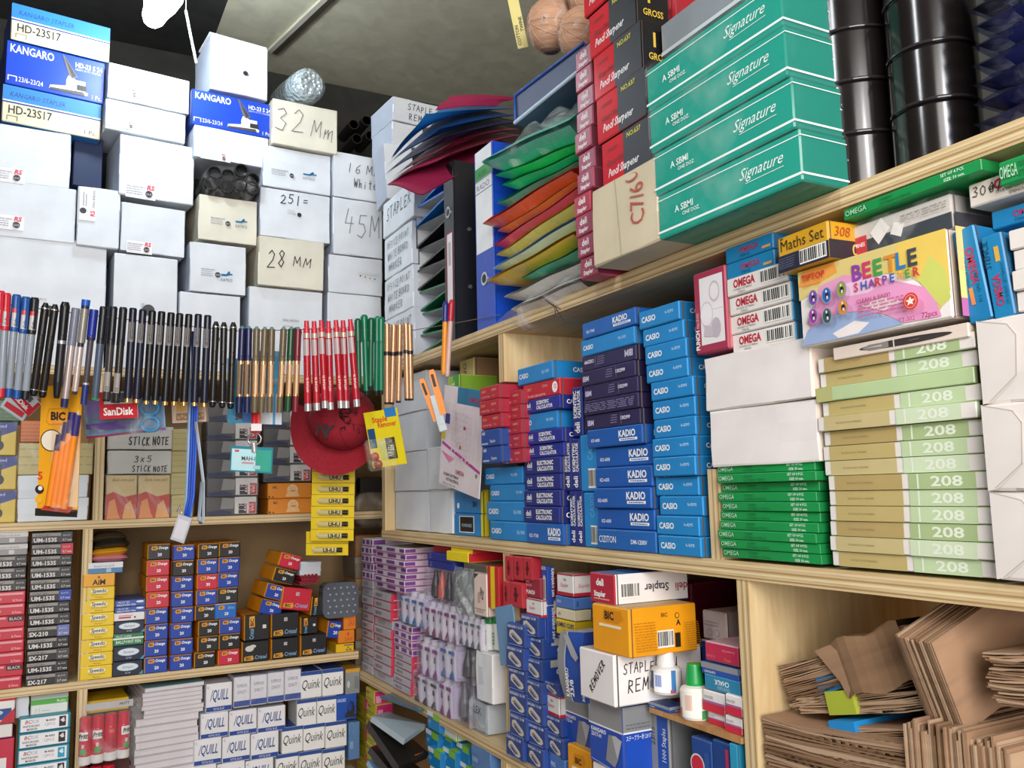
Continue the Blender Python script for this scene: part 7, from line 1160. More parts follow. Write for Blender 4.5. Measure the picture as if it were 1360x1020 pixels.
# ================================================================== PENS ON THE WIRE
def pd(x): return 1.235 + x / 545 * .34
PENS = {}
PL = .145
def proto(key):
    if key in PENS: return PENS[key]
    t = empty('pen'); L = PL; r = .0052
    def part(n, prof, c, rough=.3, metal=0.0, label=None, seg=14):
        b = MB(); b.lathe(prof, card(c, rough, metal=metal), seg); o = b.build(n, t)
        if label: o['label'] = label
        return o
    def clip(z0, z1, c, metal=0.0, x=0.0):
        b = MB(); b.box(-.0014, -r - .0028, z1, .0014, -r - .0014, z0, card(c, .3, metal=metal), .0004); b.box(-.0014, -r - .002, z0 - .004, .0014, 0, z0, card(c, .3, metal=metal)); b.build('clip', next((q for q in t.children if q.name.startswith('cap')), t))
    def lab(z0, z1, c, a0=-150, a1=-60, rr=1.03, txt=None, tc='#2a2a2e'):
        b = MB(); b.grid(lambda u, v: Vector((r * rr * math.cos(R(a0 + (a1 - a0) * u)), r * rr * math.sin(R(a0 + (a1 - a0) * u)), z0 + (z1 - z0) * v)), 6, 1, card(c, .3))
        if txt: b.text(txt, Vector((r * .2, -r * 1.06, z1 + .002)), Vector((0, 0, 1)), Vector((-1, 0, 0)), r * .7, ink(tc), .02, maxw=abs(z1 - z0) - .004)
        b.build('sticker', next((q for q in t.children if q.name.startswith('barrel')), t))
    kind, _, arg = key.partition(':')
    if kind == 'clear':       # coloured cap, clear barrel
        c = {'r': '#c41f34', 'b': '#1d4f94', 'k': '#1c1c20'}[arg]
        part('cap', [(r * .75, 0), (r, -.003), (r, -.05), (r * .96, -.052)], c); clip(-.004, -.045, c); part('barrel', [(r * .86, -.05), (r * .86, -.134)], '#8a929c', .12); part('end_plug', [(r * .88, -.132), (r * .88, -.144), (r * .7, -L)], c); lab(-.026, -.046, '#b8b4b4', txt='Cello'); lab(-.02, -.026, '#c83a3a')
    elif kind == 'fat':       # black with silver rings
        part('cap', [(r * .5, 0), (r * 1.0, -.008)], '#141416'); part('cap_ring', [(r * 1.02, -.008), (r * 1.02, -.0095)], '#d4cfc6', .2, .9); part('barrel', [(r, -.0095), (r, -.07), (r * .97, -.072), (r * .97, -.134)], '#1f1c1a', .2); part('end_ring', [(r, -.134), (r, -.1355)], '#d4cfc6', .2, .9); part('end_plug', [(r * .95, -.1355), (r * .9, -.142), (r * .6, -L)], '#141416'); clip(-.012, -.05, '#2a2622')
    elif kind == 'marker':
        part('cap', [(r * .8, 0), (r * 1.15, -.006), (r * 1.1, -.058)], '#151517'); part('ring', [(r * 1.12, -.058), (r * 1.12, -.063)], '#b8b8bc', .25, .7); part('barrel', [(r * 1.1, -.063), (r * 1.12, -.12), (r * .8, -.14), (r * .6, -L)], '#1a1a1d'); clip(-.008, -.05, '#151517')
    elif kind == 'silver':
        part('cap', [(r * .85, 0), (r, -.002), (r, -.055)], '#77798a', .15); part('barrel', [(r * .9, -.055), (r * .9, -.132)], '#c9b8b4', .2, .5); part('end_plug', [(r * .9, -.132), (r * .85, -L)], '#2a2c5a')
    elif kind == 'blueend':
        part('push_button', [(r * 1.05, 0), (r * 1.05, -.009)], '#2456b8'); part('collar', [(r, -.009), (r, -.014)], '#1c2c4a'); part('cap', [(r, -.014), (r, -.066)], '#8f8b82', .25, .3); part('ring', [(r * .8, -.066), (r * .8, -.072)], '#2a2a2e'); part('barrel', [(r * .8, -.072), (r * .78, -.14)], '#d8c4bc', .2, .5); part('tip', [(r * .75, -.14), (r * .5, -L)], '#3a3c4a')
    elif kind == 'bluecap':
        part('cap', [(r * 1.0, 0), (r * 1.1, -.003), (r * 1.1, -.043)], '#1c2c90'); part('collar', [(r * 1.1, -.043), (r * 1.05, -.047)], '#2a2a2e'); part('barrel', [(r * .8, -.047), (r * .7, -.112)], '#4a444a', .2); part('ring', [(r * .75, -.112), (r * .75, -.115)], '#d8d0c8', .2, .6); part('tip', [(r * .8, -.115), (r * .8, -L)], '#23306e'); clip(-.004, -.04, '#1c2c90')
    elif kind == 'grey':
        part('cap', [(r * .8, 0), (r, -.003), (r * 1.02, -.058)], '#1a1b20'); clip(-.004, -.05, '#1a1b20'); part('barrel', [(r * .95, -.058), (r * .95, -.142)], {'a': '#4a5468', 'b': '#3a3634', 'c': '#2a2624'}[arg], .2); part('end_plug', [(r * .95, -.142), (r * .9, -L)], '#2a8a4a' if arg == 'a' else '#1c1a1a'); 
        if arg != 'a': lab(-.1, -.13, '#8f8884', txt='0.5')
    elif kind == 'navy':
        c = arg; part('cap', [(r * .75, 0), (r * .95, -.002), (r, -.05)], c); clip(-.003, -.046, c); lab(-.022, -.052, '#7a7470', txt='uniball'); part('barrel', [(r, -.05), (r, -.139)], c); part('end_ring', [(r * .7, -.139), (r * .75, -L)], '#d8a860', .2, .8)
    elif kind == 'gold':
        c = {'n': '#1c1f4a', 'o': '#6a5a40', 'g': '#1c4a2a', 'r': '#7a1c2c'}[arg]; part('top_dome', [(r * .35, 0), (r * .7, -.004)], '#5a8a8a', .2); part('cap', [(r * .98, -.004), (r * 1.0, -.058)], c, .35); clip(-.006, -.05, c); part('barrel', [(r * .88, -.058), (r * .88, -.118)], '#d8ad7c', .22, .7); lab(-.064, -.114, '#2a2424' if arg in 'n' else '#d8b488', -100, -60); part('end_cap', [(r * .9, -.118), (r * .88, -L)], c, .35)
    elif kind == 'red':
        part('cap', [(r * .62, 0), (r * .7, -.011), (r * .9, -.012), (r * .9, -.02)], '#c82a3c'); part('collar', [(r * .95, -.02), (r * .95, -.028)], '#c0a89a', .3, .3); part('barrel', [(r * .98, -.028), (r * .98, -.133)], '#b0182a', .25); lab(-.03, -.056, '#b0a0a0'); b = MB(); b.text('ARTLINE 70', Vector((r * .3, -r * 1.02, -.115)), Vector((0, 0, 1)), Vector((-1, 0, 0)), r * .6, ink('#e8c8c0'), .02); b.build('lettering', t); part('end_cap', [(r * .95, -.133), (r * .95, -L)], '#c9c6c4', .25, .6)
    elif kind == 'green':
        c = {'a': '#0e7350', 'b': '#0c5a3a'}[arg]; part('cap', [(r * .7, 0), (r * 1.15, -.004), (r * 1.1, -.048)], c); clip(-.004, -.046, c); part('barrel', [(r * .92, -.048), (r * .92, -.137)], c); part('end_plug', [(r * .85, -.137), (r * .7, -L)], '#16201c')
    elif kind == 'brown':
        part('cap', [(r * .85, 0), (r * .95, -.003), (r * 1.0, -.05)], '#c09470', .25, .5); part('band', [(r * 1.03, -.05), (r * 1.03, -.057)], '#241c1a'); part('barrel', [(r * .95, -.057), (r * .93, -.141)], '#c89c78', .25, .5); part('end_plug', [(r * .9, -.141), (r * .8, -L)], '#2a2220'); b = MB(); b.lathe([(r * .3, .0006), (r * .6, 0)], card('#b82a2a' if arg == 'r' else '#1c1a1a'), 10); b.build('top_dot', t)
    PENS[key] = [t, False]; return PENS[key]
SIDE = (680 - 300) / F
def pen(key, x0, y0, x1, y1, label, group, dz=0.0, spin=0):
    rec = proto(key); t = rec[0] if not rec[1] else dup(rec[0]); rec[1] = True
    d = pd(x0) + dz; A, Bq = atD(x0, y0, d), atD(x1, y1, d); v = A - Bq; L = v.length; z = v.normalized()
    y = (A - CAM).normalized(); y = (y - z * y.dot(z)).normalized(); x = y.cross(z); M = Matrix((x, y, z)).transposed().to_4x4() @ Matrix.Rotation(R(spin), 4, 'Z'); s = L / PL
    M = M @ Matrix.Diagonal((s * 1.12, s * 1.12, s, 1)); M.translation = A; t.matrix_world = M; tag(t, label, 'pen', group)
PG = 'pens hanging on the wire'
row = [('clear:r', 1, 386, -9, 527), ('clear:r', 9, 389, 1, 528), ('clear:b', 22.5, 391, 11, 528), ('clear:b', 35, 394, 22, 530), ('clear:k', 46.5, 395, 33, 531)]
for k, a in enumerate(row): pen(a[0], *a[1:], '%s clear-barrelled pen, %s hanging from the left edge' % (('red-capped', 'red-capped', 'blue-capped', 'blue-capped', 'black-capped')[k], ('first', 'second', 'third', 'fourth', 'fifth')[k]), PG, spin=20)
for k, a in enumerate((('fat', 61, 402, 44, 526), ('fat', 73.5, 404, 56, 528))): pen(*a, ('left', 'right')[k] + ' of two thick black silver-ringed pens over the orange pen pack', PG)
pen('marker', 87, 401, 75, 529, 'thick black pen with grey middle ring over the orange pen pack', PG)
pen('silver', 101, 409, 85, 541, 'silver-barrelled pen with grey cap over the orange pen pack', PG, .004)
pen('blueend', 114.5, 398, 99, 524, 'tall silver pen with bright blue top', PG, -.004)
pen('bluecap', 125, 411, 111, 537, 'blue-capped pen with dark blue end', PG)
for k, a in enumerate((('grey:a', 138, 407, 126, 531), ('grey:b', 151, 407, 141, 533), ('grey:c', 164, 408, 154, 535))): pen(*a, 'black-capped grey pen, %s of three beside the blue-capped pen' % ('left', 'middle', 'right')[k], PG)
NX = ((177, 409, 169, 534), (190, 411, 181, 535), (202.5, 412.5, 194, 537), (215, 413.5, 206, 537), (227.5, 415, 219, 538), (239, 416, 231, 538), (251, 417, 244, 538.5), (263.5, 417, 258, 539), (276, 418.5, 271, 540))
for k, a in enumerate(NX): pen('navy:' + ('#161a2c' if k in (0, 1, 7, 8) else '#141214'), *a, 'black pen with silver label and gold tip, %s of the nine' % ('first', 'second', 'third', 'fourth', 'fifth', 'sixth', 'seventh', 'eighth', 'last')[k], PG)
for k, a in enumerate(((287, 427, 282, 541), (297.5, 428, 295, 542), (310, 428, 306, 543))): pen('fat', *a, 'thick black ringed pen, %s of three beside the gold pens' % ('left', 'middle', 'right')[k], PG)
GX = (('n', 322, 433, 317, 548), ('n', 330.5, 433, 328, 548), ('o', 341, 433.5, 338, 548), ('o', 352, 434, 347, 548), ('o', 361, 434, 358, 548), ('o', 377, 434, 371, 548), ('g', 387, 434, 382, 547), ('r', 396, 434, 392, 547))
for k, a in enumerate(GX): pen('gold:' + a[0], *a[1:], 'gold pen with %s cap, %s of the gold row' % ({'n': 'navy', 'o': 'olive brown', 'g': 'green', 'r': 'dark red'}[a[0]], ORD[k] if k else 'first'), PG)
RX = ((407, 426, 409, 546), (417, 426.5, 421, 545), (426.5, 425, 432, 542), (436, 426.5, 439, 544), (446, 425, 453, 542), (455.5, 425.5, 460, 542), (465, 424, 474, 540))
for k, a in enumerate(RX): pen('red', *a, 'red pen with silver end, %s of the seven over the red cap' % ('first', 'second', 'third', 'fourth', 'fifth', 'sixth', 'last')[k], PG, .006 * (k % 2))
for k, a in enumerate((('green:b', 475, 423, 477, 520), ('green:a', 483.5, 418, 487, 525), ('green:b', 493, 422, 492, 518), ('green:a', 501, 420, 500, 525), ('green:a', 506, 421, 506, 524))): pen(*a, 'green marker pen, %s of the five' % ('first', 'second', 'third', 'fourth', 'last')[k], PG, .01 * (k % 2))
for k, a in enumerate((('brown:r', 514, 430, 514, 537), ('brown:r', 523, 431, 520, 537), ('brown:r', 531, 431, 529, 535), ('brown:k', 539, 429, 541, 532), ('brown:k', 544, 431, 546, 532))): pen(*a, 'copper-coloured fineliner, %s of the five' % ('first', 'second', 'third', 'fourth', 'last')[k], PG, .006 * (k % 2))
# the wire they hang on
wp = [atD(x, y, pd(x) + .004) for x, y in ((-190, 372), (-40, 398), (60, 411), (200, 428), (320, 440), (420, 437), (540, 440), (600, 430))] + [onX(664, 418, -.002)]
b = MB(); b.tube(wp, .0007, card('#6a5a52', .4), 6); o = b.build('hanging_wire'); tag(o, 'thin wire strung across the shop carrying the row of pens', 'wire')
b = MB(); b.tube([wp[0], wp[0] + Vector((-.3, .05, .05)), Vector((-1.699, wp[0].y + .1, wp[0].z + .1))], .0007, card('#6a5a52', .4), 6); b.build('wire_end', o)
# ================================================================== PACKS HANGING UNDER THE PENS
d = 1.34
T_ = lambda *a: ('T', 'f') + a
o, w, h = flat('pen_pack', (49, 680, d), (103, 682, d), (54, 512, d), [('P', 'f', [(.36, .02), (.3, .2), (.32, .5), (.5, .68), (.95, .82), (1, .4), (1, .05)], '#ddc9a4'), ('P', 'f', [(.14, .72), (.2, .82), (.7, .835), (.78, .76), (.66, .70), (.22, .69)], '#c98a10'), ('P', 'f', [(.16, .73), (.22, .81), (.68, .825), (.75, .765), (.65, .71), (.22, .70)], '#efa016'), T_('BIC', .26, .733, .06, '#2a1c10', {'b': .07, 'w': .36}), ('Q', 'f', -.04, -.03, 1.0, .03, '#1c1a18'),
    ('C', 'f', .3, .57, .088 * 1.0, '#2a2018'), ('C', 'f', .3, .57, .08, '#efe4d0'), ('C', 'f', .05, .18, .035, '#2a1c18'), ('C', 'f', .07, .19, .018, '#e8e0e0'), ('C', 'f', .04, .1, .03, '#e8b020'), T_('5', .0, .26, .06, '#c9401c', {'b': .03}), ('P', 'f', [(.1, .02), (.2, .06), (.9, .05), (.8, .0)], '#c03a2a')], '#eca51c', .001, 'large yellow-orange pack of orange ballpoint pens hanging at left', 'pen pack')
for i, (xa, za, xb, zb) in enumerate(((.34, .06, .56, .5), (.46, .05, .72, .6), (.58, .05, .84, .68), (.72, .04, .96, .66))):
    b = MB(); A = Vector((w * xa, -.007, h * za)); Bq = Vector((w * xb, -.007, h * (zb + .12))); b.tube([A, A.lerp(Bq, .78)], .0052, card('#ee8a1c', .3), 10); b.tube([A.lerp(Bq, .78), Bq], .0056, card('#3a2f70', .3), 10); b.build('pen', o)['label'] = 'orange ballpoint with blue cap'
b = MB(); b.grid(lambda u, v: Vector((w * (.3 + .72 * u), -.014 * math.sin(math.pi * u) ** .6 - .001, h * (.02 + .72 * v))), 12, 8, film('#fff8ee', .05, .4, 14)); b.build('clear_window', o)
def hang_tab(o, w, h, c='#e8e4e0'):
    b = MB(); b.box(w * .35, -.0012, h * .78, w * .65, -.0006, h * .98, card(c)); b.build('hang_hole', o)
SD = [('Q', 'f', 0, 0, 1, .55, '#c8202f'), ('Q', 'f', 0, .55, .12, 1, '#c8202f'), ('Q', 'f', .88, .55, 1, 1, '#c8202f'), T_('SanDisk', .1, .14, .27, W_, {'b': .04, 'w': .8}), ('Q', 'f', .3, .6, .7, .95, '#5a5a5c')]
flat('memory_card_pack', (10, 524, 1.36), (38, 553, 1.36), (24, 506, 1.36), SD, '#c9d0d4', .002, 'red and white memory card pack hanging tilted at far left', 'card pack', 'memory card packs')
flat('memory_card_pack', (133, 557, 1.37), (183, 555, 1.37), (134, 521, 1.37), SD, '#c9d0d4', .002, 'red and white memory card pack hanging over the scissors', 'card pack', 'memory card packs')
flat('index_card', (0, 540, 1.42), (30, 560, 1.42), (8, 500, 1.42), [('Q', 'f', .1, .1, .9, .3, '#c8303a')], '#b8c4cc', .002, 'pale card behind the leftmost pens', 'card')
o, w, h = flat('scissors_pack', (115, 580, 1.42), (220, 573, 1.42), (116, 533, 1.42), [('P', 'f', [(0, 0), (1, .12), (1, .04), (0, -.06)], '#b02a50'), ('P', 'f', [(0, .55), (.7, .9), (.7, 1), (0, 1)], '#8a6ab0')], '#8fb0cc', .002, 'hanging pack of scissors with light blue handles', 'scissors', None)
t_ = MB()
t_.add([Vector((w * x, -.005, h * y)) for x, y in ((.02, .22), (.02, .34), (.4, .38), (.62, .3), (.6, .18), (.3, .16))], [(0, 1, 2, 3, 4, 5)], card('#6a3a9a', .25)); t_.add([Vector((w * x, -.006, h * y)) for x, y in ((.1, .5), (.5, .62), (.72, .66), (.72, .54), (.4, .46))], [(0, 1, 2, 3, 4)], card('#c04a9a', .25)); t_.build('blade', o)
for cx, cz, rx, rz in ((.84, .70, .11, .2), (.83, .24, .11, .2)):
    b = MB(); b.tube([Vector((w * (cx + rx * math.cos(a)), -.006, h * (cz + rz * math.sin(a)))) for a in [k * math.pi / 10 for k in range(21)]], .0026, card('#2a9ac4', .3), 8); b.build('handle', o)['label'] = 'light blue finger loop'
b = MB(); vs, fs = bevbox(w, .012, h, .004); b.add([(x, y - .012, z) for x, y, z in vs], fs, film('#e8f0f8', .06, .4, 18)); b.build('clear_blister', o)
o, w, h = flat('pin_box', (229, 562, 1.45), (274, 560, 1.45), (229, 530, 1.45), [('Q', 'f', .12, .45, .42, .9, '#d8b040'), ('Q', 'f', .7, .45, .95, .9, '#d8b040'), ('Q', 'f', .12, .1, .95, .4, '#8a7060')] + [('C', 'f', .2 + i * .1, .22 + .06 * (i % 2), .06, '#c9a84a') for i in range(8)], '#cfc0b4', .012, 'small clear hanging box with gold pieces under the black pens', 'box')
b = MB(); vs, fs = bevbox(w * 1.04, .018, h * 1.03, .004); b.add([(x - w * .02, y - .003, z) for x, y, z in vs], fs, film('#fff4ea', .08, .35)); b.build('clear_case', o)
# lanyards
def lan(pts, wd, cols, label, name='lanyard', group='hanging lanyards'):
    b = MB(); q = [atD(*p) for p in pts]; n = len(cols); ex = AX.x; right = Vector((AX.x, AY.x, AZ.x))
    for k, c in enumerate(cols): b.strip([p + right * wd * (k / n) for p in q], right * wd / n * .98, card(c, .5))
    o = b.build(name); tag(o, label, 'lanyard', group); return o
o = lan(((249, 430, 1.43), (250, 540, 1.43), (248, 600, 1.42), (246, 660, 1.41), (243, 690, 1.40)), .0045, ('#8aa8c8',), 'pale lanyard strap behind the blue one', group=None)
o = lan(((254, 440, 1.425), (254, 540, 1.425), (252, 600, 1.415), (249, 660, 1.405), (243, 690, 1.395)), .0115, ('#1c4ab8', '#1a44a8', '#2a5cd0'), 'bright blue lanyard hanging with a white card holder', group=None)
fo, w, h = flat('card_holder', (226, 716, 1.37), (244, 722, 1.37), (229, 680, 1.37), [('Q', 'f', .12, .1, .88, .85, '#cfcdd2')], '#b8b8c0', .003, None); fo.parent = o; fo['label'] = 'whitish plastic card holder'
b = MB(); b.tube([atD(235, 680, 1.37), atD(238, 672, 1.37), atD(241, 682, 1.37)], .0012, card('#c9c9cc', .2, metal=.8), 6); b.build('clip', o)
o = lan(((258, 560, 1.39), (262, 590, 1.39), (268, 640, 1.39), (268, 690, 1.39), (265, 696, 1.385), (262, 690, 1.38), (266, 640, 1.38)), .005, ('#9aa8b8', '#b4c0cc'), 'grey lanyard loop hanging right of the blue one', group=None)
o, w, h = flat('correction_pen_pack', (302, 562, 1.50), (338, 562, 1.50), (312, 476, 1.50), [('Q', 'f', .3, .05, .6, .4, '#1a2438'), ('Q', 'f', .55, .02, 1, .3, '#2a6ab8')], '#2aa0cc', .006, 'cyan hanging pack behind the gold pens, left', 'pack', 'cyan and white packs behind the gold pens', wrap=True)
o, w, h = flat('correction_pen_pack', (340, 563, 1.50), (374, 564, 1.50), (352, 466, 1.50), [('Q', 'f', 0, 0, 1, .42, '#dfe4e8'), ('Q', 'f', .65, 0, .75, .45, '#2a9ad0'), T_('75', .4, .5, .08, '#14304a', {'i': .3})], '#2aa0d4', .006, 'white and cyan hanging pack behind the gold pens, right', 'pack', 'cyan and white packs behind the gold pens', wrap=True)
# badge
o = lan(((334, 545, 1.46), (334, 560, 1.46), (334, 575, 1.46)), .015, ('#c8242c', '#d8403c'), 'red lanyard with metal clip holding a teal name badge', group=None)
b = MB(); P = atD(334, 566, 1.457); right = Vector((AX.x, AY.x, AZ.x)); b.add([P + right * x + Vector((0, -.002, z)) for x, z in ((-.001, -.008), (.0165, -.008), (.0165, .004), (-.001, .004))], [(0, 1, 2, 3)], card('#e4dede')); b.build('buckle', o)
b = MB(); q = atD(338, 583, 1.46); b.tube([q + right * (.011 * math.cos(a)) + Vector((0, 0, .010 * math.sin(a))) for a in [k * math.pi / 8 for k in range(17)]], .0016, card('#b8b4b0', .25, metal=.8), 6); b.tube([atD(337, 588, 1.46), atD(338, 600, 1.46)], .005, card('#c9c4c0', .3, metal=.6), 8); b.build('metal_clip', o)
fo, w, h = flat('name_badge', (305, 626, 1.46), (361, 629, 1.46), (307, 592, 1.46), [('Q', 'f', .03, .06, .6, .9, '#b8dfe4'), ('Q', 'f', .6, .06, .97, .9, '#2fa088'), T_('MAH-I', .27, .46, .16, '#2a2c34', {'b': .02, 'w': .32}), ('Q', 'f', .28, .33, .56, .4, '#c88a9a'), ('Q', 'f', .1, .78, .2, .86, '#d03a50'), ('Q', 'f', .55, .14, .72, .28, '#a9c9d4')], '#1f7f94', .003, None); fo.parent = o; fo['label'] = 'teal and white name badge'
# ---- red cap
CD = 1.62
Rr, Uu = Vector((AX.x, AY.x, AZ.x)), Vector((-AX.y, -AY.y, -AZ.y)); Ff = Vector((AX.z, AY.z, AZ.z))
c0 = atD(452, 556, CD + .02); cap = empty('baseball_cap', c0); CLOTH = wood('red_twill', '#8c0c1e', '#a0142a', (90, 90, 90), .8)
ct = lambda x, y, z: Rr * x + Uu * y + Ff * z
a_t = R(-14)
def tl(x, y): return x * math.cos(a_t) - y * math.sin(a_t), x * math.sin(a_t) + y * math.cos(a_t)
b = MB()
def crown(u, v):
    th = math.pi * 2 * u; ph = v * math.pi * .5; rr = math.cos(ph); x, y = .063 * math.cos(th) * (rr ** .55), .060 * math.sin(th) * (rr ** .6); x, y = tl(x, y); return ct(x, y + .0, .03 - .075 * math.sin(ph))
b.grid(lambda u, v: crown(u, min(v, .999)), 28, 10, CLOTH); b.build('crown', cap)
b = MB()
for k in range(6):
    th = k * math.pi / 3; b.tube([crown(th / (2 * math.pi), v / 10) + ct(0, 0, -.0004) for v in range(10)], .0007, card('#7c0a1c', .8), 4, False)
b.build('seams', cap)
b = MB()
def brim(u, v):
    a = R(176 + 162 * u) ; r0x, r0y = .062, .058; x = (r0x + .026 * v) * math.cos(a) * (1 + .02 * v); y = (r0y + .046 * v) * math.sin(a) - .002 * v; x, y = tl(x, y); return ct(x - .004 * v, y, .028 - .014 * v - .02 * math.sin(math.pi * u) * v)
b.grid(brim, 24, 6, CLOTH); b.grid(lambda u, v: brim(u, v) + ct(0, 0, .0025), 24, 6, CLOTH); b.build('brim', cap)
b = MB(); 
ex_, ey_ = (Rr * math.cos(a_t * .6) + Uu * math.sin(a_t * .6)), (Uu * math.cos(a_t * .6) - Rr * math.sin(a_t * .6))
b.text('N', ct(-.036, -.026, -.0487), ex_, ey_, .02, ink('#1c060a'), .03, .1); b.text('Y', ct(-.026, -.031, -.0492), ex_, ey_, .024, ink('#1c060a'), .03, .1);
for k in range(26):
    rnd = random.Random(k); cx, cy = rnd.uniform(.006, .04), rnd.uniform(-.02, .024); q = [ct(cx + rnd.uniform(-.006, .006), cy + rnd.uniform(-.006, .006), -.0488) for _ in range(4)]; b.tube(q, .0008, ink('#1c060a'), 4, False)
b.build('embroidery', cap)['label'] = 'black embroidered letters and scrolls'
tag(cap, 'red baseball cap with black embroidery hanging under the red pens', 'cap')
# ---- glue cards
def uhu(xl, xr, yt, n, row, lab, skew, dd):
    for k in range(n):
        y0 = yt + k * row; y1 = y0 + row
        o, w, h = flat('glue_card', (xl + skew * (k + 1), y1 - .4, dd), (xr + skew * (k + 1), y1 - .4, dd), (xl + skew * k, y0, dd), [('Q', 'f', .0, .0, 1, .02, '#8a7a10')], '#eacb14', .001, lab % (('topmost',) + tuple(ORD[1:n - 1]) + ('lowest',))[k], 'glue card', 'hanging yellow glue cards')
        b = MB(); zc = h * .5; b.tube([Vector((w * .17, -.0035, zc)), Vector((w * .24, -.0042, zc)), Vector((w * .74, -.0045, zc))], [.0038, .0058, .0062], card('#ecdf9c', .18, metal=.25), 10); b.quad((w * .16, -.004, zc - .0065), (w * .18, -.004, zc - .0065), (w * .18, -.004, zc + .0065), (w * .16, -.004, zc + .0065), card('#e8e0b0', .3)); b.text('UHU', Vector((w * .43, -.0108, zc - .0033)), Vector((1, 0, 0)), Vector((0, 0, 1)), .0075, ink('#1c1a16'), .05, maxw=w * .29); gt = b.build('glue_tube', o)
        b = MB(); b.tube([Vector((w * .75, -.0045, zc)), Vector((w * .87, -.0045, zc))], .0048, card('#2a2622', .35), 10); b.build('tube_cap', gt)['label'] = 'black screw cap'
uhu(415, 472, 611, 7, 15.4, 'yellow glue card with tube, %s of the front strip under the cap', -.35, 1.72)
uhu(407, 463, 706, 2, 16, 'yellow glue card with tube, %s of the rear strip', -.3, 1.74)
# ---- blister, cutters, stencil, pens at the right
o, w, h = flat('staple_remover_pack', (496, 622, 1.57), (537, 602, 1.55), (505, 548, 1.57), [('Q', 'f', .62, .86, .95, 1.02, '#2a78b8'), T_('Staple', .22, .80, .09, '#c83a1c', {'w': .45, 'b': .03}), T_('Remover', .36, .70, .09, '#c83a1c', {'w': .55, 'b': .03}), ('Q', 'f', .03, .35, .24, .7, '#1f4a78'), ('Q', 'f', .5, .12, .78, .5, '#1c1a1a'), T_('NR 554', .68, .16, .12, '#d8d8c8', {'rot': 80, 'w': .3}), ('Q', 'f', .3, .14, .5, .48, '#c9c67a')], '#e0cc20', .0015, 'yellow staple remover blister pack hanging in the corner', 'blister pack', ortho=False)
b = MB(); b.lathe([(.001, -.009), (.007, -.006), (.008, 0)], card('#a02a30', .3), 14, (w * .12, 0, h * .2), 'y'); b.lathe([(.001, -.009), (.007, -.006), (.008, 0)], card('#8a2228', .3), 14, (w * .18, 0, h * .06), 'y'); b.build('staple_remover', o)['label'] = 'dark red staple remover'
b = MB(); vs, fs = bevbox(w * .85, .016, h * .56, .005); b.add([(x - .004, y - .0165, z - .004) for x, y, z in vs], fs, film('#fffff0', .06, .4, 22)); b.build('clear_blister', o)
def cutter(p0, p1, wd, label, dd, flip=1):
    A, Bq = atD(p0[0], p0[1], dd), atD(p1[0], p1[1], dd); v = A - Bq; L = v.length; z = v.normalized(); y = Ff; y = (y - z * y.dot(z)).normalized(); x = y.cross(z)
    t = empty('utility_knife'); M = Matrix((x, y, z)).transposed().to_4x4(); M.translation = Bq; t.matrix_world = M; w = wd
    b = MB(); pts = [(-w * .45, .0), (-w * .5, L * .9), (-w * .3, L), (w * .3, L), (w * .5, L * .9)] + [(w * (.5 if k % 2 else .42), L * (.85 - k * .035)) for k in range(12)] + [(w * .45, 0)]
    prism(b, pts, -.004, .004, card('#f08a14', .35)); hd = b.build('handle', t); hd['label'] = 'orange ribbed handle'
    b = MB(); b.box(-w * .28, -.0046, L * .62, w * .12, -.004, L * .9, card('#1c1a1a')); b.box(-w * .2, -.0062, L * .78, w * .1, -.0045, L * .88, card('#2a2828')); b.build('slider', hd)['label'] = 'black slider'
    tag(t, label, 'cutter', 'orange cutters hanging in the corner'); return t, L, w
# two knives crossing, their handles joined at a grey tip guard
t1, L1, w1 = cutter((560, 503), (580, 559), .011, 'orange utility knife hanging on the left of the pair', 1.52)
t2, L2, w2 = cutter((573, 491), (589, 550), .012, 'orange utility knife hanging on the right of the pair', 1.51)
for t, L, w, dx in ((t2, L2, w2, 0),):
    b = MB(); b.box(-w * 1.2, -.001, -.022, w * -.1, .001, L * .45, card('#9aa2a6', .3, metal=.5)); b.build('blade', t); b = MB(); b.box(-w * 1.2, -.003, -.028, w * .0, .003, -.016, card('#b8c0c4', .3), .001); b.build('blade_tip', t)
o, w, h = flat('stencil_pack', *fx((583, 641), (636, 663), (610, 514), -.012), [('Q', 'f', .36, .84, 1, 1, '#2478a0'), T_('OMEGA', .64, .87, .05, '#a02a54', {'b': .04, 'w': .34}), ('Q', 'f', .08, .62, .2, .72, '#3a3f94'), ('Q', 'f', 0, .46, .1, .53, '#e0c820'), ('S', 'f', [(.05, .42), (.98, .24)], .03, '#c0309a'), ('P', 'f', [(.02, .34), (.36, .29), (.24, .24)], '#e07ab0'), ('C', 'f', .5, .42, .022, '#c84a3a'), ('P', 'f', [(.55, .6), (.62, .6), (.58, .64)], '#a82a30'), ('C', 'f', .92, .2, .02, '#3a9a4a'), T_('OMEGA', .42, .155, .04, '#a82a44', {'b': .04, 'w': .4}), T_('STUDENT LETTERING', .12, .105, .026, '#2a2624', {'b': .03, 'w': .82}), T_('PICTURE STENCIL', .2, .06, .026, '#2a2624', {'b': .03, 'w': .66}), T_('ART # 1067  SIZE 10 MM', .12, .015, .02, '#2a2624', {'w': .76})] + [x for i in range(6) for j in range(9) for x in (('C', 'f', .3 + i * .11, .32 + j * .055, .016, '#cfc2cc'), ('C', 'f', .3 + i * .11, .32 + j * .055, .012, '#e4dae2'))], '#e6dce2', .0015, 'tall white and pink lettering stencil pack hanging before the blue boxes', 'stencil pack')
b = MB(); b.grid(lambda u, v: Vector((w * u, -.006 * math.sin(math.pi * u) - .0012, h * (.16 + .68 * v))), 8, 12, film('#ffffff', .02, .22, 16)); b.build('clear_sleeve', o)
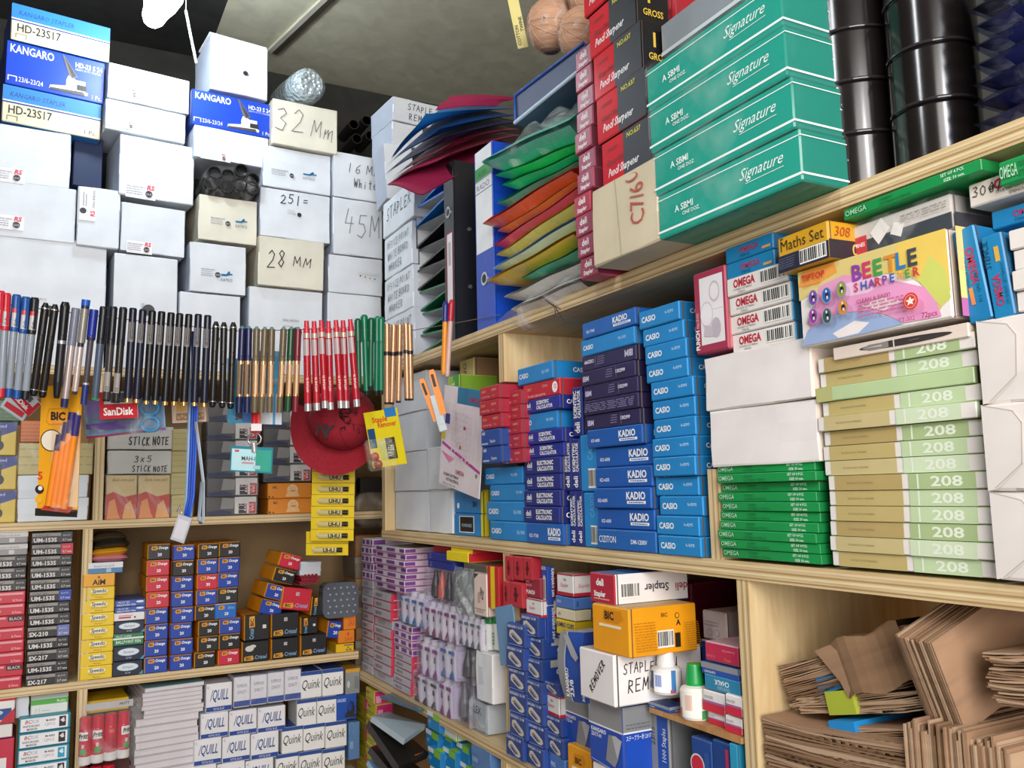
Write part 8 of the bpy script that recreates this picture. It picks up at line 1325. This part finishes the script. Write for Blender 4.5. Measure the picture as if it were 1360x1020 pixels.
b = MB(); b.tube([atD(640, 520, 1.42), atD(652, 505, 1.4), atD(668, 498, 1.37), onX(668, 490, -.001)], .0006, '#4a4440', 5); b.build('string', o)
for k, (c1, c2, a, l) in enumerate((('#e8901c', '#1c2a78', (592, 400, 589, 497), 'orange ballpoint with blue cap hanging before the black file'), ('#c8a8a0', '#b81c30', (600, 398, 594, 500), 'red-capped ballpoint hanging before the black file'))):
    t = empty('pen'); dd = 1.47; A, Bq = atD(a[0], a[1], dd), atD(a[2], a[3], dd); v = A - Bq; L = v.length; z = v.normalized(); y = (Ff - z * Ff.dot(z)).normalized(); x = y.cross(z); M = Matrix((x, y, z)).transposed().to_4x4(); M.translation = Bq; t.matrix_world = M
    b = MB(); b.lathe([(.0034, 0), (.0042, .004), (.0042, L * .76)], card(c1, .3), 12); b.build('barrel', t); b = MB(); b.lathe([(.0052, L * .72), (.0052, L * .95), (.003, L)], card(c2, .3), 12); b.box(-.001, -.0075, L * .74, .001, -.0055, L * .94, card(c2, .3)); b.build('cap', t); tag(t, l, 'pen')
o, w, h = flat('spine_card', (594, 398, 1.48), (599, 398, 1.48), (602, 300, 1.48), [('Q', 'f', .1, .02, .9, .98, '#e9e4e6')], '#c8404c', .001, 'slim red-edged white strip above the hanging ballpoints', 'strip') if False else (None, 0, 0)
b = MB()
for k, pts in enumerate((((728, 402), (738, 408), (742, 416), (748, 424)), ((724, 398), (734, 405), (744, 410)), ((735, 404), (738, 414), (736, 422)))): b.tube([onX(x, y, -.012) for x, y in pts], .0008, '#3a2a20', 5)
o = b.build('string_knot'); tag(o, 'knotted dark string tied at the edge of the top shelf', 'string')
# ================================================================== LAMP
lp = onY(208, 14, -.12); lamp = empty('light_bulb', lp); tag(lamp, 'bright white lamp bulb under the ceiling at upper left', 'lamp')
m, nt, bb = newmat('lit_glass'); bb.inputs['Emission Color'].default_value = (.9, .97, 1, 1); bb.inputs['Emission Strength'].default_value = 26; bb.inputs['Base Color'].default_value = (.9, .95, 1, 1)
b = MB(); ax = (onY(228, -30, -.12) - lp).normalized()
def along(prof, mt, n=20):
    q = ax.to_track_quat('Z', 'Y').to_matrix(); c = MB(); c.lathe(prof, mt, n); c.v = [tuple(q @ Vector(v)) for v in c.v]; return c
along([(.003, -.036), (.014, -.034), (.022, -.022), (.025, -.004), (.034, .02), (.039, .045), (.036, .062), (.016, .074)], m).build('bulb', lamp)
along([(.017, .070), (.018, .10), (.014, .12)], card('#d8d8d4', .4)).build('socket', lamp)
b = MB(); b.tube([ax * .12, ax * .16, Vector((ax.x * .2, ax.y * .2, EYE + 1.198 - lp.z - EYE + 0 if False else CEIL - lp.z))], .003, '#d8d4cc', 8); b.build('cord', lamp)
b = MB(); b.tube([onY(247, 14, -.1), onY(253, 45, -.1), onY(261, 84, -.1)], .0028, card('#f2f2f0', .4), 8); o = b.build('pull_cord'); tag(o, 'thin white rod hanging beside the lamp bulb', 'pull cord')
b = MB(); b.tube([onY(247, 14, -.1), Vector((onY(247, 14, -.1).x, -.1, CEIL))], .001, '#8a8a84', 6); b.build('string', o)
def light(name, kind, loc, energy, color, size=.1, rot=None, sy=None):
    l = bpy.data.lights.new(name, kind); l.energy = energy; l.color = color
    if kind == 'POINT': l.shadow_soft_size = size
    if kind == 'AREA': l.size = size; l.shape = 'RECTANGLE' if sy else 'SQUARE'; l.size_y = sy or size
    o = bpy.data.objects.new(name, l); COL.objects.link(o); o.location = loc
    if rot: o.rotation_euler = rot
    return o
light('bulb_light', 'POINT', lp + Vector((.0, -.07, -.03)), 6.5, (.76, .9, 1), .04)
light('shopfront_daylight', 'AREA', (-1.0, -3.2, 1.95), 66, (1, .95, .91), 1.3, (R(76), 0, R(-20)), 1.5)
light('fill_area', 'AREA', (-1.25, -1.5, CEIL - .04), 14, (.93, .97, 1), .9, (0, R(-30), 0), .12)  # unseen area fill, added to lift the faces turned left
light('fill_point', 'POINT', (-.55, -2.5, CEIL - .45), 9, (.95, .98, 1), .06)  # unseen point fill, added to brighten the ceiling and room
w = bpy.data.worlds.new('shop_world'); SC.world = w; w.use_nodes = True; w.node_tree.nodes['Background'].inputs[0].default_value = (.9, .93, 1, 1); w.node_tree.nodes['Background'].inputs[1].default_value = .85
# ================================================================== CAMERA
cd = bpy.data.cameras.new('camera'); cam = bpy.data.objects.new('camera', cd); COL.objects.link(cam); SC.camera = cam
cd.sensor_width = 36; cd.lens = F / 1360 * 36; cd.clip_start = .02
col = lambda i: Vector((AX[i], AY[i], AZ[i]))
M = Matrix((col(0), -col(1), -col(2))).transposed().to_4x4(); M.translation = CAM; cam.matrix_world = M
SC.view_settings.view_transform = 'Standard'; SC.view_settings.look = 'None'; SC.view_settings.exposure = 0.0
for k, v in LABELS.items():
    if len(v) > 1: print('DUPLICATE LABEL', len(v), k)
    n = len(k.split())
    if n < 4 or n > 16: print('LABEL LENGTH', n, k)
